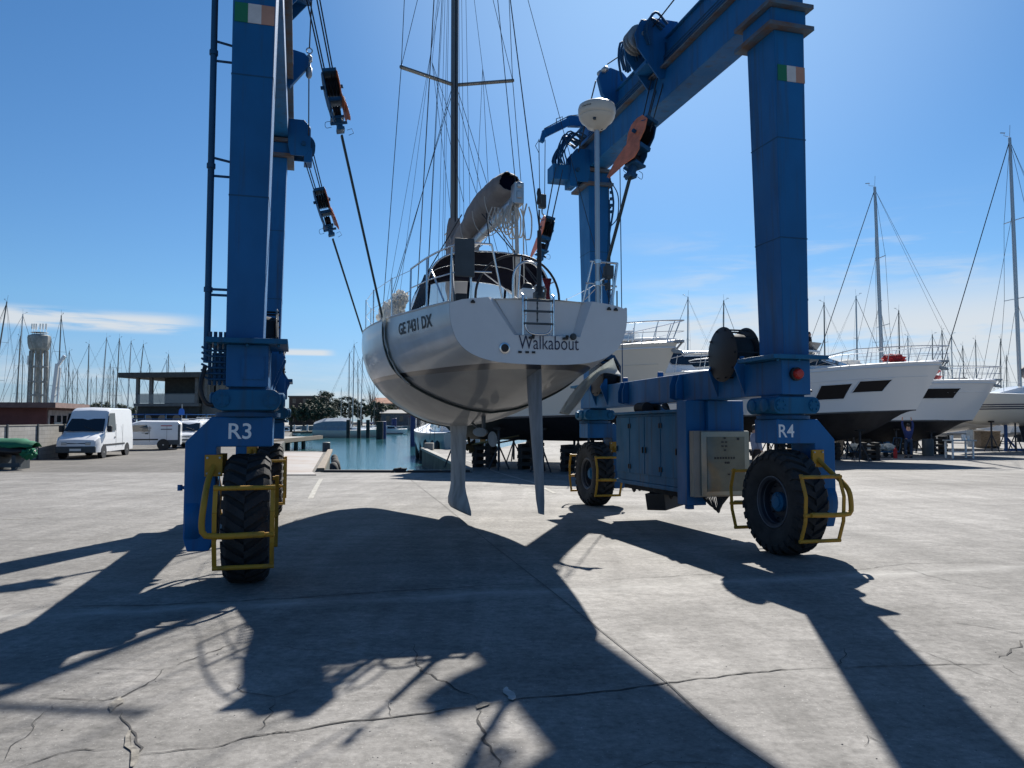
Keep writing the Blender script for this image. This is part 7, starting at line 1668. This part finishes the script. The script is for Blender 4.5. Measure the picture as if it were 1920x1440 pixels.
# ---------------------------------------------------------------- far shore
mb = MB(); mb.box(-420, 60, 205, 420, -3, -.4); struct(mb.build('far_shore', M['conc'], None))
mb = MB(); mb.box(30, 420, 150, 420, -3, -.5); struct(mb.build('far_shore', M['conc'], None))
M['leafpine'] = mat('pine_needles', (.03, .055, .028), .7, var=.5, vscale=.8, var2=(.014, .03, .016)); M['leaf'] = mat('broad_leaves', (.05, .075, .03), .7, var=.4, vscale=.6); M['bark'] = mat('bark', (.09, .07, .055), .9, var=.4, bump=.5)
def tree(label, px, ytop, d, wpx, kind='pine', group=None):
    topz = P(px, ytop, d).z; w_ = wpx/1440*d/2; gx = P(px, ytop, d).x; base = -.4; h = topz-base; rr = random.Random(int(px*7+ytop))
    o = thing('pine_tree' if kind == 'pine' else 'tree', label, 'tree', (gx, d, base), 0, group)
    mb = MB(); ch = h*(.80 if kind == 'pine' else .85); cz = h-ch/2
    nl = int(64*max(1, w_/4)) if kind != 'bare' else 0
    tk = MB(); tk.tube([(0, 0, 0), (.15*rr.uniform(-1, 1), 0, h*.3), (.3*rr.uniform(-1, 1), 0, h*.55)], [.32, .25, .16], 8)
    for k in range(9 if kind != 'bare' else 46):
        a = rr.uniform(0, 6.28); z0 = h*rr.uniform(.18, .5); e_ = Vector((math.cos(a)*w_*rr.uniform(.3, .9), math.sin(a)*w_*.6*rr.random(), min(h*.99, z0+h*rr.uniform(.2, .5))))
        tk.tube([(0, 0, z0), e_*.5+Vector((0, 0, z0*.55)), e_], [.11, .07, .02] if kind != 'bare' else [.07, .04, .015], 5)
    tk.build('trunk', M['bark'], o, smooth=50)
    if kind == 'bare': return o
    for c_ in range(nl):
        for _ in range(20):
            x, y, z = rr.uniform(-1, 1), rr.uniform(-1, 1), rr.uniform(-1, 1)
            if x*x+y*y+z*z < 1 and (kind != 'pine' or z > -.85): break
        if kind == 'pine': zz = cz+z*ch/2*(1-.15*abs(x))
        else: zz = cz+z*ch/2
        cx_, cy_ = x*w_*.92, y*w_*.7; cr = rr.uniform(.45, .95)*min(1.6, max(.8, w_*.26))
        for q_ in range(46):
            v = Vector((rr.gauss(0, 1), rr.gauss(0, 1), rr.gauss(0, .75))).normalized()*cr*rr.random()**.4; s_ = rr.uniform(.14, .30)
            n_ = (v+Vector((0, 0, .3*cr))).normalized(); a = n_.orthogonal().normalized(); a = Matrix.Rotation(rr.uniform(0, 6.28), 3, n_) @ a; b_ = n_.cross(a); c2 = Vector((cx_, cy_, zz))+v
            mb.add([c2-a*s_, c2-b_*s_*.6, c2+a*s_, c2+b_*s_*.6], [(0, 1, 2, 3)])
    mb.build('crown', M['leafpine'] if kind == 'pine' else M['leaf'], o); return o
GT = 'pines on the far shore'
for px, yt, d, w_, lab in ((612, 733, 222, 66, 'tallest rounded dark pine on the far shore, left of the moored masts'), (590, 745, 212, 46, 'dark pine left of the tallest rounded pine'), (648, 741, 226, 54, 'dark pine right behind the moored masts'), (678, 748, 222, 46, 'lower dark pine just right of the moored masts'), (706, 751, 215, 44, 'low dark pine nearest to the hanging hull'), (604, 757, 208, 70, 'low spreading pine in front of the tallest one'), (570, 756, 209, 34, 'small dark pine beside the brick block')): tree(lab, px, yt, d, w_, 'pine', GT)
tree('bare leafless tree rising above the roofs just left of the hull', 697, 716, 240, 34, 'bare')
tree('bare thin tree above the brick block roof', 592, 728, 250, 26, 'bare')
GF = 'low trees along the far left shore'
for i, (px, yt, w_) in enumerate(((150, 757, 60), (190, 752, 50), (232, 755, 46), (118, 760, 40), (265, 757, 40), (420, 757, 50), (20, 757, 60), (728, 757, 40), (770, 758, 40), (552, 760, 34))):
    tree(['low tree glimpsed between the van and the crane arm', 'low tree above the middle of the high-roof van', 'low tree above the rear corner of the high-roof van', 'low tree at the foot of the small white crane', 'low tree under the left end of the clubhouse roof', 'low tree behind the left front leg of the hoist', 'low tree at the left edge above the dark red building', 'low tree behind the red-roofed house by the hull', 'low tree over the dark red awnings', 'low tree left of the brick block'][i], px, yt, 235+7*(i % 3), w_, 'leaf', GF)
def house(name, label, px0, px1, ytop, d, dep, wallm, roofm, floors=2, gable=True):
    x0, x1 = P(px0, ytop, d).x, P(px1, ytop, d).x; zt = P(px0, ytop, d).z+.4; t_ = thing(name, label, 'building', ((x0+x1)/2, d, -.4)); w_ = (x1-x0)/2; wh = zt*(.78 if gable else .95)
    mb = MB(); mb.box(-w_, w_, 0, dep, 0, wh); mb.build('wall', wallm, t_); mb = MB()
    if gable: mb.loft([[(x, -.5, wh+.002), (x, dep+.5, wh+.002), (x, dep/2, zt)] for x in (-w_-.5, w_+.5)])
    else: mb.box(-w_-.3, w_+.3, -.3, dep+.3, wh+.002, zt)
    mb.build('roof', roofm, t_); nx = max(2, int(w_*2/3.2))
    for f_ in range(floors):
        for k in range(nx):
            x = -w_+(k+.5)*2*w_/nx; z = wh*(f_+.35)/floors; mb = MB(); mb.box(x-.5, x+.5, -.03, -.005, z, z+min(1.5, wh/floors*.5)); mb.build('window', M['glassdark'], t_)
    return t_
tile = mat('red_roof_tiles', (.34, .15, .09), .85, var=.35, vscale=1)
house('brick_building', 'dark brown brick block with flat roof left of the pines', 542, 600, 742, 240, 12, brick('brown_brick', (.11, .075, .06), (.09, .06, .05), (.1, .08, .07)), mat('flat_roof', (.12, .11, .1), .9), 3, False)
house('house', 'long low house with a pale red tiled roof just left of the hanging hull', 700, 745, 745, 250, 10, mat('plaster_pink', (.42, .33, .26), .9), tile, 2)
house('house', 'low house with red tiled roof partly behind the keel root', 748, 800, 752, 245, 10, mat('plaster_pale', (.4, .37, .33), .9), tile, 2)
house('boat_shed', 'grey shed on the far shore behind the moored boats', 715, 790, 768, 212, 8, mat('shed_grey', (.12, .13, .14), .8, var=.3), mat('shed_roof', (.2, .2, .2), .8), 1)
house('low_building', 'low flat building far behind the right yachts', 1180, 1300, 762, 190, 12, mat('plaster_grey', (.25, .24, .22), .9), mat('roof_grey', (.15, .15, .15), .9), 2, False)
# awnings on the far quay
for i, (px, w_, mm) in enumerate(((752, 5, 'redcloth'), (772, 4, 'whitesheet'), (787, 4, 'redcloth'))):
    q = P(px, 780, 175); t_ = thing('quay_awning', ['dark red awning on the far quay, left one', 'white pointed awning between the two red ones', 'dark red awning on the far quay, right one'][i], 'awning', (q.x, 207, -.4), 0, 'awnings on the far quay'); mb = MB(); mb.loft([[(-w_/2, -1.5, 2.4), (w_/2, -1.5, 2.4), (w_/2, 1.5, 2.4), (-w_/2, 1.5, 2.4)], [(-.3, -.2, 3.5), (.3, -.2, 3.5), (.3, .2, 3.5), (-.3, .2, 3.5)]]); mb.build('canopy', M[mm], t_)
    mb = MB(); [mb.tube([(a*w_/2*.95, b_*1.4, 0), (a*w_/2*.95, b_*1.4, 2.4)], .05, 5) for a in (-1, 1) for b_ in (-1, 1)]; mb.build('pole', M['galv'], t_)
# small motorboats on the far quay side
for i, (px, d, a) in enumerate(((765, 150, 10), (790, 146, 170), (566, 135, 30))):
    c_ = copy_tree(c0); q = P(px, 800, d); c_.location = (q.x, d, -1.75); c_.rotation_euler = (0, 0, R(a)); c_['label'] = ['small white motorboat moored before the red awnings', 'small white motorboat moored left of the pale blue boat', 'small white motorboat at the long low jetty'][i]; c_['group'] = 'small motorboats moored afloat'
    for ch in [x for x in bpy.data.objects if x.parent == c_ and x.name.startswith('cradle')]: bpy.data.objects.remove(ch)
